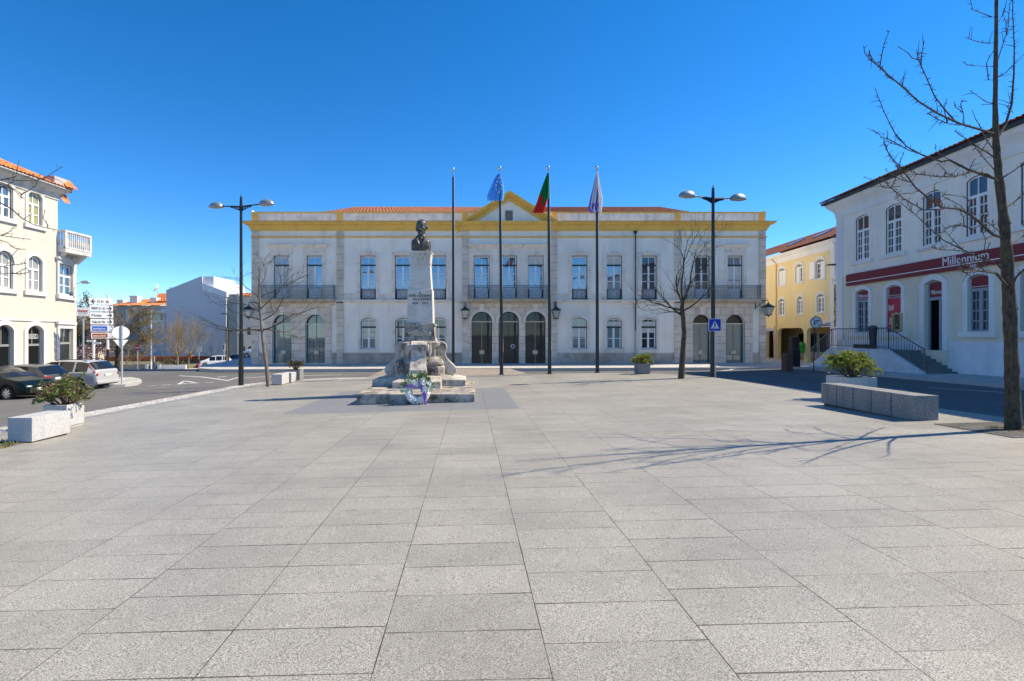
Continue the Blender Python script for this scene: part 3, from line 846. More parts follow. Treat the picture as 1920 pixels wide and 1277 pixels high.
# balconies
def balcony(a, b_, proj, slab):
    mb = MB(); u0, u1 = hx(a), hx(b_)
    mb.fbox(fh, u0, u1, hz(562.2), hz(560.8), .0, proj+.04)
    mb.fbox(fh, u0+.04, u1-.04, hz(566.5), hz(562.2), .0, proj)
    mb.fbox(fh, u0+.12, u1-.12, hz(568.2), hz(566.5), .0, proj-.14)
    o = mb.build('balcony', slab, hall)
    railing(o, fh, u0+.06, u1-.06, hz(560.8), hz(536.2), proj-.06)
    for s, u in ((1,u0+.06),(-1,u1-.06)):
        f2 = Fr(fh.P(u, 0, 0).xy[:], (0,-1)) 
        railing(o, f2, 0.02, proj-.08, hz(560.8), hz(536.2), 0, rings=False, ends=False)
M_BALC = mat_stone('balcony_stone', (.55,.47,.36), (.36,.23,.10), .8, 1.6, (.42,.7), 30)
balcony(489, 630, .55, M_BALC); balcony(877, 1029, .6, M_BALC); balcony(1279, 1421, .55, M_BALC)
# pediment
mb = MB(); L, Rr, Ap = (hx(866),hz(422.5)), (hx(1041),hz(422.5)), (hx(954.8),hz(374))
mb.tess([[L, Rr, Ap]], lambda u, z: fh.P(u, z, .06))
mb.hexa([fh.P(L[0],L[1],.04),fh.P(Rr[0],Rr[1],.04),fh.P(Rr[0],Rr[1],-3),fh.P(L[0],L[1],-3)]+[fh.P(Ap[0],Ap[1]-.02,.04),fh.P(Ap[0]+.01,Ap[1]-.02,.04),fh.P(Ap[0]+.01,Ap[1],-3),fh.P(Ap[0],Ap[1],-3)])
pd = mb.build('pediment', M_WHITE, hall)
mb = MB()
apx = (hx(954.8), hz(361))
for (s, e) in (((hx(857.5),hz(421.5)), apx), (apx, (hx(1050),hz(420)))):
    dz = hz(0)-hz(12.6); 
    for k, (t0, t1, pr) in enumerate(((0,.30,.62),(.30,.5,.5),(.5,.72,.3),(.72,1.25,.16))):
        A = [(s[0], s[1]-dz*t0), (e[0], e[1]-dz*t0)]; B = [(s[0], s[1]-dz*t1), (e[0], e[1]-dz*t1)]
        mb.hexa([fh.P(*B[0],pr),fh.P(*B[1],pr),fh.P(*B[1],-.5),fh.P(*B[0],-.5),fh.P(*A[0],pr),fh.P(*A[1],pr),fh.P(*A[1],-.5),fh.P(*A[0],-.5)])
mb.build('raking_cornice', M_OCHRE, pd)
mb = MB()
u0,u1,z0,z1 = hx(947.3),hx(961.2),hz(413.8),hz(395.2)
mb.tess([[(u0,z0+.08),(u0+.06,z0),(u1-.06,z0),(u1,z0+.08),(u1,z1),(u0,z1)]], lambda u,z: fh.P(u,z,.1)); mb.fbox(fh,u0,u1,z0+.06,z1,.06,.098)
um=(u0+u1)/2; zm=(z0+z1)/2
mb.tess([[(um-.16,zm+.1),(um-.16,zm-.1),(um,zm-.26),(um+.16,zm-.1),(um+.16,zm+.1)]], lambda u,z: fh.P(u,z,.13))
for q in range(-2,3): mb.fbox(fh, um+q*.075-.025, um+q*.075+.025, zm+.13, zm+.3-abs(q)*.02, .1, .14)
for s in (-1,1): mb.ell(fh.P(um+s*.21,zm-.05,.1),(.05,.03,.2), nu=8, nv=6)
mb.build('coat_of_arms', M_CARVE, pd)
# roof behind the parapet
mb = MB(); zr0, zr1 = hz(402), PZ(389.5, YH+4.6)
xa, xb, xc, xd = hx(560), hx(1340), PX(668,YH+4.6), PX(1236,YH+4.6)
tiles(mb, (xa,YH+.6,zr0),(xb,YH+.6,zr0),(xd+.0,YH+4.6,zr1),(xc,YH+4.6,zr1), .3, .09)
mb.face([(xa,YH+.6,zr0),(xc,YH+4.6,zr1),(xc,YH+8,zr1),(xa,YH+14,zr0)]); mb.face([(xb,YH+.6,zr0),(xb,YH+14,zr0),(xd,YH+8,zr1),(xd,YH+4.6,zr1)])
mb.face([(xa,YH+14,zr0),(xc,YH+8,zr1),(xd,YH+8,zr1),(xb,YH+14,zr0)]); mb.face([(xc,YH+4.6,zr1),(xd,YH+4.6,zr1),(xd,YH+8,zr1),(xc,YH+8,zr1)])
mb.build('roof', M_TILE, hall)
# rainwater pipe
mb = MB(); u = hx(1190.6)
mb.tube([fh.P(u,hz(437),.12), fh.P(u,hz(560),.12)], .05, 8); mb.tube([fh.P(u,hz(559),.3), fh.P(u,hz(615),.12), ], .05, 8) if False else mb.tube([fh.P(u,hz(560),.12), fh.P(u,hz(563),.27), fh.P(u,hz(567),.27), fh.P(u,hz(572),.12), fh.P(u,hz(620),.12)], .05, 8)
mb.taper(fh.P(u,0,.12).x, fh.P(u,0,.12).y, hz(439), hz(433.6), .07,.07,.13,.12)
mb.build('drainpipe', M_GREEN, hall, smooth=40)
mb = MB(); mb.tube([fh.P(u,hz(620),.12), fh.P(u,hz(681),.12)], .062, 8); mb.build('drainpipe_foot', mat('grey_pipe', (.38,.38,.37), .6), hall, smooth=40)
# wall lanterns on iron brackets
def lantern(name_, label, p, u_wall, sgn=1, grp='wall lanterns on the hall'):
    """p = hanging point; bracket runs back to the facade"""
    t = thing('wall_lantern', label, 'lantern', (p.x, p.y, p.z), group=grp)
    mb = MB(); s = 1.0
    for i in range(4):
        a0 = math.pi/4 + i*math.pi/2; a1 = a0 + math.pi/2
        for (r0,z0,r1,z1) in ((.20,-.95,.40,-.38),):
            c = [p+Vector((math.cos(a0)*r0,math.sin(a0)*r0,z0)), p+Vector((math.cos(a1)*r0,math.sin(a1)*r0,z0)), p+Vector((math.cos(a1)*r1,math.sin(a1)*r1,z1)), p+Vector((math.cos(a0)*r1,math.sin(a0)*r1,z1))]
            mb.face(c)
    mb.build('lantern_glass', mat_glass('lantern_glass', (.30,.36,.34), .15), t)
    mb = MB()
    for i in range(4):
        a = math.pi/4 + i*math.pi/2
        mb.tube([p+Vector((math.cos(a)*.205,math.sin(a)*.205,-.96)), p+Vector((math.cos(a)*.41,math.sin(a)*.41,-.37))], .018, 5)
    def sq(r, z): return [p+Vector((math.cos(math.pi/4+i*math.pi/2)*r, math.sin(math.pi/4+i*math.pi/2)*r, z)) for i in range(4)]
    mb.grid([sq(.40,-.40), sq(.47,-.38), sq(.46,-.34), sq(.18,-.16), sq(.10,-.14), sq(.09,-.06), sq(.03,0)], closed=True)
    mb.grid([sq(.40,-.40), sq(.01,-.40)], closed=True)
    mb.grid([sq(.22,-.93), sq(.22,-1.0), sq(.03,-1.04), sq(.05,-1.10), sq(.01,-1.16)], closed=True)
    for i in range(4):
        a = math.pi/4+i*math.pi/2; mb.tube([p+Vector((math.cos(a)*.45,math.sin(a)*.45,-.36)), p+Vector((math.cos(a)*.5,math.sin(a)*.5,-.26))], .02, 4)
        mb.tube([p+Vector((math.cos(a)*.2,math.sin(a)*.2,-.97)), p+Vector((math.cos(a)*.27,math.sin(a)*.27,-1.04))], .02, 4)
    mb.build('lantern_frame', M_GREEN, t)
    mb = MB(); q = Vector((p.x + u_wall[0], p.y + u_wall[1], p.z))
    mb.tube([p, p+Vector((0,0,.12))], .02, 5)
    mb.tube([p+Vector((0,0,.12)), q.lerp(p,.5)+Vector((0,0,.2)), q+Vector((0,0,.12))], .03, 5)
    mb.tube([p.lerp(q,.25)+Vector((0,0,.14)), p.lerp(q,.6)+Vector((0,0,-.1)), q+Vector((0,0,-.35))], .025, 5)
    for f_ in (.15,.45): 
        c = p.lerp(q,f_)+Vector((0,0,.24)); mb.tube([c+Vector((math.cos(a)*.09*(q-p).normalized().x, math.cos(a)*.09*(q-p).normalized().y, math.sin(a)*.09)) for a in [k*.7 for k in range(8)]], .014, 4)
    mb.tube([q+Vector((0,0,-.5)), q+Vector((0,0,.3))], .035, 5)
    mb.build('bracket', M_GREEN, t)
    return t
yl = YH - .85
for px, py, lab, wv in ((872, 573, 'green wall lantern just left of the three arched entrance doors', (0,.75)),
                    (1042.6, 573, 'green wall lantern just right of the three arched entrance doors', (0,.75)),
                    (466.5, 571, 'green wall lantern on the left corner of the white hall, behind bare branches', (.4,.8)),
                    (1440.5, 567, 'green wall lantern on the right corner of the white hall, against the yellow building', (-.55,.78))):
    lantern('wall_lantern', lab, pt(px, py, yl), wv)
# ================= monument =================
M_MONU = mat_stone('monument_limestone', (.56,.51,.44), (.07,.065,.055), .9, 2.6, (.46,.66), 45, light=(.64,.57,.48))
M_MONUD = mat_stone('stained_limestone', (.46,.41,.35), (.045,.042,.038), .95, 2.4, (.42,.62), 45, light=(.62,.53,.42))
M_MONUC = mat_stone('clean_limestone', (.66,.62,.55), (.28,.25,.22), .55, 1.8, (.45,.72), 50)
M_BRONZE = mat_stone('dark_bronze', (.11,.11,.095), (.025,.025,.022), .7, 9, (.35,.65), 40, rough=.38)
mx_, my_ = -1.83, 19.0
mon = thing('monument', 'pale stone monument with a dark bronze bust of a man on a tall tapering pedestal', 'monument', (mx_, my_, G(mx_, my_)))
mz = lambda py: EYE-(py-HY)/F*my_
def bev(mb, name, m, parent, w=.02): return mb.build(name, m, parent, bevel=w, merge=True)
ZT = -.02
mb = MB(); mb.box(-3.52,.14,15.82,20.75, -.62, ZT); bev(mb, 'plinth', M_MONUD, mon, .03)
# cross shaped second step with sloping tops
mb = MB(); h0, h1 = ZT-.02, .20; a, r = .82, 1.66
out = [(-a,-r),(a,-r),(a,-a),(r,-a),(r,a),(a,a),(a,r),(-a,r),(-a,a),(-r,a),(-r,-a),(-a,-a)]
inn = [(-.42,-.95),(.42,-.95),(.75,-.75),(.95,-.42),(.95,.42),(.75,.75),(.42,.95),(-.42,.95),(-.75,.75),(-.95,.42),(-.95,-.42),(-.75,-.75)]
P = lambda p, z: Vector((mx_+p[0], my_+p[1], z))
mb.grid([[P(p,h0) for p in out],[P(p,h1) for p in out],[P(p,h1+.16) for p in inn]], closed=True); mb.face([P(p,h1+.16) for p in inn])
bev(mb, 'step', M_MONU, mon, .02)
# octagonal base with mouldings
def octa(mb, prof):
    rows = []
    for w_, c, z in prof: # half width, corner cut
        rows.append([P(p, z) for p in ((-w_+c,-w_),(w_-c,-w_),(w_,-w_+c),(w_,w_-c),(w_-c,w_),(-w_+c,w_),(-w_,w_-c),(-w_,-w_+c))])
    mb.grid(rows, closed=True); mb.face(rows[-1])
mb = MB(); octa(mb, [(.90,.22,.18),(.90,.22,.66),(.84,.22,.70),(.88,.22,.76),(.86,.2,.84),(.78,.2,.92),(.70,.15,1.02),(.66,.12,1.3),(.72,.12,1.42),(.74,.12,1.52),(.60,.1,1.58)])
bev(mb, 'pedestal_base', M_MONUD, mon, .012)
# four scroll buttresses (volutes)
sp = [(.60,1.54,.13),(.74,1.50,.14),(.86,1.40,.14),(.90,1.26,.12),(.84,1.10,.11),(.86,.96,.11),(.98,.80,.12),(1.12,.66,.14),(1.22,.52,.17),(1.20,.40,.16)]
for k in range(4):
    ang = k*math.pi/2; dr = Vector((math.cos(ang), math.sin(ang), 0)); sd_ = Vector((-dr.y, dr.x, 0)); hw = .27
    mb = MB(); o = Vector((mx_,my_,0))
    outl = [(q[0]+q[2]*.55, q[1]+q[2]*.35) for q in sp] + [(1.2,.30),(.3,.30),(.3,1.5)]
    L_ = [o+dr*x+Vector((0,0,z))+sd_*hw for x,z in outl]; R_ = [o+dr*x+Vector((0,0,z))-sd_*hw for x,z in outl]
    mb.grid([L_, R_], closed=True)
    mb.tess([outl], lambda x,z: o+dr*x+Vector((0,0,z))+sd_*hw); mb.tess([outl], lambda x,z: o+dr*x+Vector((0,0,z))-sd_*hw, flip=True)
    for (cx_,cz_,rr) in ((.80,1.36,.13),(1.14,.50,.17)):
        mb.tube([o+dr*cx_+Vector((0,0,cz_))+sd_*(hw+.03), o+dr*cx_+Vector((0,0,cz_))-sd_*(hw+.03)], rr, 14)
        for s in (-1,1): mb.tube([o+dr*cx_+Vector((0,0,cz_))+sd_*s*(hw+.03), o+dr*cx_+Vector((0,0,cz_))+sd_*s*(hw+.05)], rr*.45, 10)
    mb.build('volute', M_MONU, mon, smooth=35)
# carved drapery on the front
mb = MB(); yf = my_-.80
for i in range(7):
    x = mx_-.33+i*.11; mb.ell((x, yf-.04, 1.38-(abs(i-3)*.02)), (.05,.07,.17), nu=8, nv=6)
for r_ in (.15,.23,.31):
    mb.tube([(mx_+math.cos(t)*r_*.8, yf-.0, 1.20-math.sin(t)*r_) for t in [math.pi*i/10 for i in range(11)]], .03, 5)
for s in (-1,1): 
    mb.tube([(mx_+s*.40,yf+.02,1.5),(mx_+s*.41,yf-.04,1.2),(mx_+s*.37,yf,.95)], [.05,.06,.03], 6)
mb.build('garland', M_MONU, mon, smooth=50)
# dies and shaft
mb = MB(); ya = my_
mb.taper(mx_,ya,1.57,1.66,.58,.58,.56,.56); mb.taper(mx_,ya,1.66,1.74,.56,.56,.54,.54); mb.taper(mx_,ya,1.74,2.12,.53,.53,.53,.53); mb.taper(mx_,ya,2.12,2.22,.56,.56,.55,.55)
bev(mb, 'lower_die', M_MONUD, mon, .012)
mb = MB(); mb.tube([(mx_-.4,ya-.53,1.86),(mx_-.15,ya-.555,1.98),(mx_,ya-.56,1.88),(mx_+.15,ya-.555,1.98),(mx_+.4,ya-.53,1.86)], .03, 6)
for s in (-1,1):
    for k in range(4): mb.ell((mx_+s*(.1+.09*k), ya-.54, 1.96-.03*k), (.06,.03,.035), nu=8, nv=6, M=Matrix.Rotation(s*.5,3,'Y'))
mb.ell((mx_,ya-.54,1.98),(.03,.035,.12), nu=8,nv=6); mb.build('carved_leaves', M_MONU, mon, smooth=50)
mb = MB(); mb.taper(mx_,ya,2.22,2.86,.475,.475,.46,.46); bev(mb, 'middle_die', M_MONUC, mon, .012)
mb = MB(); mb.taper(mx_,ya,2.86,3.46,.455,.455,.445,.445); ins = bev(mb, 'inscription_block', M_MONUC, mon, .012)
mb = MB(); mb.taper(mx_,ya,3.46,4.36,.415,.415,.36,.36); mb.taper(mx_,ya,4.36,4.42,.38,.38,.38,.38); bev(mb, 'shaft', M_MONUC, mon, .012)
mb = MB(); mb.taper(mx_,ya,4.42,4.78,.36,.36,.40,.40); mb.taper(mx_,ya,4.78,4.85,.42,.42,.43,.43)
cap = bev(mb, 'capital', M_MONUC, mon, .01)
mb = MB()
for i in range(4):
    x = mx_-.27+i*.18; mb.tube([(x-.07,ya-.405,4.76),(x-.04,ya-.40,4.62),(x,ya-.385,4.48),(x+.04,ya-.40,4.62),(x+.07,ya-.405,4.76)], .009, 5)
mb.build('carved_frieze', M_MONU, cap)
M_INK = mat('black_lettering', (.012,.012,.012), .6)
iz = lambda py: EYE-(py-HY)/F*18.54
for s, x, y_, al in (('A',mx_+.0,549.5,'CENTER'),('JOSÉ LUCIANO',mx_-.40,554.8,'LEFT'),('DE CASTRO',mx_+.42,561.3,'RIGHT'),('1834 - 1914',mx_,568.8,'CENTER')):
    text(ins, 'inscription', s, (x, ya-.452-.003*0-.008, iz(y_)), (1,0,0), M_INK, .125, al, .006)
# ---- bust: one continuous remeshed surface ----
mb = MB(); bz = 4.85; bx_, by_ = mx_, ya
RT = Matrix.Rotation(R(-14), 3, 'Z')
def E(c, r, rot=None):
    M = RT if rot is None else RT @ rot
    p = RT @ Vector(c); mb.ell((bx_+p.x+.02, by_+p.y, bz+p.z), r, M=M, nu=20, nv=14)
HC = .93  # head centre height over the base of the bust
E((0,.03,HC+.09),(.205,.255,.225)); E((0,-.05,HC-.02),(.175,.205,.23)); E((0,-.10,HC-.19),(.125,.125,.105))
E((0,-.235,HC-.045),(.038,.06,.085), Matrix.Rotation(.35,3,'X')); E((0,-.265,HC-.085),(.045,.045,.03))
for s in (-1,1):
    E((s*.085,-.205,HC+.065),(.085,.05,.026), Matrix.Rotation(s*.12,3,'Y')); E((s*.11,-.165,HC-.06),(.06,.06,.06))
    E((s*.085,-.19,HC+.018),(.036,.03,.022)); E((s*.20,.02,HC-.0),(.035,.06,.085)); E((s*.075,-.235,HC-.135),(.085,.045,.03), Matrix.Rotation(s*.45,3,'Y'))
E((0,-.225,HC-.19),(.055,.03,.022)); E((0,-.19,HC-.255),(.07,.06,.05))
mb.tube([(bx_+.02,by_+.03,bz+.45),(bx_+.02,by_+.0,bz+.80)], [.17,.14], 16)
mb.tube([(bx_+.02,by_+.02,bz+.5),(bx_+.02,by_+.01,bz+.64)], [.20,.165], 16)
# chest and cut shoulders
rows = []
for z, a_, b_, yo in ((.0,.34,.20,0),(.06,.355,.24,-.01),(.22,.365,.27,-.02),(.38,.36,.25,-.01),(.46,.33,.21,0),(.53,.24,.17,.01),(.60,.15,.13,.02)):
    row = []
    for k in range(28):
        t = 2*math.pi*k/28; cx_ = math.copysign(abs(math.cos(t))**.55, math.cos(t)); sy = math.copysign(abs(math.sin(t))**.8, math.sin(t))
        row.append((bx_+a_*cx_, by_+yo+b_*sy, bz+z))
    rows.append(row)
mb.grid(rows, closed=True); mb.face(list(reversed(rows[0]))); mb.face(rows[-1])
yl_ = lambda z: by_ - lerp(.27,.16,clamp((z-.25)/.33))
for s in (-1,1):   # lapels and coat edge
    mb.tube([(bx_+.02+s*.01-.07*0, yl_(.08)-.0, bz+.10),(bx_+s*.09, yl_(.3)-.015, bz+.30),(bx_+s*.15, yl_(.5)-.01, bz+.50),(bx_+s*.15,by_-.02,bz+.60)], [.03,.055,.045,.04], 8)
    mb.tube([(bx_+s*.12, yl_(.36)-.01, bz+.36),(bx_+s*.23, yl_(.36)+.03, bz+.37)], [.03,.02], 6)
mb.tube([(bx_-.30,by_-.24,bz+.06),(bx_,by_-.285,bz+.10),(bx_+.30,by_-.24,bz+.03)], .025, 6)
mb.ell((bx_+.0,yl_(.5)-.02,bz+.51),(.06,.04,.035)); mb.ell((bx_-.01,yl_(.12)-.03,bz+.14),(.022,.022,.022))
bust = remeshed(mb, 'bust', M_BRONZE, mon, .014, 3)
# ================= wreath =================
M_PETAL = mat('white_petals', (.92,.90,.84), .6); M_PETALY = mat('pale_yellow_petals', (.74,.76,.45), .6)
M_LEAFD = mat_leaf('wreath_leaves', (.06,.12,.025), (.16,.24,.05), 9)
M_PURPLE = mat('purple_ribbon', (.30,.15,.55), .35)
wy = 15.72; wc = pt(783, 741, wy); wr = .275; wg = G(wc.x, wy)
wre = thing('wreath', 'white flower wreath with lilies and purple ribbon leaning on the monument step', 'wreath', (wc.x, wy, wg))
wcz = wg + .385
rng = random.Random(3)
mb = MB()
for k in range(330):
    t = rng.uniform(0, 2*math.pi); ph = rng.uniform(0, 2*math.pi); rr = .10
    c = Vector((wc.x+math.cos(t)*(wr+rr*math.cos(ph)), wy-.02+rr*math.sin(ph)-.0+.12*math.sin(t)*.5, wcz+math.sin(t)*(wr+rr*math.cos(ph))))
    mb.ell(c, (.028,.028,.028), nu=6, nv=4, M=Matrix.Rotation(rng.uniform(0,3),3,'X'))
mb.tube([(wc.x+math.cos(t)*wr, wy-.02+.06*math.sin(t), wcz+math.sin(t)*wr) for t in [2*math.pi*i/28 for i in range(29)]], .085, 10, cap=False)
mb.build('flower_ring', M_PETAL, wre)
def leafquad(mb, p, d, l, w_, m=None, up=None):
    d = Vector(d).normalized(); n = d.cross(Vector((rng.uniform(-1,1),rng.uniform(-1,1),rng.uniform(-1,1)))).normalized(); 
    b = d.cross(n)*.0 + n
    mb.face([p, p+d*l*.45+n*w_, p+d*l, p+d*l*.45-n*w_], m)
mb = MB()
for k in range(140):
    t = rng.uniform(.25, 2.9); r_ = wr*rng.uniform(.7,1.7)
    p = Vector((wc.x+math.cos(t)*r_, wy-.12+rng.uniform(-.08,.12), wcz+math.sin(t)*r_*1.05))
    leafquad(mb, p, (math.cos(t)+rng.uniform(-.6,.6), rng.uniform(-.6,.2), math.sin(t)+rng.uniform(-.5,.5)), rng.uniform(.13,.25), .028)
mb.build('foliage', M_LEAFD, wre)
for k in range(26):
    t = lerp(.15, 3.05, (k % 13)/12.) + rng.uniform(-.1,.1); r_ = wr*rng.uniform(1.0,1.9) if k < 13 else wr*rng.uniform(.7,1.3)
    p = Vector((wc.x+math.cos(t)*r_*.95, wy-.2+rng.uniform(-.05,.06), wcz+.02+math.sin(t)*r_*.95))
    mb = MB(); ax = Vector((rng.uniform(-.5,.5), -1, rng.uniform(-.2,.8))).normalized(); e1 = ax.orthogonal().normalized(); e2 = ax.cross(e1)
    for q in range(6):
        a_ = 2*math.pi*q/6; d = (e1*math.cos(a_)+e2*math.sin(a_)); dd = (d*.8+ax*.5).normalized(); n = ax.cross(d)
        L_ = .085
        mb.face([p, p+dd*L_*.5+n*.032, p+dd*L_+d*.02, p+dd*L_*.5-n*.032])
    mb.ell(p+ax*.03, (.022,.022,.022), nu=6, nv=4, m=1)
    mb.build('flower', [M_PETAL if k % 3 else M_PETALY, M_PETALY], wre)
for pts_, w_ in (([(.10,.33),(.18,.20),(.26,.02),(.33,-.22),(.38,-.50)],.055), ([(.06,.36),(.22,.28),(.30,.10),(.36,-.10),(.40,-.30)],.04), ([(-.05,.28),(-.2,.24),(-.36,.26),(-.44,.22)],.07), ([(.05,.32),(.12,.45),(.22,.42),(.16,.30)],.05)):
    mb = MB(); rows = []
    for i, (x,z) in enumerate(pts_):
        p = Vector((wc.x+x*.72, wy-.24-.02*math.sin(i*2), wcz+z*.72)); q = Vector((pts_[min(i+1,len(pts_)-1)][0]-pts_[max(0,i-1)][0], 0, pts_[min(i+1,len(pts_)-1)][1]-pts_[max(0,i-1)][1])).normalized()
        n = Vector((-q.z, .5, q.x))
        rows.append([p+n*w_*.7, p-n*w_*.7])
    mb.grid(rows); o = mb.build('ribbon', M_PURPLE, wre, smooth=60); sol = o.modifiers.new('s','SOLIDIFY'); sol.thickness = .006
# ================= flagpoles and flags =================
M_POLE = mat('dark_grey_pole', (.022,.026,.028), .38, .3)
M_STEEL = mat('brushed_steel', (.6,.6,.6), .3, 1)
fp = [(850,699.5,318),(940.3,702.5,316),(1030.5,701,315),(1120,699,315)]
poleX = []
labs = ['dark bare flagpole without a flag, nearest the bust', 'dark flagpole carrying the blue flag with a ring of stars', 'dark flagpole carrying the green and red flag', 'dark flagpole carrying the white and purple flag, rightmost of four']
for i, (px, pb, ptop) in enumerate(fp):
    g_ = ground_at(px, pb); Y = g_.y; x = g_.x; zt = PZ(ptop, Y)
    dx = (849.5-850, 937-940.3, 1028-1030.5, 1119-1120)[i]/F*Y*1.0
    t = thing('flagpole', labs[i], 'flagpole', (x, Y, g_.z), group='flagpoles before the hall')
    mb = MB(); mb.tube([(x,Y,g_.z-.1),(x,Y,g_.z+3.0),(x+dx,Y,zt-.45)], [.105,.095,.055], 12); mb.build('pole', M_POLE, t, smooth=50)
    mb = MB(); mb.tube([(x+dx,Y,zt-.46),(x+dx,Y,zt-.1)], [.05,.03], 10); mb.lathe([(.0,-.1),(.05,-.1),(.09,-.03),(.1,.03),(.08,.09),(.0,.12)], (x+dx,Y,zt), 12); mb.build('finial', M_STEEL, t, smooth=50)
    mb = MB(); mb.tube([(x+.10,Y,g_.z+1.3),(x+dx+.08,Y-.02,zt-.5)], .008, 4); mb.build('halyard', mat('white_cord', (.7,.7,.7), .7), t)
    mb = MB(); mb.lathe([(.0,.03),(.17,.03),(.17,0),(.17,-.05)], (x,Y,g_.z), 14); mb.build('base_plate', M_POLE, t)
    poleX.append((x+dx, Y, zt, x))
def flag(name, label, i, outl, colors, pick, waves=5, amp=.16, extra=None, mats=None):
    """outl(s) -> (left, right) silhouette in px for height s 0..1 ; cloth hangs in vertical folds"""
    x0, Y, zt, _ = poleX[i]
    t = thing(name, label, 'flag', (x0, Y, zt-.4), group=None)
    N, Mv = 48, 26
    def S(u, v):   # u across the folds, v downwards
        l, r, y = outl(v)
        px = lerp(l, r, u)
        ph = u*waves*2*math.pi + v*1.4
        p = pt(px, y, Y); p.y = Y - .1 + amp*(.25+.75*v)*math.sin(ph); p.x += .04*math.cos(ph)*v
        return p
    mb = MB()
    n0 = 0
    rows = [[S(u/N, v/Mv) for u in range(N+1)] for v in range(Mv+1)]
    mb.grid(rows)
    k = 0
    for v in range(Mv):
        for u in range(N):
            mb.m[k] = pick((u+.5)/N, (v+.5)/Mv); k += 1
    if extra: extra(mb, S)
    mb.build('cloth', mats, t, smooth=80)
    return t
def cloth(name, c):
    m, t, b = base_mat(name); b.inputs['Base Color'].default_value = (*c,1); b.inputs['Roughness'].default_value = .75; b.inputs['Specular IOR Level'].default_value = .2
    tl = t.nodes.new('ShaderNodeBsdfTranslucent'); tl.inputs['Color'].default_value = (*c,1)
    mx = t.nodes.new('ShaderNodeMixShader'); mx.inputs[0].default_value = .4
    t.links.new(b.outputs[0], mx.inputs[1]); t.links.new(tl.outputs[0], mx.inputs[2]); t.links.new(mx.outputs[0], t.nodes['Material Output'].inputs['Surface'])
    return m
def interp(tab):
    def f(v):
        for (v0,*a),(v1,*b_) in zip(tab[:-1],tab[1:]):
            if v <= v1: 
                k = (v-v0)/(v1-v0); return tuple(lerp(p,q,k) for p,q in zip(a,b_))
        return tuple(tab[-1][1:])
    return f
def stars(mb, S):
    for k in range(12):
        a = 2*math.pi*k/12; u0, v0 = .66+.25*math.cos(a), .40+.27*math.sin(a)
        c = S(u0, v0); e1 = (S(u0+.02,v0)-c).normalized(); e2 = (S(u0,v0+.02)-c).normalized(); n = e1.cross(e2)
        if n.y > 0: n = -n
        for sg in (1,-1):
            pts_ = [c+n*.02*sg+Vector((1,0,0))*math.sin(q*math.pi/5)*(.085 if q%2==0 else .034)+Vector((0,0,1))*math.cos(q*math.pi/5)*(.085 if q%2==0 else .034) for q in range(10)]
            for q in range(10): mb.face([c+n*.02*sg, pts_[q], pts_[(q+1)%10]], 1)
flag('star_flag', 'blue flag with a ring of pale stars, furled in folds by wind', 1,
     interp([(0,934,939,326),(.12,928,940,334),(.35,921,943.5,347),(.6,915,945,360),(.8,912,945,368),(1,913.5,943,378)]), None, lambda u,v: 0, 4, .2, stars, [cloth('blue_cloth',(.16,.52,.95)), cloth('pale_star',(.88,.88,.80))])
flag('green_red_flag', 'green and red flag hanging in folds from its dark pole', 2,
     interp([(0,1026,1028.6,325),(.3,1017,1028.6,347),(.62,1008,1028,372),(.64,1008,1026,374),(.85,1001,1022,392),(1,996.5,1019,401)]), None, lambda u,v: 0 if v < .62-.1*math.sin(u*7) + .06*u else 1, 4, .17, None, [cloth('green_cloth',(.02,.30,.09)), cloth('red_cloth',(.80,.06,.04))])
flag('white_purple_flag', 'white flag with purple panels drooping on the rightmost pole', 3,
     interp([(0,1117,1120,324),(.3,1112,1124,348),(.6,1106,1129,372),(.85,1102,1128,392),(1,1108,1126,400)]), None, lambda u,v: 1 if ((u < .13 and v > .12) or (v > .74 and .25 < u < .7 and math.sin(u*22+v*9) > .1) or (.57 < u < .63 and v > .4)) else 0, 4, .17, None, [cloth('white_cloth',(.88,.86,.88)), cloth('purple_cloth',(.26,.15,.58))])
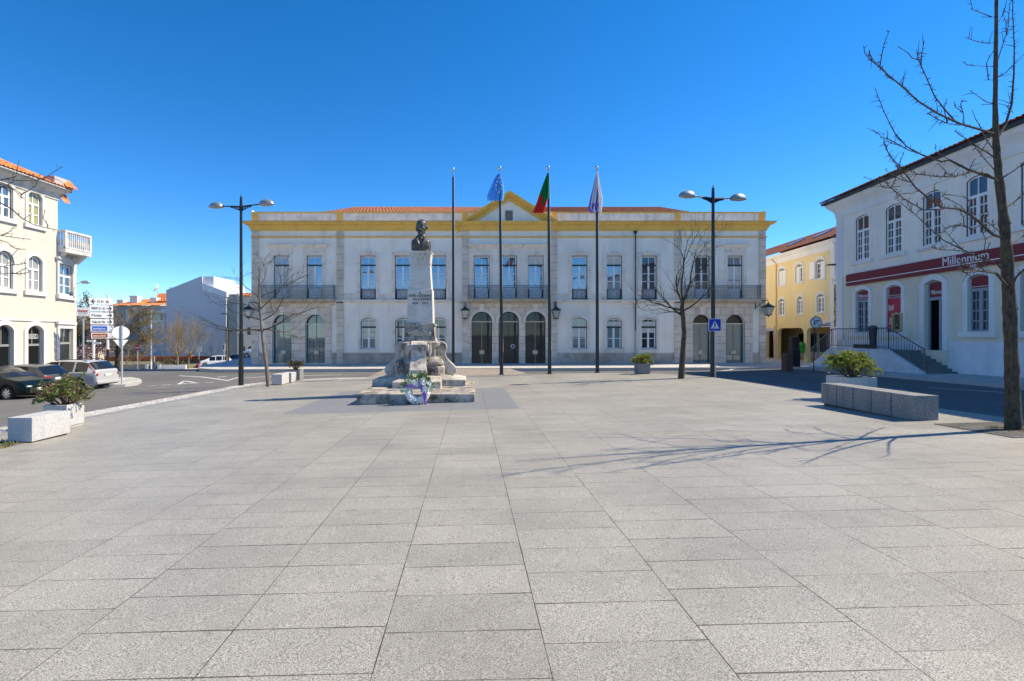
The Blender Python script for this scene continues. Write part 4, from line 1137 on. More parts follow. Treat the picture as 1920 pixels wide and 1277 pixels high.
# ================= double arm street lamps =================
M_LAMPMET = mat('lamp_grey_shell', (.42,.43,.42), .35, .6); M_LAMPGL = mat('lamp_glass', (.36,.36,.33), .15)
def street_lamp(label, px, pb, ptop, parm, reach, rot, lift=(0,0)):
    g_ = ground_at(px, pb); X, Y = g_.x, g_.y; s = Y/F
    t = thing('street_lamp', label, 'street lamp', (X,Y,g_.z), group='double arm street lamps')
    zt, za = PZ(ptop, Y), PZ(parm, Y)
    mb = MB(); mb.tube([(X,Y,g_.z-.1),(X,Y,g_.z+2.6)], [.13,.115], 12); mb.tube([(X,Y,g_.z+2.6),(X,Y,za)], [.09,.065], 12)
    mb.tube([(X,Y,za-.2),(X,Y,za+.5)], [.085,.06], 10); mb.tube([(X,Y,za+.5),(X,Y,zt)], [.03,.012], 8)
    mb.build('pole', M_POLE, t, smooth=50)
    d = Vector((math.cos(rot), math.sin(rot), 0))
    for sgn in (-1, 1):
        f = Fr((X,Y), (d.x*sgn, d.y*sgn)); L_ = reach
        z_ = lambda u: za + .02 + u*.06
        mb = MB()
        hl = []
        for k, (u, r_) in enumerate(((.17,.045),(.30,.037),(.41,.03),(.50,.022),(.57,.016))):
            hl.append([(u+r_*math.cos(a), z_(u)-.10+.05*u+r_*math.sin(a)) for a in [2*math.pi*i/10 for i in range(10)]])
        outl = [(.05,z_(0)-.22),(.12,z_(0)-.20),(L_*.58,z_(.7)-.05),(L_*.58,z_(.7)+.03),(.05,z_(0)+.03)]
        for dd, fl in ((.02,False),(-.02,True)): mb.tess([outl]+hl, lambda u,z: f.P(u,z,dd), flip=fl)
        for lp in [outl]+hl:
            for i in range(len(lp)):
                j=(i+1)%len(lp); mb.face([f.P(*lp[i],.02),f.P(*lp[j],.02),f.P(*lp[j],-.02),f.P(*lp[i],-.02)])
        mb.tube([f.P(.05,z_(0),0), f.P(L_,z_(L_),0)], .032, 8)
        mb.build('arm', M_POLE, t)
        ul = L_+.36; zc = z_(L_)-.03
        mb = MB(); rows = []
        for i in range(9):
            a = math.pi/2*i/8; row = []
            for k in range(20):
                b_ = 2*math.pi*k/20
                row.append(f.P(ul+(.40+.04*math.cos(b_))*math.cos(a)*math.cos(b_), zc+.27*math.sin(a), .24*math.cos(a)*math.sin(b_)))
            rows.append(row)
        mb.grid(rows, closed=True); hd = mb.build('lamp_head', M_LAMPMET, t, smooth=60)
        mb = MB(); rows = []
        for i in range(5):
            a = math.pi/2*i/4; row = []
            for k in range(20):
                b_ = 2*math.pi*k/20
                row.append(f.P(ul+.40*math.cos(a)*math.cos(b_), zc-.004-.07*math.sin(a), .225*math.cos(a)*math.sin(b_)))
            rows.append(row)
        mb.grid(rows, closed=True); mb.build('lamp_glass', M_LAMPGL, hd, smooth=60)
        mb = MB(); mb.tube([f.P(L_-.06,z_(L_),0), f.P(L_+.08,z_(L_)-.01,0)], [.04,.07], 8); mb.build('collar', M_POLE, hd)
    return t
street_lamp('tall double arm street lamp left of the monument, by the bare young tree', 452, 721.5, 364.5, 388, 1.05, R(-11))
lampR = street_lamp('tall double arm street lamp right of the flagpoles, carrying the blue crossing sign', 1337, 707, 346.5, 373, .93, R(11))
# crossing sign on the right lamp
lx, ly, lz = lampR.location
sy_ = ly-.17; s0 = pt(1340.2, 609.3, sy_); hs_ = .285
M_SBLUE = mat('sign_blue', (.008,.03,.42), .4); M_SWHITE = mat('sign_white', (.82,.82,.82), .4); M_SBLACK = mat('sign_black', (.012,.012,.012), .5); M_SBACK = mat('sign_grey_back', (.52,.54,.55), .5, .3)
cs = thing('crossing_sign', 'square blue pedestrian crossing sign mounted on the right street lamp', 'road sign', s0)
def rsq(h, r, n=5):
    out = []
    for cx_, cz_, a0 in ((h-r,h-r,0),(-h+r,h-r,90),(-h+r,-h+r,180),(h-r,-h+r,270)):
        out += [(cx_+r*math.cos(R(a0+90*i/n)), cz_+r*math.sin(R(a0+90*i/n))) for i in range(n+1)]
    return out
def plate(mb, poly, c, d0, d1, m=None):
    f = lambda d: (lambda x,z: Vector((c[0]+x, c[1]-d, c[2]+z)))
    mb.tess([poly], f(d1), m); mb.tess([poly], f(d0), m, flip=True)
    for i in range(len(poly)):
        j=(i+1)%len(poly); mb.face([f(d1)(*poly[i]),f(d1)(*poly[j]),f(d0)(*poly[j]),f(d0)(*poly[i])], m)
mb = MB(); plate(mb, rsq(hs_,.05), s0, -.01, .01); mb.build('border', M_SWHITE, cs)
mb = MB(); plate(mb, rsq(hs_-.018,.04), s0, .0105, .013); mb.build('blue_panel', M_SBLUE, cs)
mb = MB(); plate(mb, [(-.2,-.17),(.2,-.17),(0,.19)], s0, .0135, .016); mb.build('white_triangle', M_SWHITE, cs)
mb = MB()
def lim(x0,z0,x1,z1,w_): 
    d = Vector((x1-x0, z1-z0)).normalized(); n = Vector((-d.y,d.x))*w_
    plate(mb, [(x0-n.x,z0-n.y),(x1-n.x,z1-n.y),(x1+n.x,z1+n.y),(x0+n.x,z0+n.y)], s0, .0165, .019)
plate(mb, [(.0+.022*math.cos(a),.10+.022*math.sin(a)) for a in [2*math.pi*i/10 for i in range(10)]], s0, .0165, .019)
lim(0,-.02,.0,.08,.026); lim(.0,-.01,-.045,-.11,.014); lim(.0,-.01,.04,-.11,.014); lim(.0,.06,-.05,-.01,.010); lim(.0,.06,.05,.0,.010)
for k in range(5): lim(-.13+k*.065-.012,-.155,-.12+k*.06,-.125,.014)
mb.build('walking_figure', M_SBLACK, cs)
mb = MB(); mb.box(s0.x-.09,s0.x+.07,sy_+.01,ly,s0.z+.1,s0.z+.13); mb.box(s0.x-.09,s0.x+.07,sy_+.01,ly,s0.z-.13,s0.z-.10); mb.tube([(s0.x+.04,sy_+.05,G(lx,ly)),(s0.x+.04,sy_+.05,s0.z+.2)],.03,8); mb.build('mounting_post', M_SBACK, cs)
# ================= granite benches and planters =================
M_GRANL = mat_granite('pale_granite', (.34,.34,.34), (.66,.66,.65), .75, 60, .25)
M_GRANB = mat_granite('bench_granite', (.13,.132,.135), (.36,.36,.35), .75, 55, .5)
M_JOINTR = mat('rusty_joint', (.10,.055,.035), .9)
def bench(label, x0, x1, y0, y1, h, nblk, m, jm):
    zg = min(G(x0,y0),G(x1,y1),G(x0,y1),G(x1,y0)); zt = G((x0+x1)/2,(y0+y1)/2)+h
    t = thing('bench', label, 'bench', ((x0+x1)/2,(y0+y1)/2,zg), group='granite block benches')
    g = .024; L_ = (y1-y0)/nblk
    for k in range(nblk):
        mb = MB(); mb.box(x0, x1, y0+k*L_+(g/2 if k else 0), y0+(k+1)*L_-(g/2 if k < nblk-1 else 0), zg+.05, zt)
        mb.build('block', m, t, bevel=.008)
    mb = MB(); mb.box(x0+.05, x1-.05, y0+.04, y1-.04, zg-.1, zg+.05)
    for k in range(1, nblk): mb.box(x0+.01, x1-.01, y0+k*L_-g/2+.001, y0+k*L_+g/2-.001, zg+.05, zt-.012)
    mb.build('footing', jm, t)
    return t
gr = ground_at(1712, 789.5); w1 = 48/F*gr.y
bench('long granite bench of five blocks on the right of the square', gr.x, gr.x+w1, gr.y, gr.y+2.75, .535, 5, M_GRANB, M_JOINTR)
gl_ = ground_at(60, 830.5); w2 = 46/F*gl_.y
bench('short pale granite bench at the left edge before the flowering planter', gl_.x-w2, gl_.x, gl_.y, gl_.y+1.0, .53, 1, M_GRANL, M_JOINTR)
ga = ground_at(528.5, 722.0)
bench('small pale granite bench beside the leaning young tree', ga.x-19.5/F*ga.y, ga.x, ga.y, ga.y+1.0, .54, 1, M_GRANL, M_JOINTR)
bench('small pale granite bench between its twin and the dry brown shrub', ga.x-19.5/F*ga.y, ga.x, ga.y+1.35, ga.y+2.1, .54, 1, M_GRANL, M_JOINTR)
M_SOIL = mat('potting_soil', (.10,.085,.06), .95)
def planter(label, px0, px1, pb, h, m):
    g_ = ground_at((px0+px1)/2, pb); Y = g_.y; x0, x1 = PX(px0,Y), PX(px1,Y); w_ = x1-x0; zg = g_.z; z1 = zg+h
    t = thing('planter', label, 'planter', ((x0+x1)/2, Y+w_/2, zg), group='square granite planters')
    mb = MB(); e = .05
    O = lambda q, z: [(x0+q,Y+q,z),(x1-q,Y+q,z),(x1-q,Y+w_-q,z),(x0+q,Y+w_-q,z)]
    mb.grid([O(.02,zg-.02),O(.02,zg+.04),O(0,zg+.04),O(0,z1),O(e,z1),O(e,z1-.09)], closed=True)
    mb.build('pot', m, t, bevel=.006)
    mb = MB(); mb.face(O(e-.002, z1-.08)); mb.build('soil', M_SOIL, t)
    return Vector(((x0+x1)/2, Y+w_/2, z1-.08))
M_SHR1 = mat_leaf('shrub_leaves', (.07,.12,.03), (.22,.27,.07), 7, .3); M_SHR2 = mat_leaf('bright_shrub_leaves', (.10,.16,.02), (.40,.42,.07), 5, .35)
M_SHR3 = mat_leaf('dry_shrub_leaves', (.05,.06,.025), (.13,.11,.05), 8, .2); M_TWIG = mat_bark('twig_bark', (.20,.14,.10), (.07,.05,.04), 30)
M_RED = mat_leaf('reddish_buds', (.26,.06,.07), (.40,.14,.14), 9, .2)
def shrub(label, c, rx, rz, zc, n, leaf, seed, sz=.05, stems=12, open_=.35, buds=0, skirt=0):
    """woody stems fanning out of the pot, leaf tufts at the tips"""
    rg = random.Random(seed)
    t = thing('shrub', label, 'shrub', c, group='shrubs in granite planters')
    st = MB(); fo = MB(); tips = []
    for k in range(stems):
        a = rg.uniform(0, 2*math.pi); el = rg.uniform(.15, 1.35)
        d = Vector((math.cos(a)*math.cos(el)*rx, math.sin(a)*math.cos(el)*rx, math.sin(el)*rz+zc*.6))
        p0 = c + Vector((rg.uniform(-.08,.08), rg.uniform(-.08,.08), -.02)); m1 = p0 + d*.5 + Vector((rg.uniform(-.08,.08),rg.uniform(-.08,.08),.06))
        p1 = p0 + d*.92
        st.tube([p0, m1, p1], [.018,.012,.006], 5); tips.append(p1)
        for q in range(4):
            s = m1.lerp(p1, rg.uniform(0,.8)); e = s + Vector((rg.uniform(-1,1)*rx*.45, rg.uniform(-1,1)*rx*.45, rg.uniform(-.2,1)*rz*.4))
            st.tube([s, s.lerp(e,.5)+Vector((0,0,.02)), e], [.008,.006,.003], 4); tips.append(e)
    k = 0
    while k < n:
        tp = rg.choice(tips); q = tp + Vector((rg.gauss(0,.055), rg.gauss(0,.055), rg.gauss(0,.05)))
        for j in range(7):
            d = Vector((rg.uniform(-1,1), rg.uniform(-1,1), rg.uniform(-.3,1))).normalized(); l = sz*rg.uniform(.7,1.3); w_ = l*.3
            s = d.cross(Vector((rg.uniform(-1,1),rg.uniform(-1,1),rg.uniform(-1,1)))).normalized()
            nn = d.cross(s)
            fo.face([q, q+d*l*.5+s*w_+nn*w_*.25, q+d*l, q+d*l*.5-s*w_+nn*w_*.25], 1 if (buds and rg.random() < buds) else 0); k += 1
    st.build('stems', M_TWIG, t); fo.build('foliage', [leaf, M_RED], t)
    return t
c = planter('white granite planter at the left edge behind the short bench', 81, 125, 803, .56, M_GRANL)
shrub('wide open shrub with reddish buds in the left planter', c, .52, .60, .20, 3600, M_SHR1, 11, .055, 24, buds=.13)
c = planter('granite planter half hidden behind the long five block bench', 1588, 1645, 751, .62, M_GRANL)
shrub('bright yellow green shrub behind the long granite bench', c, .58, .60, .28, 5200, M_SHR2, 12, .055, 30)
c = planter('grey granite planter between the right flagpole and the bare tree', 1196.5, 1219.5, 701.5, .55, M_GRANB)
shrub('compact rounded green shrub in the far grey planter', c, .55, .42, .16, 3600, M_SHR2, 13, .06, 26)
c = planter('grey planter at the far end of the small left bench', 540, 562, 713.5, .6, M_GRANB)
shrub('sparse dry brown shrub behind the small left bench', c, .62, .5, .12, 1500, M_SHR3, 14, .06, 22)
# ================= bank building on the right =================
fb = Fr((B0.x, B0.y), BU)
bank = thing('bank_building', 'two storey grey and cream bank with dark red sign band, steps and tiled eaves', 'bank', (B0.x, B0.y, -.1))
M_BKUP = mat_plaster('grey_white_plaster', (.90,.83,.73), (.60,.55,.48), .5)
M_BKLO = mat_plaster('cream_plaster', (.78,.71,.56), (.5,.46,.38), .5)
M_BKDADO = mat_plaster('white_dado', (.78,.79,.80), (.45,.46,.46), .6, vs=1.0)
M_SURR = mat_plaster('smooth_white_trim', (.80,.79,.77), (.5,.49,.46), .4)
M_RED = mat('claret_sign', (.20,.008,.022), .35); M_REDLT = mat('poster_red', (.50,.02,.05), .4)
M_GREYFR = mat('grey_blue_frame', (.30,.33,.38), .5)
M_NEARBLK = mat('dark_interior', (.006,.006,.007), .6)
bz = lambda px, py: fb.uz(px, py)[1]
bu = lambda px, py=600: fb.uz(px, py)[0]
UEND = 24.0
z_eave = bz(1575, 379)
z_div = bz(1600, 516)
# window openings: consistent levels measured from the photograph
zu0 = (bz(1660,483)+bz(1750,459)+bz(1830,440)+bz(1617,484))/4; zu1 = (bz(1618,402)+bz(1677,382)+bz(1748,358)+bz(1833,331))/4
zl0 = (bz(1617,622)+bz(1836,623))/2; zl1 = (bz(1617,542)+bz(1677,535))/2
zd0 = bz(1752,657); zd1 = bz(1752,525)
upx = [(1605.5,1630),(1661.5,1691),(1731,1765.5),(1812.5,1853.5)]
ups = [(bu(a), bu(b_)) for a, b_ in upx]
pitch_ = (ups[3][0]-ups[0][0])/3; wdt = sum(b_-a for a,b_ in ups)/4
ups += [(ups[3][0]+pitch_*k, ups[3][0]+pitch_*k+wdt) for k in (1,2)]
opu = [(a, b_, zu0, zu1-.15, zu1) for a, b_ in ups]
lo = [(bu(1605.5),bu(1629.5)),(bu(1663),bu(1691)),(bu(1735),bu(1768.5)),(bu(1816),bu(1856)),(ups[4][0],ups[4][1]),(ups[5][0],ups[5][1])]
opl = [(a,b_,zl0 if i != 2 else zd0, (zl1 if i != 2 else zd1)-.16, zl1 if i != 2 else zd1) for i,(a,b_) in enumerate(lo)]
mb = MB()
wall(mb, fb, [(0,z_div),(UEND,z_div),(UEND,z_eave+.3),(0,z_eave+.3)], [arch(*o) for o in opu], 0, .14)
mb.build('upper_wall', M_BKUP, bank)
mb = MB()
wall(mb, fb, [(0,-1.5),(UEND,-1.5),(UEND,z_div),(0,z_div)], [arch(*o) for o in opl], 0, .3)
mb.build('lower_wall', M_BKLO, bank)
mb = MB()   # end wall at the side street, back and far sides
q0, q1, q2, q3 = fb.P(0,0,0), fb.P(0,0,-12), fb.P(UEND,0,-12), fb.P(UEND,0,0)
for a, b_ in ((q1,q0),(q2,q1),(q3,q2)):
    mb.face([(a.x,a.y,-1.5),(b_.x,b_.y,-1.5),(b_.x,b_.y,z_eave+.3),(a.x,a.y,z_eave+.3)])
mb.build('end_wall', M_BKUP, bank)
zdd = (bz(1640,637)+bz(1880,643))/2
mb = MB(); d0_ = lo[2]
mb.fbox(fb, 0, lo[2][0]-.3, -1.4, zdd, 0, .05); mb.build('dado', M_BKDADO, bank)
mb = MB(); mb.fbox(fb, lo[2][1]+.3, UEND, -1.4, zdd, 0, .05); mb.build('dado', M_BKDADO, bank)
mb = MB(); mb.fbox(fb, -.03, .55, -1.2, z_eave, 0, .05); mb.fbox(fb, -.08, .62, bz(1580,637)-.0, bz(1580,637)+.25, 0, .1); mb.build('corner_pilaster', M_SURR, bank)
# eaves
mb = MB(); cornice(mb, fb, 0, UEND, [(z_eave-.95,.0),(z_eave-.95,.05),(z_eave-.80,.08),(z_eave-.62,.10),(z_eave-.45,.2),(z_eave-.25,.38),(z_eave-.12,.44),(z_eave-.06,.44),(z_eave-.05,-.1)]); mb.build('eaves_cornice', M_SURR, bank)
mb = MB(); mb.fbox(fb, -.5, UEND, z_eave-.05, z_eave+.06, .30, .62); mb.build('gutter', mat('dark_gutter', (.02,.02,.024), .5), bank)
mb = MB(); rp = 4.2
A_, B_, C_, D_ = fb.P(UEND,z_eave+.08,.66), fb.P(-.6,z_eave+.08,.66), fb.P(3.2,z_eave+1.55,-3.4), fb.P(UEND,z_eave+1.55,-3.4)
tiles(mb, B_, A_, D_, C_, .24, .075)
mb.face([fb.P(-.6,z_eave+.08,.66), fb.P(3.2,z_eave+1.55,-3.4), fb.P(-.6,z_eave+.08,-12.5)]); mb.face([fb.P(3.2,z_eave+1.55,-3.4), fb.P(UEND,z_eave+1.55,-3.4), fb.P(UEND,z_eave+.08,-12.5), fb.P(-.6,z_eave+.08,-12.5)])
mb.build('roof', M_TILEDARK, bank)
# windows
for o in opu:
    w_ = window(bank, fb, o, .055, glass=M_GLDARK, outer=M_BLACKIRON, ow=.03, tdark=False, transom=lerp(o[2],o[4],.66), cols=2, bars=[lerp(o[2], lerp(o[2],o[4],.66), k/4) for k in (1,2,3)], fw=.06, sur=(.2,.24,.02,M_BKUP,0))
    mb = MB(); mb.fbox(fb, o[0]-.32, o[1]+.32, o[2]-.2, o[2]-.005, 0, .12); mb.build('sill', M_SURR, w_)
for i, o in enumerate(opl):
    if i == 2: continue
    tr = lerp(o[2],o[4],.73)
    w_ = window(bank, fb, o, .11, frame=M_GREYFR, glass=M_GLDARK, transom=tr, cols=2 if i != 1 else 0, bars=[lerp(o[2], tr, k/4) for k in (1,2,3)] if i != 1 else (), mull=(i != 1), fw=.07, sur=(.24,.24,.05,M_SURR,0))
    mb = MB(); mb.fbox(fb, o[0]-.36, o[1]+.36, o[2]-.24, o[2]-.005, 0, .14); mb.build('sill', M_SURR, w_)
    mb = MB(); mb.tess([arch(o[0]+.08,o[1]-.08,tr+.07,o[3],o[4]-.08)], lambda u,z: fb.P(u,z,-.06)); mb.fbox(fb, o[0]+.07,o[1]-.07,tr+.12,tr+.14,-.06,-.055,1); mb.build('red_transom_panel', [M_RED, M_SWHITE], w_)
    if i in (0, 4): text(w_, 'lettering', 'Millennium', fb.P((o[0]+o[1])/2, tr+.27, -.05), fb.U, M_SWHITE, .25, 'CENTER', .004, fit=(o[1]-o[0])-.22)
    if i == 1:
        mb = MB(); mb.fbox(fb, o[0]+.02, o[1]-.02, o[2]+.02, tr, -.11, -.04); po = mb.build('poster', M_REDLT, w_)
        for (a,b_,c,d_) in ((.05,.45,.62,.82),(.1,.55,.22,.45),(.5,.95,.5,.6)):
            mb = MB(); uu = lambda k: lerp(o[0],o[1],k); zz = lambda k: lerp(o[2],tr,k)
            mb.tess([[(uu(a),zz(c)),(uu(b_),zz(c+.04)),(uu(b_-.05),zz(d_)),(uu((a+b_)/2),zz(d_-.07)),(uu(a+.04),zz(d_))]], lambda u,z: fb.P(u,z,-.036)); mb.build('poster_picture', mat('faded_pink', (.62,.42,.42), .5, var=.4, vs=9), po)
# entrance
o = opl[2]; tr = lerp(o[2],o[4],.74)
mb = MB(); ringprism(mb, fb, arch(*o), arch(o[0]+.09,o[1]-.09,o[2]+.01,o[3],o[4]-.09), -.18, -.10); mb.fbox(fb, o[0]+.05,o[1]-.05,tr-.08,tr+.06,-.18,-.08); mb.fbox(fb, o[1]-.34,o[1]-.24,o[2],tr-.08,-.18,-.09)
dr = mb.build('entrance_door', M_GREYFR, bank)
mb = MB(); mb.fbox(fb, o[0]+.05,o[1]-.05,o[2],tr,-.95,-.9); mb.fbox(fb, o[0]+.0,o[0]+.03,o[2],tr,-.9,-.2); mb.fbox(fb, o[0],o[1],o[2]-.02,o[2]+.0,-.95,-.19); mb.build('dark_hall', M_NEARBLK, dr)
mb = MB(); mb.fbox(fb, o[1]-.24,o[1]-.09,o[2]+.02,tr-.08,-.15,-.14); mb.build('side_light', M_GLDARK, dr)
mb = MB(); mb.tess([arch(o[0]+.09,o[1]-.09,tr+.06,o[3],o[4]-.09)], lambda u,z: fb.P(u,z,-.13)); mb.build('red_transom_panel', M_RED, dr)
text(dr, 'lettering', 'Millennium', fb.P((o[0]+o[1])/2, tr+.28, -.12), fb.U, M_SWHITE, .27, 'CENTER', .004, fit=(o[1]-o[0])-.34)
mb = MB(); ringprism(mb, fb, arch(o[0]-.28,o[1]+.28,o[2],o[3],o[4]+.28), arch(*o), 0, .06, skip=(0,)); mb.fbox(fb, (o[0]+o[1])/2-.1,(o[0]+o[1])/2+.1,o[4]-.0,o[4]+.36,0,.1); mb.build('door_surround', M_SURR, dr)
# sign band
u0 = bu(1591.5, 520); zs0 = (fb.uz(1592,534,.15)[1]+fb.uz(1882,496,.15)[1])/2; zs1 = (fb.uz(1592,513,.15)[1]+fb.uz(1882,464,.15)[1])/2
mb = MB(); mb.fbox(fb, u0, UEND-1, zs0, zs1, .03, .16); sb = mb.build('sign_band', M_RED, bank, bevel=.01)
mb = MB(); zl_ = lerp(zs0,zs1,.31); mb.fbox(fb, u0+.02, UEND-1.02, zl_-.018, zl_+.018, .155, .166); mb.build('white_stripe', M_SWHITE, sb)
ua, _ = fb.uz(1766, 490, .17); ub, _ = fb.uz(1852, 480, .17)
tx = text(sb, 'lettering', 'Millennium', fb.P(ua, lerp(zs0,zs1,.63), .166), fb.U, M_SWHITE, 1.0, 'LEFT', .01)
wd_ = max((Vector((v.co.x,v.co.y,0)).dot(fb.U) for v in tx.data.vertices)) - min((Vector((v.co.x,v.co.y,0)).dot(fb.U) for v in tx.data.vertices))
ts = (ub-ua)/wd_
bpy.data.objects.remove(tx)
text(sb, 'lettering', 'Millennium', fb.P(ua, lerp(zs0,zs1,.64), .166), fb.U, M_SWHITE, ts, 'LEFT', .01)
text(sb, 'lettering', 'bcp', fb.P(lerp(ua,ub,.63), lerp(zs0,zs1,.13), .166), fb.U, M_SWHITE, ts*.42, 'LEFT', .01)
# steps and landing
uL0, uL1 = bu(1610,640), bu(1726,645); zld = zd0-.02; dep = 1.45
M_STEPW = mat_plaster('rendered_steps', (.66,.68,.70), (.30,.31,.31), .6, vs=1.4)
M_STEPT = mat_stone('worn_step', (.20,.21,.20), (.08,.09,.07), .7, 3)
fbd = Fr(fb.P(0,0,dep).xy[:], BU)
uLm, uRm = uL0-1.9, uL1+2.1
zg0 = lambda u: G(*bank_xy(u, dep))
mb = MB()
outl = [(uLm,-1.0),(uRm,-1.0),(uRm,zg0(uRm)+.12),(uL1,zld+.04),(uL0,zld+.04),(uLm,zg0(uLm)+.12)]
for d_, fl in ((0,False),(-.12,True)): mb.tess([outl], lambda u,z: fbd.P(u,z,d_), flip=fl)
for i in range(2,5): 
    a, b_ = outl[i], outl[i+1]; mb.face([fbd.P(*b_,0),fbd.P(*a,0),fbd.P(*a,-.12),fbd.P(*b_,-.12)])
mb.face([fbd.P(uRm,-1,0),fbd.P(uRm,-1,-.12),fbd.P(uRm,zg0(uRm)+.12,-.12),fbd.P(uRm,zg0(uRm)+.12,0)])
st = mb.build('steps_wall', M_STEPW, bank)
mb = MB(); mb.fbox(fb, uL0, uL1, -.9, zld, .0, dep-.12); mb.build('landing', M_STEPT, bank)
n = 7
for s, ua_, ub_ in ((0,uL0,uLm),(1,uL1,uRm)):
    mb = MB()
    for k in range(n):
        a, b_ = lerp(ua_,ub_,k/n), lerp(ua_,ub_,(k+1)/n); z = lerp(zld, zg0(ub_), (k+1)/(n+1))
        mb.fbox(fb, min(a,b_)-(.02 if s else 0), max(a,b_)+(0 if s else .02), -.9-.01*k, z, .004, dep-.125)
    mb.build('stair_flight', M_STEPT, bank)
mb = MB()
for k in range(7): mb.fbox(fbd, bu(1655,655)+k*.25, bu(1655,655)+k*.25+.2, zld-.02, zld+.24, -.06, -.03)
mb.build('basement_grille', M_BLACKIRON, bank)
# hand rails
def rail_bars(name, pts, h, step, m):
    mb = MB()
    for (ua_,za_),(ub_,zb2) in zip(pts[:-1], pts[1:]):
        L_ = abs(ub_-ua_); k_ = max(1,int(L_/step))
        mb.tube([fbd.P(ua_,za_+h,-.06), fbd.P(ub_,zb2+h,-.06)], .03, 6); mb.tube([fbd.P(ua_,za_+.1,-.06), fbd.P(ub_,zb2+.1,-.06)], .018, 5)
        for i in range(k_+1):
            t = i/k_; u, z = lerp(ua_,ub_,t), lerp(za_,zb2,t); mb.tube([fbd.P(u,z+.05,-.06), fbd.P(u,z+h,-.06)], .011 if 0 < i < k_ else .026, 5)
    return mb.build(name, m, bank)
rail_bars('railing', [(uLm,zg0(uLm)+.1),(uL0,zld+.04),(uL1,zld+.04),(uRm,zg0(uRm)+.1)], 1.0, .155, M_IRON)
# cash machine with a wooden frame set in the poster window
uA, zA = fb.uz(1672,588,.1); uB, zB_ = fb.uz(1690.5,621,.1)
atm = thing('cash_machine', 'grey cash machine in a light wooden frame set into the red poster window', 'cash machine', fb.P((uA+uB)/2, zB_, .0))
mb = MB(); ringprism(mb, fb, [(uA,zB_),(uB,zB_),(uB,zA),(uA,zA)], [(uA+.1,zB_+.08),(uB-.1,zB_+.08),(uB-.1,zA-.08),(uA+.1,zA-.08)], -.2, .12); mb.build('wood_frame', mat('light_wood', (.50,.36,.17), .5, var=.2, vs=8), atm)
mb = MB(); mb.fbox(fb, uA+.1,uB-.1,zB_+.08,zA-.08,-.2,.0); mb.build('body', mat('atm_grey', (.06,.065,.065), .4), atm)
mb = MB(); mb.fbox(fb, uA+.25,uB-.3,lerp(zB_,zA,.55),zA-.25,.0,.02); mb.build('screen', M_GLDARK, atm)
mb = MB(); mb.fbox(fb, uA+.25,uB-.35,zB_+.25,lerp(zB_,zA,.4),.0,.07); mb.build('keypad', mat('steel_keypad', (.4,.4,.38), .35, .7), atm)
# litter bin hooked on the landing rail
p = fbd.P(bu(1701,640)-.0, zld+1.02, .10)
bn = thing('litter_bin', 'dark grey litter bin hanging on the bank landing rail', 'litter bin', (p.x,p.y,p.z-.8))
mb = MB(); mb.lathe([(.0,-.78),(.13,-.78),(.18,-.05),(.20,-.03),(.20,.03),(.15,.06)], p, 14); mb.build('body', mat('bin_grey', (.035,.04,.045), .6), bn, smooth=40)
mb = MB(); mb.lathe([(.19,.03),(.18,.10),(.10,.15),(.0,.16)], p, 14); mb.build('lid', mat('bin_lid', (.06,.065,.07), .5), bn, smooth=40)
# ================= yellow arcaded building across the side street =================
yU = Vector((-.07,-1)).normalized(); yO = Vector((24.5+.07*50, 50.0))
fy = Fr(yO, yU)
yel = thing('yellow_building', 'yellow three storey arcaded building with white framed windows and red tiled roof', 'building', (yO.x, yO.y, -.4))
M_YEL = mat_plaster('yellow_plaster', (.82,.67,.36), (.64,.51,.26), .5, vs=.5)
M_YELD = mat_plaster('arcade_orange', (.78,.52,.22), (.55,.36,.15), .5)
yuz = lambda px, py: fy.uz(px, py)
zye = (yuz(1440,487)[1]+yuz(1570,443)[1])/2; uy1 = yuz(1566,600)[0]; uy0 = -6
wy_ = [(1460,1472.5,502,536),(1492,1505.5,494,529),(1530,1546,486,522)]; wy2 = [(1460,1471.5,559,590.5),(1494.5,1505.5,556,588),(1532,1546,552,586)]
def lvl(ws, k): return sum(yuz((a+b_)/2, (c,d_)[k])[1] for a,b_,c,d_ in ws)/3
ops = []
for ws in (wy_, wy2):
    z1_, z0_ = lvl(ws,0), lvl(ws,1)
    for a,b_,c,d_ in ws: ops.append((yuz(a,550)[0], yuz(b_,550)[0], z0_, z1_-.24, z1_))
zar = (yuz(1480,614)[1]+yuz(1540,615)[1])/2
ars = [(yuz(1436,640)[0], yuz(1450.5,640)[0]),(yuz(1458,640)[0], yuz(1507,640)[0]),(yuz(1512.5,640)[0], yuz(1564,640)[0])]
aop = [(a, b_, -.42, zar-.42, zar) for a,b_ in ars]
aps = []
for a,b_,z0_,zs_2,zt_ in aop:   # basket-handle arches: flat with rounded corners
    r = .55; aps.append([(a,z0_),(b_,z0_),(b_,zt_-r)] + [(b_-r+r*math.cos(R(t)), zt_-r+r*math.sin(R(t))) for t in (22,45,67,90)] + [(a+r+r*math.cos(R(t)), zt_-r+r*math.sin(R(t))) for t in (90,113,135,158)] + [(a,zt_-r)])
mb = MB(); wall(mb, fy, [(uy0,-1.2),(uy1,-1.2),(uy1,zye),(uy0,zye)], [arch(*o) for o in ops]+aps, 0, .3); mb.build('wall', M_YEL, yel)
mb = MB(); a_, b_ = fy.P(uy1,0,0), fy.P(uy1,0,-9); mb.face([(a_.x,a_.y,-1.2),(b_.x,b_.y,-1.2),(b_.x,b_.y,zye),(a_.x,a_.y,zye)][::-1]); mb.face([fy.P(uy0,-1,0),fy.P(uy0,-1,-9),fy.P(uy0,zye,-9),fy.P(uy0,zye,0)]); mb.face([fy.P(uy0,-1,-9),fy.P(uy1,-1,-9),fy.P(uy1,zye,-9),fy.P(uy0,zye,-9)]); mb.build('end_wall', M_SURR, yel)
mb = MB(); mb.fbox(fy, uy1-.5, uy1+.02, -1, zye-.3, 0, .06); mb.build('corner_strip', M_SURR, yel)
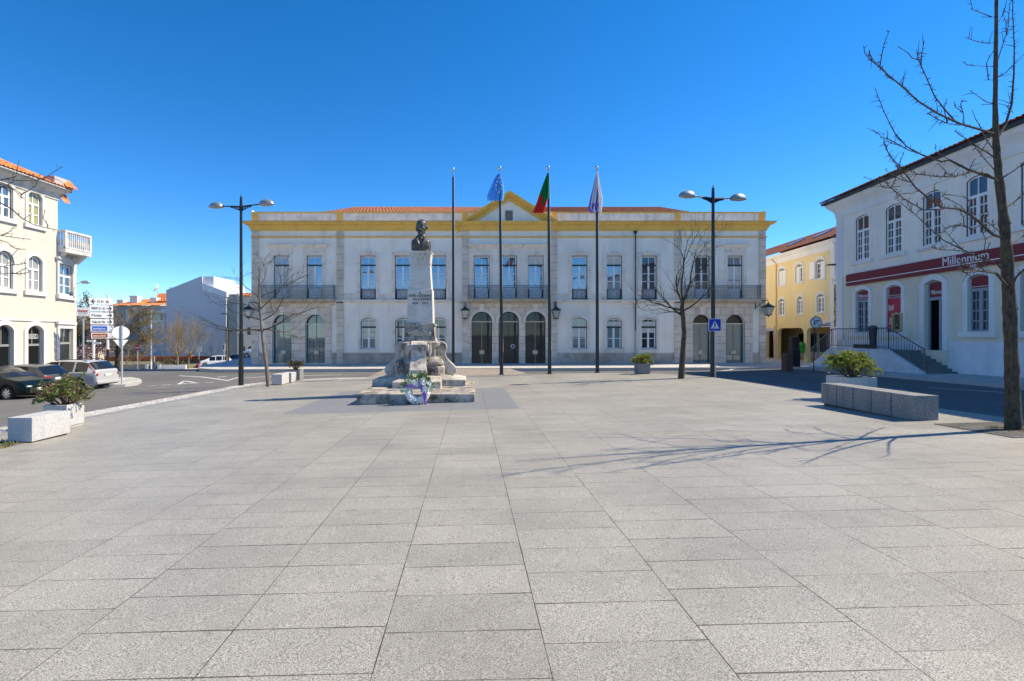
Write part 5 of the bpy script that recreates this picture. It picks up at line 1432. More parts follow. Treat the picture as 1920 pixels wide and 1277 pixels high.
mb = MB(); cornice(mb, fy, uy0, uy1, [(zye-.75,0),(zye-.75,.05),(zye-.35,.10),(zye-.15,.28),(zye,.34),(zye+.02,-.1)]); mb.build('white_cornice', M_SURR, yel)
mb = MB(); tiles(mb, fy.P(uy0,zye+.04,.55), fy.P(uy1+.3,zye+.04,.55), fy.P(uy1+.3,zye+2.2,-4.2), fy.P(uy0,zye+2.2,-4.2), .24, .08)
mb.face([fy.P(uy0,zye+2.2,-4.2),fy.P(uy1+.3,zye+2.2,-4.2),fy.P(uy1+.3,zye,-9.4),fy.P(uy0,zye,-9.4)]); mb.face([fy.P(uy1+.28,zye,.5),fy.P(uy1+.28,zye,-9.4),fy.P(uy1+.28,zye+2.18,-4.2)]); rf = mb.build('roof', M_TILEDARK, yel)
for k, px in enumerate((1452, 1497, 1553)):
    u = yuz(px, 470)[0]
    f_ = lambda du, t: fy.P(u+du, zye+.04+2.16*t, .55-4.75*t) + Vector((0,0,.13))
    mb = MB(); mb.hexa([f_(0,.35),f_(.8,.35),f_(.8,.6),f_(0,.6)]+[p+Vector((0,0,.06)) for p in (f_(0,.35),f_(.8,.35),f_(.8,.6),f_(0,.6))]); mb.build('skylight', M_GLDARK, rf)
for i, o in enumerate(ops):
    w_ = window(yel, fy, o, .10, glass=M_GLDARK, transom=lerp(o[2],o[4],.8), cols=2, bars=[lerp(o[2],o[4],k) for k in (.27,.53)], fw=.07, sur=(.16,.2,.04,M_SURR,.12))
    if i < 3:   # white shutters
        for s in (0,1):
            if i == 2 and s == 1: 
                mb = MB(); mb.fbox(fy, o[0]-.75, o[0]-.05, o[2]+.05, o[3]+.1, .05, .09); mb.build('shutter', M_WHITEFR, w_); continue
            if i == 1 and s == 1: continue
            a_, b_ = (o[0]+.04,(o[0]+o[1])/2-.02) if s == 1 else ((o[0]+o[1])/2+.02,o[1]-.04)
            if i == 1: a_, b_ = o[0]+.04,(o[0]+o[1])/2-.02
            mb = MB(); mb.fbox(fy, a_, b_, o[2]+.05, o[3], -.06, -.03)
            for q in range(14): z = lerp(o[2]+.15, o[3]-.1, q/13); mb.fbox(fy, a_+.07, b_-.07, z, z+.05, -.035, -.02)
            mb.build('shutter', M_WHITEFR, w_)
# shopfronts inside the arcade
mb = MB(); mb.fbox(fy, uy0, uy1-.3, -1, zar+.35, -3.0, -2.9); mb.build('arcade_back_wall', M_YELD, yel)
mb = MB(); mb.face([fy.P(uy0,zar+.3,-.02),fy.P(uy1-.3,zar+.3,-.02),fy.P(uy1-.3,zar+.3,-3),fy.P(uy0,zar+.3,-3)]); mb.build('arcade_ceiling', M_SURR, yel)
M_SHOP = mat('olive_shop_blind', (.42,.37,.24), .7, var=.15)
for (a,b_), k in zip([(ars[1][0]-.4,ars[1][0]+1.0),(ars[1][0]+1.3,ars[1][0]+2.6),(ars[2][0]+.1,ars[2][0]+2.2),(ars[2][0]+2.6,ars[2][1]+.4),(ars[0][0]+.1,ars[0][1]+.2)], range(5)):
    mb = MB(); mb.fbox(fy, a, b_, .3 if k > 1 else -.3, zar-.5, -2.9, -2.86); mb.fbox(fy, a, b_, -.3, .3, -2.9, -2.85, 1); mb.fbox(fy,a-.06,a,-.35,zar-.4,-2.9,-2.8,1); mb.fbox(fy,b_,b_+.06,-.35,zar-.4,-2.9,-2.8,1)
    mb.build('shopfront', [M_SHOP if k in (2,3) else M_GLDARK, M_WHITEFR], yel)
for px, zt_ in ((1456.5,zye-.6),(1567.5,zye-.5)):
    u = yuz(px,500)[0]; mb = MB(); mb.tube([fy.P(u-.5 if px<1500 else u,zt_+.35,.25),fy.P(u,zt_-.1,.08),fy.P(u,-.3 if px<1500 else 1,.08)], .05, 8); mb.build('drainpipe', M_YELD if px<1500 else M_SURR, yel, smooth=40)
# illegible white shop sign, green bin
p0 = fy.P(yuz(1529,610)[0], 0, .1); sgn = thing('shop_sign', 'small white shop sign with dark lettering over the yellow arcade', 'shop sign', fy.P(yuz(1549,608)[0], 2.2, .08))
ua_, za_ = fy.uz(1537,603,.12); ub_, zb2 = fy.uz(1559,613,.12)
mb = MB(); mb.fbox(fy, ua_, ub_, zb2, za_, .01, .12); mb.build('panel', M_WHITEFR, sgn, bevel=.01)
mb = MB(); rg = random.Random(5)
for k in range(9):
    u = lerp(ua_+.15, ub_-.12, k/8.5); h = (.2,.32,.2,.2,.32,.2,.32,.2,.32)[k]; mb.fbox(fy, u, u+.07, zb2+.08, zb2+.08+h, .12, .13); mb.fbox(fy, u, u+.13, zb2+.08, zb2+.13, .12, .129)
mb.build('lettering', M_SBLACK, sgn)
p = ground_at(1507.5, 681); p = Vector((fy.P(yuz(1508,650)[0],0,.25).x, fy.P(yuz(1508,650)[0],0,.25).y, 0)); zb = PZ(662,p.y); zt = PZ(643,p.y)
gb = thing('green_bin', 'bright green litter bin fixed on a yellow arcade pillar', 'litter bin', (p.x,p.y,zb))
mb = MB(); mb.lathe([(0,0),(.2,0),(.26,(zt-zb)*.8),(.27,(zt-zb)*.82),(.24,zt-zb)], (p.x,p.y,zb), 14); mb.build('body', mat('bin_green', (.03,.36,.04), .4), gb, smooth=40)
mb = MB(); mb.lathe([(.24,zt-zb),(.18,zt-zb+.08),(0,zt-zb+.1)], (p.x,p.y,zb), 14); mb.build('lid', mat('bin_green_dark', (.02,.20,.03), .4), gb, smooth=40)
# ================= street furniture at the side street =================
# post with a flat lamp and the vertical restaurant sign
Yp = 33.2; px_ = 1569
X_, zgp = PX(px_,Yp), G(PX(px_,Yp),Yp)
pst = thing('lamp_post', 'slim white lamp post with a flat dark lamp by the bank corner', 'street lamp', (X_,Yp,zgp))
mb = MB(); mb.tube([(X_,Yp,zgp),(X_,Yp,PZ(455,Yp))], .085, 10); mb.build('pole', mat('white_post', (.72,.72,.72), .5), pst)
zl_ = PZ(497,Yp); mb = MB(); mb.tube([(X_,Yp,zl_-.06),(X_-.12,Yp,zl_)], .03, 6); mb.hexa([(X_-.62,Yp-.14,zl_-.02),(X_-.1,Yp-.14,zl_-.03),(X_-.1,Yp+.14,zl_-.03),(X_-.62,Yp+.14,zl_-.02),(X_-.58,Yp-.11,zl_+.05),(X_-.1,Yp-.12,zl_+.08),(X_-.1,Yp+.12,zl_+.08),(X_-.58,Yp+.11,zl_+.05)]); mb.build('lamp_head', M_POLE, pst)
rs = thing('restaurant_sign', 'tall white box sign with vertical yellow RESTAURANTE letters and a P panel', 'shop sign', (X_,Yp-.12,PZ(613,Yp)))
x1_, x2_ = PX(1558,Yp), PX(1572.5,Yp)
mb = MB(); mb.box(PX(1567,Yp-.1), x2_, Yp-.22, Yp-.1, PZ(613,Yp-.1), PZ(534,Yp-.1)); mb.build('box', mat('sign_box_white', (.72,.72,.73), .5), rs, bevel=.01)
mb = MB(); mb.box(x1_-.03, PX(1570,Yp), Yp-.24, Yp-.1, PZ(533,Yp-.1), PZ(521.5,Yp-.1)); mb.build('parking_panel', M_WHITEFR, rs, bevel=.01)
text(rs, 'lettering', 'P', ((x1_+PX(1565,Yp))/2, Yp-.245, PZ(527,Yp)), (1,0,0), mat('gold_letter', (.55,.36,.03), .5), .36)
M_YLET = mat('yellow_letters', (.70,.46,.02), .5); mb = MB()
mb.box(x1_+.12, PX(1567,Yp-.1), Yp-.2, Yp-.12, PZ(613,Yp-.1), PZ(534,Yp-.1)); mb.build('letter_back', M_SBLACK, rs)
for k, ch in enumerate('RESTAURANTE'):
    text(rs, 'letter', ch, (lerp(x1_+.12, PX(1567,Yp-.1), .5), Yp-.21, PZ(lerp(537.5,609.5,k/10),Yp-.15)), (1,0,0), M_YLET, .31, 'CENTER', .03)
# round prohibitory sign on a leaning post
def disc(mb, c, r, y0, y1, m=None, n=28): mb.tube([(c[0],y0,c[2]),(c[0],y1,c[2])], r, n, m)
g_ = ground_at(1525, 692.5); Yn = g_.y; c = pt(1530, 604.5, Yn); r_ = 11.3/F*Yn
ns = thing('no_turn_sign', 'round no right turn sign on a thin leaning dark post by the side street', 'road sign', g_)
mb = MB(); mb.tube([g_-Vector((0,0,.2)), c+Vector((.0,.05,.35))], .028, 8); mb.build('post', M_POLE, ns)
mb = MB(); disc(mb, c, r_, Yn-.02, Yn); mb.build('red_rim', mat('faded_red_rim', (.36,.24,.24), .5), ns)
mb = MB(); disc(mb, c, r_*.84, Yn-.026, Yn-.0205); mb.build('face', M_SWHITE, ns)
mb = MB(); k_ = r_; mb.box(c.x-.38*k_,c.x-.2*k_,Yn-.031,Yn-.0265,c.z-.45*k_,c.z+.12*k_); mb.box(c.x-.1*k_,c.x+.58*k_,Yn-.031,Yn-.0265,c.z+.18*k_,c.z+.36*k_); mb.build('arrow', M_SBLACK, ns)
mb = MB(); mb.hexa([(c.x-.62*k_,Yn-.036,c.z+.52*k_),(c.x+.55*k_,Yn-.036,c.z-.62*k_),(c.x+.55*k_,Yn-.032,c.z-.62*k_),(c.x-.62*k_,Yn-.032,c.z+.52*k_),(c.x-.55*k_,Yn-.036,c.z+.62*k_),(c.x+.62*k_,Yn-.036,c.z-.55*k_),(c.x+.62*k_,Yn-.032,c.z-.55*k_),(c.x-.55*k_,Yn-.032,c.z+.62*k_)]); mb.build('bar', mat('grey_red_bar', (.25,.18,.18), .5), ns)
# name sign beyond
g_ = ground_at(1452, 681.5); Yq = g_.y
ss = thing('street_name_sign', 'small white direction plates on a thin grey post at the hall corner', 'road sign', g_)
mb = MB(); mb.tube([g_, (g_.x,Yq,PZ(612,Yq))], .04, 8); mb.build('post', M_SBACK, ss)
mb = MB(); mb.box(PX(1436,Yq),PX(1448,Yq),Yq-.05,Yq-.02,PZ(621,Yq),PZ(616,Yq)); mb.build('plate', M_WHITEFR, ss)
mb = MB(); mb.box(PX(1436,Yq),PX(1440,Yq),Yq-.05,Yq-.02,PZ(624.5,Yq),PZ(621.5,Yq)); mb.build('small_plate', mat('pink_plate',(.6,.42,.45),.5), ss)
mb = MB(); mb.box(PX(1449,Yq),PX(1451.4,Yq),Yq-.09,Yq-.05,PZ(634,Yq),PZ(618.5,Yq)); mb.build('edge_plate', mat('pale_green_plate',(.55,.62,.6),.5), ss)
# information pillar
g_ = ground_at(1481, 692.5); Yi = g_.y
ip = thing('information_pillar', 'brown brick pillar with a black panel beside it at the side street corner', 'pillar', g_)
mb = MB(); mb.box(PX(1475.5,Yi),PX(1487,Yi),Yi,Yi+.5,g_.z-.1,PZ(665,Yi)); mb.box(PX(1475,Yi),PX(1487.4,Yi),Yi-.03,Yi+.53,PZ(665,Yi),PZ(662.6,Yi)); mb.build('brick_pillar', mat_stone('brown_brick', (.24,.13,.09), (.10,.06,.05), .6, 3, joints=(.24,.08)), ip)
mb = MB(); mb.box(PX(1487.2,Yi),PX(1502,Yi),Yi+.05,Yi+.45,PZ(688,Yi),PZ(655.5,Yi)); mb.build('panel', mat('black_panel', (.012,.012,.013), .3), ip, bevel=.01)
mb = MB(); mb.box(PX(1487.6,Yi),PX(1501.6,Yi),Yi+.1,Yi+.4,PZ(655.5,Yi),PZ(632,Yi)); mb.build('upper_panel', mat('maroon_panel', (.045,.014,.014), .4), ip, bevel=.01)
# ================= cream corner house on the left =================
LO = Vector((-24.5, 30.4)); lU = Vector((.03,1)).normalized()
fl = Fr(LO, lU)                       # u = 0 at the far corner, negative towards the viewer
house = thing('corner_house', 'cream three storey corner house with arched windows, balustrade and orange tiled roof', 'house', (LO.x, LO.y, G(LO.x,LO.y)))
M_CREAM = mat_plaster('pale_cream_plaster', (.63,.585,.505), (.48,.44,.37), .4)
M_TRIM = mat_plaster('white_stone_trim', (.70,.69,.66), (.5,.48,.44), .4)
luz = lambda px, py: fl.uz(px, py)
z_top = (luz(107,357)[1]+luz(20,325)[1])/2
def lev(p): return sum(luz(a,b_)[1] for a,b_ in p)/len(p)
zA0, zA1 = lev([(66,420),(12,410)]), lev([(66,360),(10,341)])
zB0, zB1 = lev([(65,546),(12,541)]), lev([(65,481),(10,469)])
zC0, zC1 = -1.6, lev([(66,610)])
uB0, uB1 = luz(52,480)[0], luz(78.5,480)[0]; wB = uB1-uB0
uA1 = luz(23.5,480)[0]; uA0 = uA1 - wB; pt_ = uB0-uA0
cols_ = [(uB0,uB1)] + [(uA0-pt_*k, uA1-pt_*k) for k in range(4)]
ops = []
for (z0_,z1_) in ((zA0,zA1),(zB0,zB1)):
    for a,b_ in cols_: ops.append((a,b_,z0_,z1_-.28,z1_))
gops = []
for i,(a,b_) in enumerate(cols_): gops.append((a-.03,b_+.03 if i else b_+.08,zC0,zC1-.3,zC1))
U0 = -16.0
mb = MB(); wall(mb, fl, [(U0,-3),(0,-3),(0,z_top),(U0,z_top)], [arch(*o) for o in ops+gops], 0, .28); mb.build('wall', M_CREAM, house)
mb = MB()
a0, a1, a2, a3 = fl.P(0,0,0), fl.P(0,0,-11), fl.P(U0,0,-11), fl.P(U0,0,0)
for p,q in ((a0,a1),(a1,a2),(a2,a3)): mb.face([(p.x,p.y,-3),(q.x,q.y,-3),(q.x,q.y,z_top),(p.x,p.y,z_top)])
mb.build('rear_wall', M_CREAM, house)
mb = MB(); cornice(mb, fl, U0, 0, [(z_top-.62,0),(z_top-.62,.05),(z_top-.45,.08),(z_top-.28,.16),(z_top-.12,.34),(z_top-.02,.42),(z_top,.42),(z_top+.01,-.1)]); mb.build('eaves_cornice', mat_plaster('weathered_eaves', (.62,.58,.52),(.28,.24,.2),.8,vs=1.5), house)
mb = MB(); mb.tube([fl.P(U0,z_top+.03,.52), fl.P(.3,z_top+.03,.52)], .055, 8); mb.build('gutter', M_SBACK, house)
M_TILEO = mat_tiles('orange_roof_tiles', (.62,.19,.05), (.74,.30,.10), (.34,.13,.06))
mb = MB(); tiles(mb, fl.P(U0,z_top+.06,.6), fl.P(.42,z_top+.06,.6), fl.P(-3.6,z_top+1.95,-3.6), fl.P(U0,z_top+1.95,-3.6), .24, .075)
tiles(mb, fl.P(.42,z_top+.06,.6), fl.P(.42,z_top+.06,-11.2), fl.P(-3.6,z_top+1.95,-7.4), fl.P(-3.6,z_top+1.95,-3.6), .24, .075)
mb.face([fl.P(U0,z_top+1.95,-3.6),fl.P(-3.6,z_top+1.95,-3.6),fl.P(-3.6,z_top+1.95,-7.4),fl.P(U0,z_top+1.95,-7.4)])
rf = mb.build('roof', M_TILEO, house)
mb = MB(); mb.tube([fl.P(-3.6+4.0*t, z_top+1.99-1.89*t, -3.6+4.2*t) for t in [k/10 for k in range(11)]], .11, 8); mb.build('ridge_tiles', M_TILEO, rf)
mb = MB(); mb.fbox(fl, -.75, .1, z_top+.15, z_top+.62, -.2, .45); mb.build('corner_parapet_block', mat_plaster('grey_render', (.5,.47,.44),(.3,.28,.26),.6), house)
mb = MB(); tiles(mb, fl.P(-.1,z_top+.12,.66), fl.P(.75,z_top+.12,.66), fl.P(.75,z_top+.72,.1), fl.P(-.1,z_top+.72,.1), .2, .06); mb.fbox(fl,-.05,.7,z_top-.0,z_top+.55,-.3,.3); mb.build('corner_tiles', M_TILEO, house)
mb = MB(); tiles(mb, fl.P(.05,z_top-.75,.32), fl.P(.55,z_top-.75,.32), fl.P(.55,z_top-.12,.02), fl.P(.05,z_top-.12,.02), .2, .06); mb.build('lower_corner_tiles', M_TILEO, house)
for i, o in enumerate(ops):
    gl = M_GLCURT if i in (0,6,5) else M_GLSKY
    if i == 0: gl = mat_glass('olive_curtain_glass', (.36,.36,.12), .12)
    w_ = window(house, fl, o, .16, glass=gl, outer=M_BLACKIRON, ow=.025, tdark=False, transom=lerp(o[2],o[4],.62), bars=[lerp(o[2],o[4],.31)], fw=.075, sur=(.17,.2,.05,M_TRIM,0))
    mb = MB(); mb.fbox(fl, o[0]-.26, o[1]+.26, o[2]-.24, o[2]-.005, 0, .12); mb.build('sill', M_TRIM, w_)
for i, o in enumerate(gops):
    w_ = window(house, fl, o, .22, frame=mat('grey_shop_frame', (.25,.26,.25), .5), glass=M_GLBLACK, transom=lerp(o[2],o[4],.72), fw=.05, mull=False, name='shop_door' if i == 0 else 'shop_window', sur=(.22,.24,.06,M_TRIM,0))
    if i == 0:
        mb = MB(); zc, um = lerp(o[2],o[4],.84), (o[0]+o[1])/2
        for k in range(6): mb.tube([fl.P(um+math.cos(t)*.1+(-.3+.12*k), zc+math.sin(t)*.13, -.2) for t in [2*math.pi*q/10 for q in range(11)]], .014, 4, cap=False)
        mb.build('iron_scrollwork', M_TRIM, w_)
        for k in range(3):
            mb = MB(); mb.fbox(fl, o[0]+.22+k*.2, o[0]+.38+k*.2, o[2]+.05, o[2]+1.7-.1*k, -.2, -.12); mb.build('leaning_panel', (M_WHITEFR, M_SBACK, M_WHITEFR)[k], w_)
mb = MB(); mb.fbox(fl, U0, .0, luz(60,601)[1]-.03, luz(60,601)[1]+.03, 0, .06); mb.build('string_course', M_TRIM, house)
# angled corner face under the balcony
cU = Vector((-.29,1)).normalized(); cu_ = Fr(LO, cU)
zc1 = cu_.uz(120,487)[1]; ucE = cu_.uz(143.5,560)[0]
cops = []
a,_ = cu_.uz(109.5,520); b_,_ = cu_.uz(135.5,520)
cw = (a,b_,(cu_.uz(110,552)[1]+cu_.uz(135,555)[1])/2, cu_.uz(122,496)[1], cu_.uz(122,496)[1]); cd = (a+.05,b_,-1.55,cu_.uz(122,616)[1],cu_.uz(122,616)[1])
mb = MB(); wall(mb, cu_, [(0,-3),(ucE,-3),(ucE,zc1),(0,zc1)], [arch(*cw), arch(*cd)], 0, .2)
e0, e1 = cu_.P(ucE,0,0), cu_.P(ucE,0,-6); mb.face([(e0.x,e0.y,-3),(e1.x,e1.y,-3),(e1.x,e1.y,zc1),(e0.x,e0.y,zc1)]); mb.face([cu_.P(0,zc1,0),cu_.P(ucE,zc1,0),cu_.P(ucE,zc1,-6),cu_.P(0,zc1,-6)])
mb.build('corner_wall', M_CREAM, house)
w_ = window(house, cu_, cw, .12, glass=M_GLSKY, outer=M_BLACKIRON, ow=.025, tdark=False, transom=lerp(cw[2],cw[3],.62), bars=[lerp(cw[2],cw[3],.31)], fw=.075, sur=(.2,.22,.06,M_TRIM,0))
mb = MB(); mb.fbox(cu_, a-.25,b_+.28,cw[2]-.26,cw[2]-.005,0,.14); mb.build('sill', M_TRIM, w_)
mb = MB(); mb.fbox(cu_, a-.3,b_+.32,cw[4]+.22,cw[4]+.36,0,.16); mb.build('hood', M_TRIM, w_)
w_ = window(house, cu_, cd, .15, frame=mat('shop_grey', (.3,.31,.3), .5), glass=M_GLBLACK, transom=lerp(cd[2],cd[3],.76), fw=.06, mull=False, name='shop_door', sur=(.22,.25,.06,M_TRIM,0))
mb = MB(); mb.fbox(cu_, a-.3,b_+.32,cd[4]+.25,cd[4]+.42,0,.14); mb.build('lintel', M_TRIM, w_)
# balustraded balcony over the corner
zb0, zb1 = fl.uz(119,468,.45)[1], fl.uz(119,430,.45)[1]
by0, by1 = .0, 2.0
M_BALU = mat_stone('balustrade_stone', (.68,.66,.62), (.28,.26,.23), .6, 2)
mb = MB(); mb.fbox(fl, by0,by1,zb0-.12,zb0+.12,-.9,.47); bl = mb.build('balcony', M_BALU, house)
mb = MB(); mb.fbox(fl, by0-.02,by1+.02,zb1-.12,zb1,.33,.49); mb.fbox(fl, by0-.02,by0+.14,zb1-.12,zb1,-.1,.33); mb.fbox(fl, by0-.02,by1+.02,zb0+.12,zb0+.22,.33,.49); mb.fbox(fl, by0-.02,by0+.14,zb0+.12,zb0+.22,-.1,.33)
for u in (by0+.06, by1-.06): mb.fbox(fl, u-.08,u+.08,zb0+.12,zb1-.1,.34,.48)
mb.build('balustrade_rail', M_BALU, bl)
for k in range(11):
    u = lerp(by0+.24, by1-.24, k/10); mb = MB(); p = fl.P(u,0,.41); h = zb1-zb0-.34
    mb.lathe([(.04,0),(.04,.05*h),(.06,.25*h),(.055,.4*h),(.028,.7*h),(.045,.95*h),(.045,h)], (p.x,p.y,zb0+.22), 8); mb.build('baluster', M_BALU, bl, smooth=50)
for k in range(2):
    mb = MB(); p = fl.P(by0+.06,0,.02+.16*k); h = zb1-zb0-.34
    mb.lathe([(.04,0),(.06,.25*h),(.055,.4*h),(.028,.7*h),(.045,h)], (p.x,p.y,zb0+.22), 8); mb.build('baluster', M_BALU, bl, smooth=50)
mb = MB()
for u in (by0+.12, by1-.4):
    mb.hexa([fl.P(u,zb0-.62,-.2),fl.P(u+.22,zb0-.62,-.2),fl.P(u+.22,zb0-.62,-.3),fl.P(u,zb0-.62,-.3),fl.P(u,zb0-.12,.4),fl.P(u+.22,zb0-.12,.4),fl.P(u+.22,zb0-.12,-.3),fl.P(u,zb0-.12,-.3)])
mb.build('bracket', M_BALU, bl)
mb = MB(); mb.fbox(cu_, 0, ucE+.05, zc1, zb0-.12 if zb0-.12 > zc1 else zc1+.1, -3, .02); mb.build('balcony_base', M_CREAM, house)
# ================= direction signs and road signs on the left =================
M_WPOST = mat('white_pole', (.74,.74,.74), .5)
Yd = 31.2; xp = PX(202,Yd); zg = G(xp,Yd)
ds = thing('direction_sign', 'white post with six stacked direction panels, blue and brown ones lowest', 'direction sign', (xp,Yd,zg))
mb = MB(); mb.tube([(xp,Yd,PZ(655,Yd)),(xp,Yd,PZ(553,Yd))], .075, 10); mb.build('post', M_WPOST, ds)
mb = MB(); mb.tube([(xp,Yd,zg-.1),(xp,Yd,PZ(655,Yd))], .078, 10); mb.build('post_foot', M_SBLACK, ds)
fd = Fr((xp,Yd), (.68,.73))      # the panels are turned towards the street on the right
rows_ = [(167,211.5,559.5,571),(168,212,573,583.5),(168,212.5,586,596.5),(169.5,212.5,598.5,608.5),(170,213,610.5,621.5),(171,213.5,624,634.5)]
txts = [('IC1  N 1    SUL',M_SBLACK,'L'),('NORTE  N 1  IC1',M_SBLACK,'R'),('Moita',M_SBLACK,'R'),('Vale do Mó',M_SBLACK,'R'),('bombeiros',M_SWHITE,'R'),('centro cultural',M_SWHITE,'R')]
M_SBROWN = mat('sign_brown', (.30,.07,.02), .4)
M_SBLU2 = mat('sign_mid_blue', (.02,.10,.50), .4)
for k,((x0,x1,y0,y1),(s,mt,ar)) in enumerate(zip(rows_,txts)):
    U0_, U1_ = fd.uz(x0,(y0+y1)/2,.12)[0], fd.uz(x1,(y0+y1)/2,.12)[0]; Z0,Z1 = fd.uz((x0+x1)/2,y1,.12)[1], fd.uz((x0+x1)/2,y0,.12)[1]
    mb = MB(); mb.fbox(fd, U0_,U1_,Z0,Z1,.09,.12); pn = mb.build('panel', M_SWHITE, ds, bevel=.006)
    zc = (Z0+Z1)/2; h = Z1-Z0
    if k >= 4:
        mb = MB(); mb.fbox(fd,U0_+.05,lerp(U0_,U1_,.72),Z0+.04,Z1-.04,.122,.126); mb.build('colour_field', M_SBLU2 if k == 4 else M_SBROWN, pn)
        mb = MB(); mb.fbox(fd,lerp(U0_,U1_,.84),U1_-.05,Z0+.04,Z1-.04,.122,.126); mb.build('colour_field', M_SBLU2 if k == 4 else M_SBROWN, pn)
    am = M_SBLACK if k < 4 else M_SWHITE
    ax = U1_-.18 if ar == 'R' else U0_+.22; sg = 1 if ar == 'R' else -1
    mb = MB()
    for q in (1,-1):
        a_, b_, d1_, d2_ = ax+sg*.10, ax-sg*.02, .128, .133
        mb.hexa([fd.P(a_,zc-.03,d2_),fd.P(a_,zc-.03,d1_),fd.P(a_,zc+.03,d1_),fd.P(a_,zc+.03,d2_),fd.P(b_,zc+q*.13-.035,d2_),fd.P(b_,zc+q*.13-.035,d1_),fd.P(b_,zc+q*.13+.035,d1_),fd.P(b_,zc+q*.13+.035,d2_)])
    mb.fbox(fd, ax-.14,ax+.09,zc-.024,zc+.024,.128,.1325); mb.build('arrow', am, pn)
    tx = text(pn, 'lettering', s, fd.P(U0_+(.40 if ar == 'L' else .09), zc-.01, .13), fd.U, mt, .22 if k < 4 else .19, 'LEFT', .003, sx=1.0, fit=(U1_-U0_)-(.60 if ar == 'L' else (.50 if k < 4 else lerp(.05,(U1_-U0_),.28)+.16)))
# round and triangular sign backs on one post
Yr = 28.6; xr = PX(227.8,Yr); zg = G(xr,Yr)
fr_ = Fr((xr,Yr), (.60,.80))
rsn = thing('road_sign', 'grey post carrying the pale backs of a round sign and a triangular sign', 'road sign', (xr,Yr,zg))
mb = MB(); mb.tube([fr_.P(0,zg,.06),fr_.P(0,PZ(610,Yr),.06)], .045, 8); mb.build('post', M_SBACK, rsn)
M_BACKW = mat('pale_sign_back', (.78,.78,.77), .5)
k_ = Yr/F*1.08; zc = PZ(624,Yr); zc2 = PZ(640,Yr)
def fplate(mb, poly, d0, d1):
    mb.tess([poly], lambda u,z: fr_.P(u,z,d1)); mb.tess([poly], lambda u,z: fr_.P(u,z,d0), flip=True)
    for i in range(len(poly)):
        j=(i+1)%len(poly); mb.face([fr_.P(*poly[i],d1),fr_.P(*poly[j],d1),fr_.P(*poly[j],d0),fr_.P(*poly[i],d0)])
mb = MB(); fplate(mb, [(13.6*k_*math.cos(2*math.pi*q/30)-.03, zc+12.4*k_/1.08*math.sin(2*math.pi*q/30)) for q in range(30)], -.03, 0); mb.build('round_plate', M_BACKW, rsn)
mb = MB(); fplate(mb, [(-.03-11.5*k_,zc2+2.6*k_),(-.03,zc2-13*k_),(-.03+11.5*k_,zc2+2.6*k_)], -.03, 0); mb.build('triangle_plate', M_BACKW, rsn)
# small street name post
Yn2 = 30.5; xn = PX(175.5,Yn2)
sn = thing('street_name_sign', 'small white crossed street name plates on a short white post behind the silver car', 'road sign', (xn,Yn2,G(xn,Yn2)))
mb = MB(); mb.tube([(xn,Yn2,G(xn,Yn2)),(xn,Yn2,PZ(638,Yn2))], .07, 8); mb.build('post', M_WPOST, sn)
mb = MB(); mb.box(PX(163,Yn2),PX(178,Yn2),Yn2-.04,Yn2+.04,PZ(641,Yn2),PZ(637.5,Yn2)); mb.build('plate', M_SWHITE, sn)
mb = MB(); mb.box(PX(178,Yn2),PX(190.5,Yn2),Yn2-.09,Yn2-.05,PZ(645,Yn2),PZ(641.5,Yn2)); mb.build('plate', M_SWHITE, sn)
# white advertising board behind the house corner
Yw = 44.0; c = pt(155.5,585,Yw)
bb = thing('advertising_board', 'white board with faded red script and grey lines beyond the cream house', 'sign board', (c.x,Yw,G(c.x,Yw)))
fw_ = Fr((c.x,Yw), (.80,.60)); q_ = lambda px: fw_.uz(px,585,.1)[0]
mb = MB(); mb.fbox(fw_, q_(144),q_(167),PZ(592.5,Yw),PZ(577,Yw),.04,.1); mb.build('board', M_SWHITE, bb)
mb = MB(); mb.tube([(c.x,Yw+.05,G(c.x,Yw)-.5),(c.x,Yw+.05,PZ(580,Yw))], .06, 8); mb.build('post', M_SBACK, bb)
mb = MB(); mb.tube([fw_.P(lerp(q_(146.5),q_(164.5),i/39), PZ(583,Yw)+.10*math.sin(i*1.25)+.03*math.sin(i*.4), .11) for i in range(40)], .02, 4); mb.build('red_script', mat('faded_red', (.55,.16,.14), .6), bb)
mb = MB(); mb.fbox(fw_, q_(147),q_(164),PZ(588.2,Yw),PZ(587.2,Yw),.101,.108); mb.build('grey_line', M_SBACK, bb)
mb = MB(); mb.fbox(fw_, q_(148),q_(163),PZ(590.6,Yw),PZ(589.8,Yw),.101,.108); mb.build('grey_line', M_SBACK, bb)
# ================= background: grey gabled block, tiled houses, orange wall =================
M_BLUEGREY = mat_plaster('blue_grey_render', (.60,.59,.61), (.52,.52,.54), .5, vs=.2)
M_GREENGREY = mat_plaster('green_grey_render', (.36,.39,.36), (.3,.32,.3), .4)
Yg = 84.0
gb_ = thing('gable_block', 'tall windowless blue grey gable end with a white stepped parapet', 'building', (PX(375,Yg),Yg,-2.6))
prof = [(311.5,690),(424,690),(424,553),(380,538),(379,518.5),(377,518),(311.5,544)]
A_ = [pt(a,b_,Yg) for a,b_ in prof]
mb = MB(); mb.tess([[(p.x,p.z) for p in A_]], lambda x,z: Vector((x,Yg,z)))
for i in range(len(A_)):
    p,q = A_[i],A_[(i+1)%len(A_)]; mb.face([q,p,p+Vector((0,16,0)),q+Vector((0,16,0))])
mb.build('gable_wall', M_BLUEGREY, gb_)
mb = MB()
for (a,b_,c_,d_) in ((378,518.0,399,535.5),):
    mb.box(PX(a,Yg),PX(c_,Yg),Yg+.3,Yg+8,PZ(540,Yg),PZ(b_,Yg))
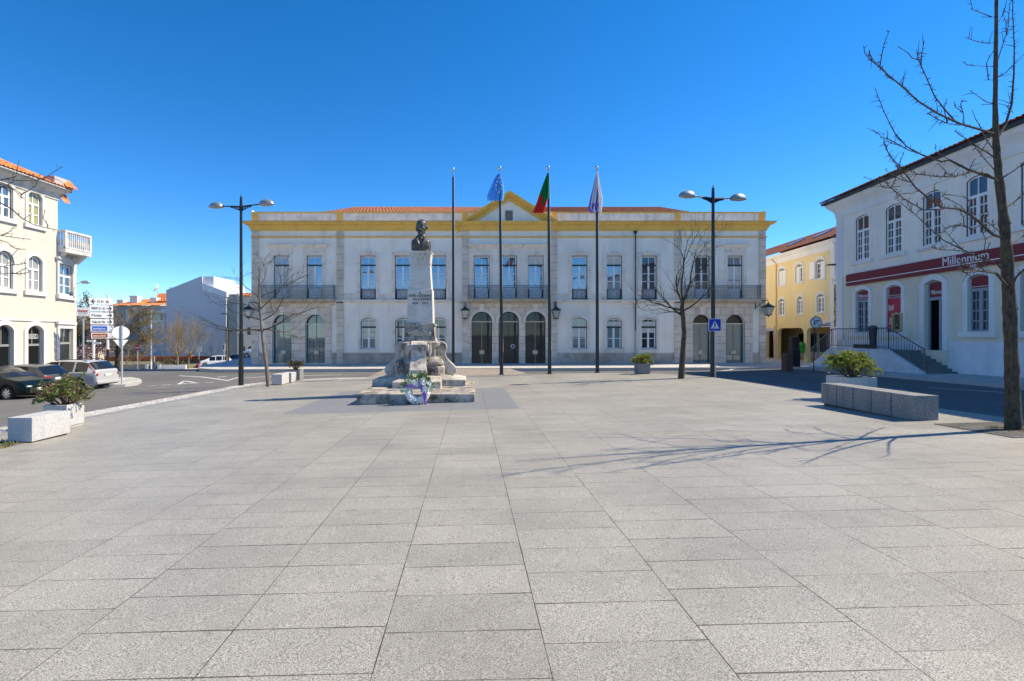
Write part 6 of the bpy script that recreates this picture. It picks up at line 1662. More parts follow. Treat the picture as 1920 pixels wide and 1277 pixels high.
for (x0,y0),(x1,y1) in (((380,534),(426,551)),):
    p,q = pt(x0,y0,Yg),pt(x1,y1,Yg)
    mb.hexa([p+Vector((0,-.2,-.9)),q+Vector((0,-.2,-.5)),q+Vector((0,9,-.5)),p+Vector((0,9,-.9)),p+Vector((0,-.2,.35)),q+Vector((0,-.2,.3)),q+Vector((0,9,.3)),p+Vector((0,9,.35))])
mb.build('white_parapet', M_SURR, gb_)
mb = MB(); mb.box(PX(424,Yg+.5),PX(449,Yg+.5),Yg+.5,Yg+12,-4,PZ(551.5,Yg+.5)); mb.build('side_wing', M_GREENGREY, gb_)
mb = MB(); mb.tube([pt(311.5,544,Yg)+Vector((0,1,-1)), pt(312.3,537,Yg)+Vector((0,1,0))], .04, 5)
for q in range(3): z = PZ(538+q*1.2,Yg); mb.tube([(PX(310.5,Yg),Yg+1,z),(PX(316,Yg),Yg+1,z+.1)], .02, 4)
mb.build('aerial', M_SBACK, gb_)
Yh = 92.0
th = thing('tiled_house', 'grey and white house with orange tiled roof, chimneys and balconies beside the gable block', 'house', (PX(270,Yh),Yh,-3))
mb = MB(); mb.box(PX(203,Yh),PX(318,Yh),Yh,Yh+14,-5,PZ(573,Yh)); mb.build('wall', mat_plaster('grey_house_render', (.36,.36,.36),(.25,.25,.25),.5), th)
mb = MB(); mb.box(PX(262,Yh-3),PX(318,Yh-3),Yh-3,Yh,-5,PZ(581,Yh-3)); mb.build('front_bay', M_BLUEGREY, th)
mb = MB(); tiles(mb, (PX(200,Yh),Yh-.6,PZ(573.5,Yh)),(PX(320,Yh),Yh-.6,PZ(573.5,Yh)),(PX(320,Yh),Yh+7,PZ(549.5,Yh+7)),(PX(232,Yh),Yh+7,PZ(562,Yh+7)), .5, .12)
tiles(mb, (PX(284,Yh),Yh+1,PZ(566,Yh+1)),(PX(322,Yh),Yh+1,PZ(566,Yh+1)),(PX(322,Yh+8),Yh+8,PZ(550,Yh+8)),(PX(296,Yh+8),Yh+8,PZ(551,Yh+8)), .5, .12)
mb.build('roof', M_TILEO, th)
for (a,b_,c_,d_) in ((235,249,553.5,574),(274.5,285,557,573),(211,222,561,572)):
    mb = MB(); mb.box(PX(a,Yh),PX(b_,Yh),Yh+1.2,Yh+2.4,PZ(d_,Yh),PZ(c_+2.5,Yh)); mb.box(PX(a-.6,Yh),PX(b_+.6,Yh),Yh+1.1,Yh+2.5,PZ(c_+2.5,Yh),PZ(c_,Yh)); mb.build('chimney', M_SURR, th)
for (a,b_,c_,d_,yy) in ((247,259,577,588,Yh-.1),(288,302,588,601,Yh-3.1),(259,265,577,588,Yh-.1)):
    mb = MB(); mb.box(PX(a,yy),PX(b_,yy),yy-.05,yy+.0,PZ(d_,yy),PZ(c_,yy)); mb.build('window', M_GLDARK, th)
for (a,b_,c_,d_,yy,m_) in ((264,310,581,586.5,Yh-4.2,M_BLUEGREY),(303,310.5,580,587,Yh-4.3,M_SURR),(285,303,600.5,604.5,Yh-4.2,M_SURR),(303.5,308.5,600,614.5,Yh-4.3,M_SURR),(236,241,581,607,Yh-1.0,M_SURR)):
    mb = MB(); mb.box(PX(a,yy),PX(b_,yy),yy,yy+1.2,PZ(d_,yy),PZ(c_,yy)); mb.build('balcony_wall', m_, th)
sdish = thing('satellite_dish', 'white satellite dish on the orange roof beside the gable block', 'satellite dish', pt(295.5,549,Yh+5))
c = pt(295,541,Yh+5); ax = Vector((-.75,-.45,.45)).normalized(); e1 = ax.cross(Vector((0,0,1))).normalized(); e2 = ax.cross(e1)
mb = MB(); mb.grid([[c+ax*(.28*(r/.85)**2)+(e1*math.cos(t)+e2*math.sin(t))*r for t in [2*math.pi*k/18 for k in range(18)]] for r in (.02,.3,.6,.85)], closed=True); o = mb.build('dish', M_SWHITE, sdish, smooth=60); o.modifiers.new('s','SOLIDIFY').thickness = .04
mb = MB(); mb.tube([pt(296.5,553,Yh+5), c], .06, 6); mb.build('mast', M_SBACK, sdish)
# low house with brown tiles at the far left behind the signs
Yl = 70.0
lh = thing('low_house', 'small pale stone house with orange tiles glimpsed behind the direction signs', 'house', (PX(165,Yl),Yl,-3))
mb = MB(); mb.box(PX(120,Yl),PX(166,Yl),Yl,Yl+3,-4,PZ(600,Yl)); mb.build('wall', mat_stone('pale_patchy_wall', (.66,.60,.48),(.3,.24,.16),.7,.9), lh)
mb = MB(); tiles(mb, (PX(126,Yl),Yl-.4,PZ(600,Yl)),(PX(172,Yl),Yl-.4,PZ(600,Yl)),(PX(165,Yl+4),Yl+4,PZ(584,Yl+4)),(PX(126,Yl+4),Yl+4,PZ(584,Yl+4)), .5, .12); mb.build('roof', M_TILEO, lh)
mb = MB(); mb.box(PX(146,Yl),PX(159,Yl),Yl-.1,Yl+.05,-3,PZ(658,Yl)); mb.build('doorway', M_NEARBLK, lh)
# cream house between gable block and hall
Yc = 72.0
ch = thing('cream_house', 'narrow cream house with an orange tiled roof between the grey block and the hall', 'house', (PX(460,Yc),Yc,-3))
mb = MB(); mb.box(PX(449,Yc),PX(520,Yc),Yc,Yc+10,-5,PZ(556,Yc)); mb.box(PX(446.5,Yc),PX(449.5,Yc),Yc-.3,Yc+10,-5,PZ(550,Yc)); mb.build('wall', M_CREAM, ch)
mb = MB(); tiles(mb, (PX(449.6,Yc),Yc-.5,PZ(556,Yc)),(PX(520,Yc),Yc-.5,PZ(556,Yc)),(PX(520,Yc+4),Yc+4,PZ(550,Yc+4)),(PX(451,Yc+4),Yc+4,PZ(550,Yc+4)), .4, .1); mb.build('roof', M_TILEO, ch)
for (a,b_,c_,d_) in ((455.5,459.5,650,668),(466,472,650,668),(455,459.5,570,584),(464,470,614,628)):
    mb = MB(); mb.box(PX(a,Yc),PX(b_,Yc),Yc-.06,Yc+.02,PZ(d_,Yc),PZ(c_,Yc)); mb.build('window', M_GLDARK, ch)
# orange garden wall with posts, low white wall, hedge earth
Yo = 76.0
ow = thing('orange_wall', 'long orange red painted garden wall with taller posts and railings', 'wall', (PX(330,Yo),Yo,-2.4))
M_ORG = mat_plaster('orange_paint', (.62,.16,.05), (.36,.10,.05), .4)
M_RUST = mat('rust_red_fence', (.44,.10,.04), .7, var=.25, vs=2)
mb = MB(); mb.box(PX(180,Yo),PX(448,Yo),Yo,Yo+.2,PZ(678.5,Yo),PZ(670,Yo)); mb.build('fence_panel', M_RUST, ow)
mb = MB(); mb.box(PX(180,Yo),PX(448,Yo),Yo-.08,Yo+.25,PZ(669.8,Yo),PZ(667.8,Yo)); mb.build('top_rail', M_ORG, ow)
for a in (262,357,416,446):
    mb = MB(); mb.box(PX(a-3,Yo),PX(a+3,Yo),Yo-.2,Yo+.35,PZ(686,Yo),PZ(666,Yo)); mb.build('post', M_ORG, ow)
mb = MB(); mb.box(PX(360,Yo),PX(447,Yo),Yo-.06,Yo+.2,PZ(678.4,Yo),PZ(672,Yo)); mb.build('painted_panel', M_ORG, ow)
Ye = 66.5
bank_ = MB(); bank_.hexa([(-66,Ye,-3),(PX(352,Ye),Ye,-3),(PX(352,Ye),Yo+16,-3),(-66,Yo+16,-3),(-66,Ye,PZ(683,Ye)),(PX(352,Ye),Ye,PZ(685,Ye)),(PX(352,Ye),Yo+16,PZ(678.5,Yo)),(-66,Yo+16,PZ(678.5,Yo))])
struct(bank_.build('garden_bank', M_EARTH))
for lab, a, b_, y0, y1 in (('low white garden wall behind the pruned tree on the far left corner',300,351,684.5,692.5),('low white wall end pier with grey stone panel left of the walking man',222,281,685,692.5)):
    tw = thing('low_wall', lab, 'wall', (PX((a+b_)/2,Ye),Ye-.3,-2.6))
    mb = MB(); mb.box(PX(a,Ye),PX(b_,Ye),Ye-.35,Ye-.1,-2.8,PZ(y0,Ye)); mb.build('wall', M_SURR if a > 290 else mat_stone('grey_low_wall',(.34,.31,.26),(.2,.18,.15),.6,2), tw)
    mb = MB(); mb.box(PX(b_-5,Ye) if a < 290 else PX(a-1,Ye),PX(b_,Ye) if a < 290 else PX(a+4,Ye),Ye-.45,Ye-.05,-2.8,PZ(y0-1.5,Ye)); mb.build('pier', M_SURR, tw)
# ================= far street lights, no entry sign, posts =================
def far_lamp(label, px, pb_, ptop, Y, arm, m, name='street_lamp', w_=.07):
    X = PX(px,Y); zg = G(X,Y); t = thing(name, label, 'street lamp', (X,Y,zg))
    mb = MB(); mb.tube([(X,Y,zg),(X,Y,PZ(ptop,Y))], [w_*1.3,w_*.8], 8); mb.build('pole', m, t)
    mb = MB(); x1 = PX(px+arm,Y); z = PZ(ptop,Y); 
    if name == 'street_lamp': mb.ell(((X+x1)/2,Y,z+.05),(abs(x1-X)/2+.08,.2,.14)); 
    else: mb.box(min(X,x1),max(X,x1),Y-.12,Y+.12,z-.06,z+.06)
    mb.build('lamp_head', M_LAMPMET if name == 'street_lamp' else m, t, smooth=40); return t
far_lamp('white single head street lamp standing behind the walking man', 283.5, 692, 583.5, 64.5, -7, M_WPOST)
far_lamp('black angular lamp post in front of the gable block, the taller one', 427, 690, 588.5, 64, -12, M_BLACKIRON, 'angled_lamp', .09)
far_lamp('shorter black angular lamp post close behind the taller one', 429, 690, 622, 68, 7, M_BLACKIRON, 'angled_lamp', .06)
Ys = 60
wp = thing('wooden_pole', 'weathered wooden utility pole beside the black lamp posts', 'pole', (PX(425,Ys+2),Ys+2,G(PX(425,Ys+2),Ys+2)))
mb = MB(); mb.tube([(PX(425,62),62,-2.8),(PX(425,62),62,PZ(615,62))], [.13,.1], 8); mb.build('shaft', mat_bark('weathered_wood',(.25,.19,.12),(.1,.07,.05),8), wp)
mb = MB(); mb.tube([(PX(425,62),62,PZ(615,62)),(PX(425,62),62,PZ(613.5,62))], [.1,.02], 8); mb.build('cap', M_SBACK, wp)
wl = thing('wall_street_lamp', 'grey street lamp head on a short arm from the cream house corner', 'street lamp', pt(143,532,32.5))
mb = MB(); mb.tube([pt(143,532.5,32.5), pt(153,529,32.3)], .03, 6); mb.build('arm', M_SBACK, wl)
mb = MB(); mb.ell(pt(160,529.3,32.2),(.30,.16,.11)); mb.build('lamp_head', M_LAMPMET, wl, smooth=60)
def small_sign(label, px, pb_, pc, r, Y, mf, sq=None, kind='road sign', name='road_sign'):
    X = PX(px,Y); zg = G(X,Y); t = thing(name, label, kind, (X,Y,zg))
    mb = MB(); mb.tube([(X,Y,zg),(X,Y,PZ(pc-r,Y))], .035, 6); mb.build('post', M_SBACK, t)
    c = pt(px,pc,Y); mb = MB()
    if sq: mb.box(c.x-sq[0]/F*Y,c.x+sq[0]/F*Y,Y-.07,Y-.04,c.z-sq[1]/F*Y,c.z+sq[1]/F*Y)
    else: disc(mb, c, r/F*Y, Y-.07, Y-.04)
    mb.build('plate', mf, t); return t, c
t, c = small_sign('round red no entry sign on a thin post before the orange wall', 258, 694, 652, 5.6, 52, mat('sign_red', (.62,.02,.02), .4))
mb = MB(); mb.box(c.x-.22,c.x+.22,51.925,51.928,c.z-.045,c.z+.045); mb.build('white_bar', M_SWHITE, t)
small_sign('pale green square sign back by the pruned trees', 373.5, 690, 655, 6, 68, mat('pale_green_sign', (.42,.52,.46), .5), (5,5.5))
t, c = small_sign('narrow white and blue sign edge on a post by the black lamps', 420.5, 690, 651, 6, 66, M_SWHITE, (2.2,6.5))
mb = MB(); mb.box(c.x-.13,c.x+.02,65.92,65.928,c.z-.3,c.z+.3); mb.build('blue_strip', mat('sign_navy', (.02,.03,.16), .4), t)
# ================= trees =================
M_BARK = mat_bark('grey_brown_bark', (.115,.088,.062), (.03,.022,.017), 22, moss=(.10,.11,.03)); M_BARKY = mat_bark('young_bark', (.28,.22,.17), (.11,.085,.07), 18)
M_TWIGY = mat_bark('yellow_twigs', (.38,.29,.15), (.18,.13,.07), 14); M_TWIGB = mat_bark('brown_twigs', (.30,.24,.13), (.13,.10,.055), 14)
def px_line(pts_, Y0, dY, wob=0): 
    n = len(pts_); return [pt(p[0], p[1], Y0 + dY*i/(n-1)) for i, p in enumerate(pts_)]
def spurs(mb, P, rg, every=.11, l=.07):
    for a, b_ in zip(P[:-1], P[1:]):
        L_ = (b_-a).length; k_ = int(L_/every); d = (b_-a).normalized()
        for q in range(k_):
            p = a.lerp(b_, (q+rg.random())/max(1,k_)); v = Vector((rg.uniform(-1,1),rg.uniform(-1,1),rg.uniform(-1,1))).cross(d).normalized()
            ll = l*rg.uniform(.5,1.5) if rg.random() < .92 else rg.uniform(.12,.32)
            e = p + (v*.85+d*.35)*ll
            mb.tube([p, p.lerp(e,.5)+Vector((0,0,.01)), e], [.007,.005,.003], 4)
def branchset(parent, tr, trunk_r, brs, Y0, seed, spur=.10):
    rg = random.Random(seed)
    T = px_line(tr, Y0, 0); mb = MB(); TT = []; TR = []
    for (a, b_), (ra, rb) in zip(zip(T[:-1], T[1:]), zip(trunk_r[:-1], trunk_r[1:])):
        for q in range(6): TT.append(a.lerp(b_, q/6)); TR.append(lerp(ra, rb, q/6))
    TT.append(T[-1]); TR.append(trunk_r[-1])
    TR = [r_*(1+.05*math.sin(i*.9+seed)+rg.uniform(-.03,.03)) for i, r_ in enumerate(TR)]; TR[0] *= 1.18; TR[1] *= 1.10; TR[2] *= 1.04
    mb.tube(TT, TR, 16)
    for i, v in enumerate(mb.v):
        nz = noise.noise(v*9)*.010 + noise.noise(Vector((v.x*30,v.y*30,v.z*7)))*.006
        c_ = TT[min(len(TT)-1, i//16)]; dd = v-c_
        if dd.length > 1e-5: mb.v[i] = v + dd.normalized()*nz*min(1, dd.length/.06)
    for q in range(9):     # pruning scars
        k_ = rg.randrange(6, len(TT)-20); a_ = rg.uniform(0,6.28); e = TT[k_]+Vector((math.cos(a_),math.sin(a_),.1))*TR[k_]*.9
        mb.ell(e, (.022,.022,.028), nu=8, nv=6)
    mb.build('trunk', M_BARK, parent, smooth=70)
    mb = MB()
    for pts_, r0, dY in brs:
        P = px_line(pts_, Y0, dY); n = len(P)
        mb.tube(P, [lerp(r0*.82, .005, (i/(n-1))**.8) for i in range(n)], 6); spurs(mb, P[1:], rg, spur)
        for q in range(max(1, int(sum((b2-a2).length for a2, b2 in zip(P[:-1], P[1:]))/.95))):
            i = rg.randrange(1, n-1) if n > 2 else 0; a_ = P[i].lerp(P[i+1], rg.random()); d = (P[i+1]-P[i]).normalized()
            v = (d + Vector((rg.uniform(-1,1),rg.uniform(-1,1),rg.uniform(-.3,1.2)))*.8).normalized(); l = rg.uniform(.18,.45)
            Q = [a_, a_+v*l*.35, a_+(v+Vector((rg.uniform(-.2,.2),rg.uniform(-.2,.2),.15)))*l*.7, a_+(v+Vector((rg.uniform(-.2,.2),rg.uniform(-.2,.2),.35)))*l]
            mb.tube(Q, [.009,.0075,.006,.004], 5); spurs(mb, Q, rg, .06, .045)
    mb.build('crown', M_BARK, parent)
bt = Y0 = ground_at(1899, 806).y
gb0 = ground_at(1899, 806)
t = thing('bare_tree', 'tall bare tree with spurred branches standing in an iron grate at the right edge', 'tree', gb0, group=None)
tr = [(1900,812),(1899,760),(1897,680),(1893,580),(1889,500),(1885,440),(1878,380),(1872,320),(1867,262),(1866,200),(1867,120),(1868,40),(1869,-60),(1870,-170)]
rr = [.122,.107,.099,.093,.085,.076,.066,.057,.048,.036,.031,.027,.02,.01]
brs = [([(1868,262),(1886,232),(1897,195),(1901,140),(1902,90),(1899,30),(1899,-60)],.03,.5),
 ([(1866,252),(1845,245),(1800,232),(1760,214),(1722,190),(1690,161),(1660,136),(1636,115),(1629,95)],.03,-1.5),
 ([(1795,232),(1772,206),(1752,180),(1737,145),(1722,112),(1719,98)],.016,-1.4),([(1800,235),(1778,232),(1755,222),(1738,212)],.010,-.9),
 ([(1808,236),(1806,212),(1801,196),(1804,186)],.009,-.3),
 ([(1876,338),(1850,330),(1815,318),(1780,300),(1765,303),(1730,291),(1700,275),(1678,250),(1660,215),(1648,185),(1641,166)],.032,1.5),
 ([(1735,292),(1700,280),(1675,265),(1655,258),(1640,246)],.014,1.6),([(1657,262),(1665,285),(1680,310),(1700,328)],.008,1.1),
 ([(1880,345),(1850,326),(1820,322),(1790,331),(1755,331),(1720,326),(1700,318)],.022,-1.3),([(1870,300),(1850,285),(1832,275),(1815,262),(1798,252),(1790,245)],.016,-.4),
 ([(1869,290),(1850,262),(1838,240)],.012,.5),([(1866,320),(1848,300),(1830,278),(1822,268)],.014,.9),
 ([(1886,448),(1862,440),(1838,418),(1818,402),(1798,392),(1765,389),(1742,373),(1715,350),(1690,315),(1668,292),(1656,266)],.034,-1.6),
 ([(1768,392),(1732,394),(1695,373),(1668,350),(1651,331)],.015,-1.5),([(1818,404),(1800,385),(1775,372)],.010,.1),([(1840,420),(1825,430),(1800,422),(1770,428)],.010,-.9),
 ([(1889,455),(1870,430),(1850,416),(1842,400)],.018,1.5),
 ([(1891,540),(1868,512),(1835,508),(1808,511),(1797,500)],.034,-1.7),([(1890,520),(1868,492),(1835,482),(1800,466),(1768,450),(1740,425),(1708,395),(1698,372)],.024,1.5),
 ([(1835,482),(1800,470),(1760,468),(1745,462)],.010,1.2),([(1868,495),(1850,500),(1838,492)],.010,-.6),([(1845,470),(1848,450),(1842,435)],.008,.0),
 ([(1882,392),(1900,380),(1925,360),(1960,345)],.026,.4),([(1877,335),(1898,322),(1930,300)],.02,-.4),([(1890,462),(1915,445),(1950,425)],.03,1.2),([(1893,545),(1905,520),(1935,490),(1960,470)],.03,-1.2),
 ([(1866,130),(1878,90),(1890,55),(1893,6)],.010,.1),([(1867,195),(1840,196)],.008,.0),([(1867,150),(1845,150)],.007,.0),([(1866,125),(1822,123)],.008,-.2),([(1868,80),(1854,81)],.006,.1),([(1868,32),(1839,32)],.007,.0),([(1868,145),(1895,139)],.007,.1),([(1868,48),(1885,20)],.007,.1)]
branchset(t, tr, rr, brs, Y0, 4, .055)
# twin tree just outside the left edge whose twigs reach into the view
Yt = 9.9; gx = -9.84
t = thing('bare_tree', 'bare tree at the left edge whose thin twigs cross the cream house', 'tree', (gx,Yt,G(gx,Yt)))
lx_ = lambda px: px
tr = [(-72,845),(-73,760),(-76,660),(-80,560),(-84,480),(-88,400),(-93,320),(-98,240),(-97,120),(-95,-20)]
rr = [.13,.118,.11,.102,.09,.075,.06,.05,.034,.02]
brs = [([(-88,400),(-55,372),(-25,350),(0,338),(30,331),(33,315),(36,299)],.022,.3),([(10,336),(45,339),(65,338),(86,335)],.010,.3),
 ([(-84,470),(-50,430),(-20,395),(0,380),(22,392),(42,410),(65,422),(90,428),(107,431)],.024,-.2),([(-86,450),(-45,455),(0,441),(25,445),(58,449)],.014,.4),
 ([(-84,480),(-50,465),(-20,450),(0,450),(15,455),(22,463)],.012,.1),([(-82,520),(-40,512),(0,500),(25,497),(50,494)],.012,-.3),([(-40,512),(0,514),(30,512),(48,504)],.008,-.4),
 ([(-90,360),(-60,330),(-30,345),(0,352),(20,350),(42,372)],.014,-.5),([(20,350),(38,362),(41,372)],.006,-.5),([(60,338),(62,328),(48,331)],.005,.2),([(-93,320),(-120,260),(-150,200),(-170,120)],.03,.3),([(-88,400),(-120,360),(-170,330),(-220,260)],.03,-.3),([(-97,240),(-75,200),(-62,120),(-60,20)],.02,.3)]
branchset(t, tr, rr, brs, Yt, 9, .10)
# iron grates round both trees
M_GRATE = mat('iron_grate', (.20,.19,.17), .7, .4); M_WEED = mat_leaf('weeds', (.12,.13,.03), (.26,.24,.06), 12, .2)
for nm, cx_, cy_ in (('iron tree grate with weeds at the foot of the tall right tree', gb0.x-.02, gb0.y+.02), ('iron tree grate at the left edge beside the short bench', gx+.02, Yt+.02)):
    t = thing('tree_grate', nm, 'tree grate', (cx_,cy_,G(cx_,cy_)))
    g = lambda x,y,h: Vector((x,y,G(x,y)+h))
    mb = MB(); h_ = .72
    for q in range(26):
        x = cx_-h_+2*h_*q/25
        if abs(x-cx_) < .19:
            for ya,yb in ((cy_-h_,cy_-.2),(cy_+.2,cy_+h_)): mb.hexa([g(x-.014,ya,.004),g(x+.014,ya,.004),g(x+.014,yb,.004),g(x-.014,yb,.004),g(x-.014,ya,.014),g(x+.014,ya,.014),g(x+.014,yb,.014),g(x-.014,yb,.014)])
        else: mb.hexa([g(x-.014,cy_-h_,.004),g(x+.014,cy_-h_,.004),g(x+.014,cy_+h_,.004),g(x-.014,cy_+h_,.004),g(x-.014,cy_-h_,.014),g(x+.014,cy_-h_,.014),g(x+.014,cy_+h_,.014),g(x-.014,cy_+h_,.014)])
    for y in (cy_-h_, cy_-.22, cy_+.22, cy_+h_): mb.hexa([g(cx_-h_,y-.02,.005),g(cx_+h_,y-.02,.005),g(cx_+h_,y+.02,.005),g(cx_-h_,y+.02,.005),g(cx_-h_,y-.02,.017),g(cx_+h_,y-.02,.017),g(cx_+h_,y+.02,.017),g(cx_-h_,y+.02,.017)])
    mb.build('bars', M_GRATE, t)
    mb = MB(); mb.face([g(cx_-h_,cy_-h_,.003),g(cx_+h_,cy_-h_,.003),g(cx_+h_,cy_+h_,.003),g(cx_-h_,cy_+h_,.003)]); mb.build('earth', M_SOIL, t)
    mb = MB(); rg = random.Random(8)
    for q in range(420):
        a = rg.uniform(0,2*math.pi); r_ = rg.choice([rg.uniform(.16,.34), rg.uniform(.55,.76)]); p = g(cx_+r_*math.cos(a)*1.05, cy_+r_*math.sin(a), .005)
        d = Vector((rg.uniform(-.7,.7),rg.uniform(-.7,.7),1)).normalized(); s_ = d.orthogonal().normalized(); l = rg.uniform(.03,.09)
        mb.face([p-s_*.008, p+s_*.008, p+d*l*.6+s_*.012, p+d*l, p+d*l*.6-s_*.012])
    tag(mb.build('weeds', M_WEED, t), kind='stuff')
# generic bare tree
RMIN = [.0035]
def grow(mb, rg, p, d, L_, r, depth, kids, spread, up, lst, wob=.18, seg=4):
    P = [p]; rd = [r]; dd = d.copy()
    for i in range(seg):
        dd = (dd + Vector((rg.gauss(0,wob),rg.gauss(0,wob),rg.gauss(0,wob*.6)+up))).normalized()
        P.append(P[-1]+dd*L_/seg); rd.append(lerp(r, r*.5, (i+1)/seg))
    mb.tube(P, rd, 6 if r > .02 else 4, cap=False)
    if depth == 0: lst.append(P[-1]); return
    for k in range(kids):
        t_ = rg.uniform(.3,1.0) if k else 1.0
        i = min(seg-1, int(t_*seg)); q = P[i].lerp(P[i+1], t_*seg-i) if i < seg else P[-1]
        ax = dd.orthogonal().normalized(); ax.rotate(Matrix.Rotation(rg.uniform(0,2*math.pi),3,dd)); nd = (dd + ax*spread*rg.uniform(.5,1.2)).normalized()
        grow(mb, rg, q, nd, L_*rg.uniform(.5,.8), max(RMIN[0], rd[i]*.62), depth-1, kids, spread, up, lst, wob, seg)
def bare_tree(name, label, tr, radii, Y0, starts, depth, kids, spread, up, seed, mt, mc, wob=.18, group=None):
    P = px_line(tr, Y0, 0); P[0].z = G(P[0].x, Y0)-.05
    t = thing(name, label, 'tree', (P[0].x,Y0,G(P[0].x,Y0)), group=group)
    mb = MB(); mb.tube(P, radii, 10); mb.build('trunk', mt, t, smooth=60)
    rg = random.Random(seed); mb = MB(); lst = []
    for (px,py,ang,tilt,L_,r) in starts:
        p = pt(px,py,Y0); d = Vector((math.cos(R(ang))*math.cos(R(tilt)), math.sin(R(tilt)), math.sin(R(ang))*math.cos(R(tilt))))
        grow(mb, rg, p, d, L_, r, depth, kids, spread, up, lst, wob)
    mb.build('crown', mc, t); return t
RMIN[0] = .006
Y1_ = ground_at(1277, 710).y
bare_tree('bare_tree', 'spreading bare tree on the square right of the round shrub planter', [(1277,711),(1280,665),(1283,625),(1281,595),(1279,578),(1281,562)], [.14,.115,.105,.10,.095,.08], Y1_,
  [(1279,592,150,-20,1.25,.05),(1279,582,160,25,1.3,.045),(1280,572,118,-20,1.5,.05),(1281,565,98,15,1.9,.055),(1281,566,74,-15,1.8,.05),(1281,572,50,30,1.3,.045),(1282,582,25,-25,1.1,.04),(1279,586,172,-5,1.0,.03)], 3, 3, .62, .05, 21, M_BARK, M_BARK, .16)
Y2_ = ground_at(503, 725).y
bare_tree('bare_tree', 'leaning young bare tree beside the small pale benches on the left', [(503.5,726),(500,690),(495,655),(491,622),(488,585),(486,540),(487,505),(491,480)], [.10,.085,.075,.07,.055,.04,.025,.01], Y2_,
  [(490,620,175,10,1.6,.04),(490,620,10,-20,1.7,.04),(489,600,150,-30,1.3,.03),(489,602,28,20,1.6,.035),(488,585,165,25,1.1,.025),(488,580,35,-15,1.5,.03),(487,560,140,-10,1.0,.02),(487,558,40,20,1.2,.022),(487,535,50,-20,.8,.016),(487,530,130,15,.7,.014),(490,618,185,-40,1.2,.03),(490,616,-5,40,1.2,.03),(488,508,70,10,.5,.01),(488,590,20,50,1.1,.02)], 3, 3, .6, .02, 33, M_BARKY, M_BARK, .14)
# dense twiggy trees on the far left corner
Y3_ = 58.0; RMIN[0] = .016
bare_tree('twiggy_tree', 'large dense brown green twiggy tree behind the direction signs', [(219,695),(221,670),(222,650),(226,630)], [.3,.26,.24,.2], Y3_,
  [(222,662,155,-20,1.9,.11),(222,656,125,30,2.2,.11),(223,650,95,-20,2.5,.11),(224,650,65,25,2.5,.11),(226,645,38,-25,2.3,.12),(226,650,22,15,1.7,.11),(224,655,168,35,1.8,.1),(226,648,48,55,2.2,.1),(224,648,105,-55,2.2,.1),(227,655,10,-10,1.5,.1)], 4, 5, .75, .01, 41, M_BARK, M_TWIGB, .2)
RMIN[0] = .010
Y4_ = 66.9
bare_tree('pruned_tree', 'pruned bare tree with upright pale yellow shoots before the grey gable', [(333,692),(332.5,680),(333,668)], [.17,.15,.14], Y4_,
  [(333,668,a,t_,2.6,.055) for a,t_ in ((150,-10),(135,20),(120,-25),(105,15),(92,-10),(78,25),(65,-20),(52,10),(38,-10),(110,50),(70,-50))], 3, 4, .33, .12, 51, M_BARKY, M_TWIGY, .09, group='pruned street trees')
bare_tree('pruned_tree', 'second pruned tree with sparser shoots, right of its taller twin', [(352,690),(353,678),(354,667)], [.16,.14,.13], Y4_+2,
  [(354,667,a,t_,2.3,.05) for a,t_ in ((145,-10),(125,20),(100,-15),(80,15),(60,-20),(42,10),(28,-10),(70,40))], 3, 4, .36, .10, 52, M_BARKY, M_TWIGY, .10, group='pruned street trees')
bare_tree('small_tree', 'tiny bare reddish shrub tree before the orange wall', [(398,678),(398,670)], [.06,.05], 74, [(398,670,a,t_,1.1,.03) for a,t_ in ((140,0),(110,20),(80,-20),(50,10))], 2, 4, .5, .05, 53, M_BARKY, M_TWIGB)
bare_tree('small_tree', 'low yellowish bare bush left of the no entry sign', [(236,688),(238,672)], [.08,.06], 64, [(238,674,a,t_,1.3,.04) for a,t_ in ((150,0),(120,20),(95,-20),(70,10),(40,0))], 3, 4, .5, .03, 54, M_BARKY, M_TWIGY)
bare_tree('far_bare_tree', 'tall pale bare tree tops behind the white board and the low house', [(160,690),(163,620)], [.3,.2], 100, [(163,620,a,t_,3.2,.07) for a,t_ in ((130,0),(95,-20),(70,10),(50,0))], 3, 3, .45, .03, 55, M_BARKY, M_BARKY)
# leafy and blossom bushes behind the signs
def bush(name, label, px, py, Y, rx, rz, n, mats, seed, sz=.16):
    rg = random.Random(seed); c = pt(px,py,Y); t = thing(name, label, 'bush', (c.x,Y,G(c.x,Y)))
    mb = MB(); st = MB()
    for k in range(14):
        a = rg.uniform(0,2*math.pi); e = c+Vector((math.cos(a)*rx*.7, math.sin(a)*rx*.5, rg.uniform(-.2,.8)*rz)); st.tube([Vector((c.x,Y,G(c.x,Y))), c.lerp(e,.5)-Vector((0,0,rz*.3)), e], [.06,.035,.012], 5)
    cl = [c+Vector((rg.gauss(0,.5)*rx, rg.gauss(0,.4)*rx, rg.gauss(0,.5)*rz)) for k in range(26)]
    for k in range(n):
        q = rg.choice(cl)+Vector((rg.gauss(0,.14)*rx,rg.gauss(0,.14)*rx,rg.gauss(0,.16)*rz)); d = Vector((rg.uniform(-1,1),rg.uniform(-1,1),rg.uniform(-1,1))).normalized(); s_ = d.orthogonal().normalized()*sz*.4
        mb.face([q,q+d*sz*.5+s_,q+d*sz,q+d*sz*.5-s_], rg.choice((0,0,1)))
    st.build('stems', M_TWIG, t); mb.build('foliage', mats, t)
bush('blossom_bush', 'pink and white blossoming bush behind the silver car', 178, 655, 55, 2.0, 1.5, 2400, [mat_leaf('pink_blossom', (.42,.20,.22), (.6,.42,.42), 3, .2), M_SHR3], 61)
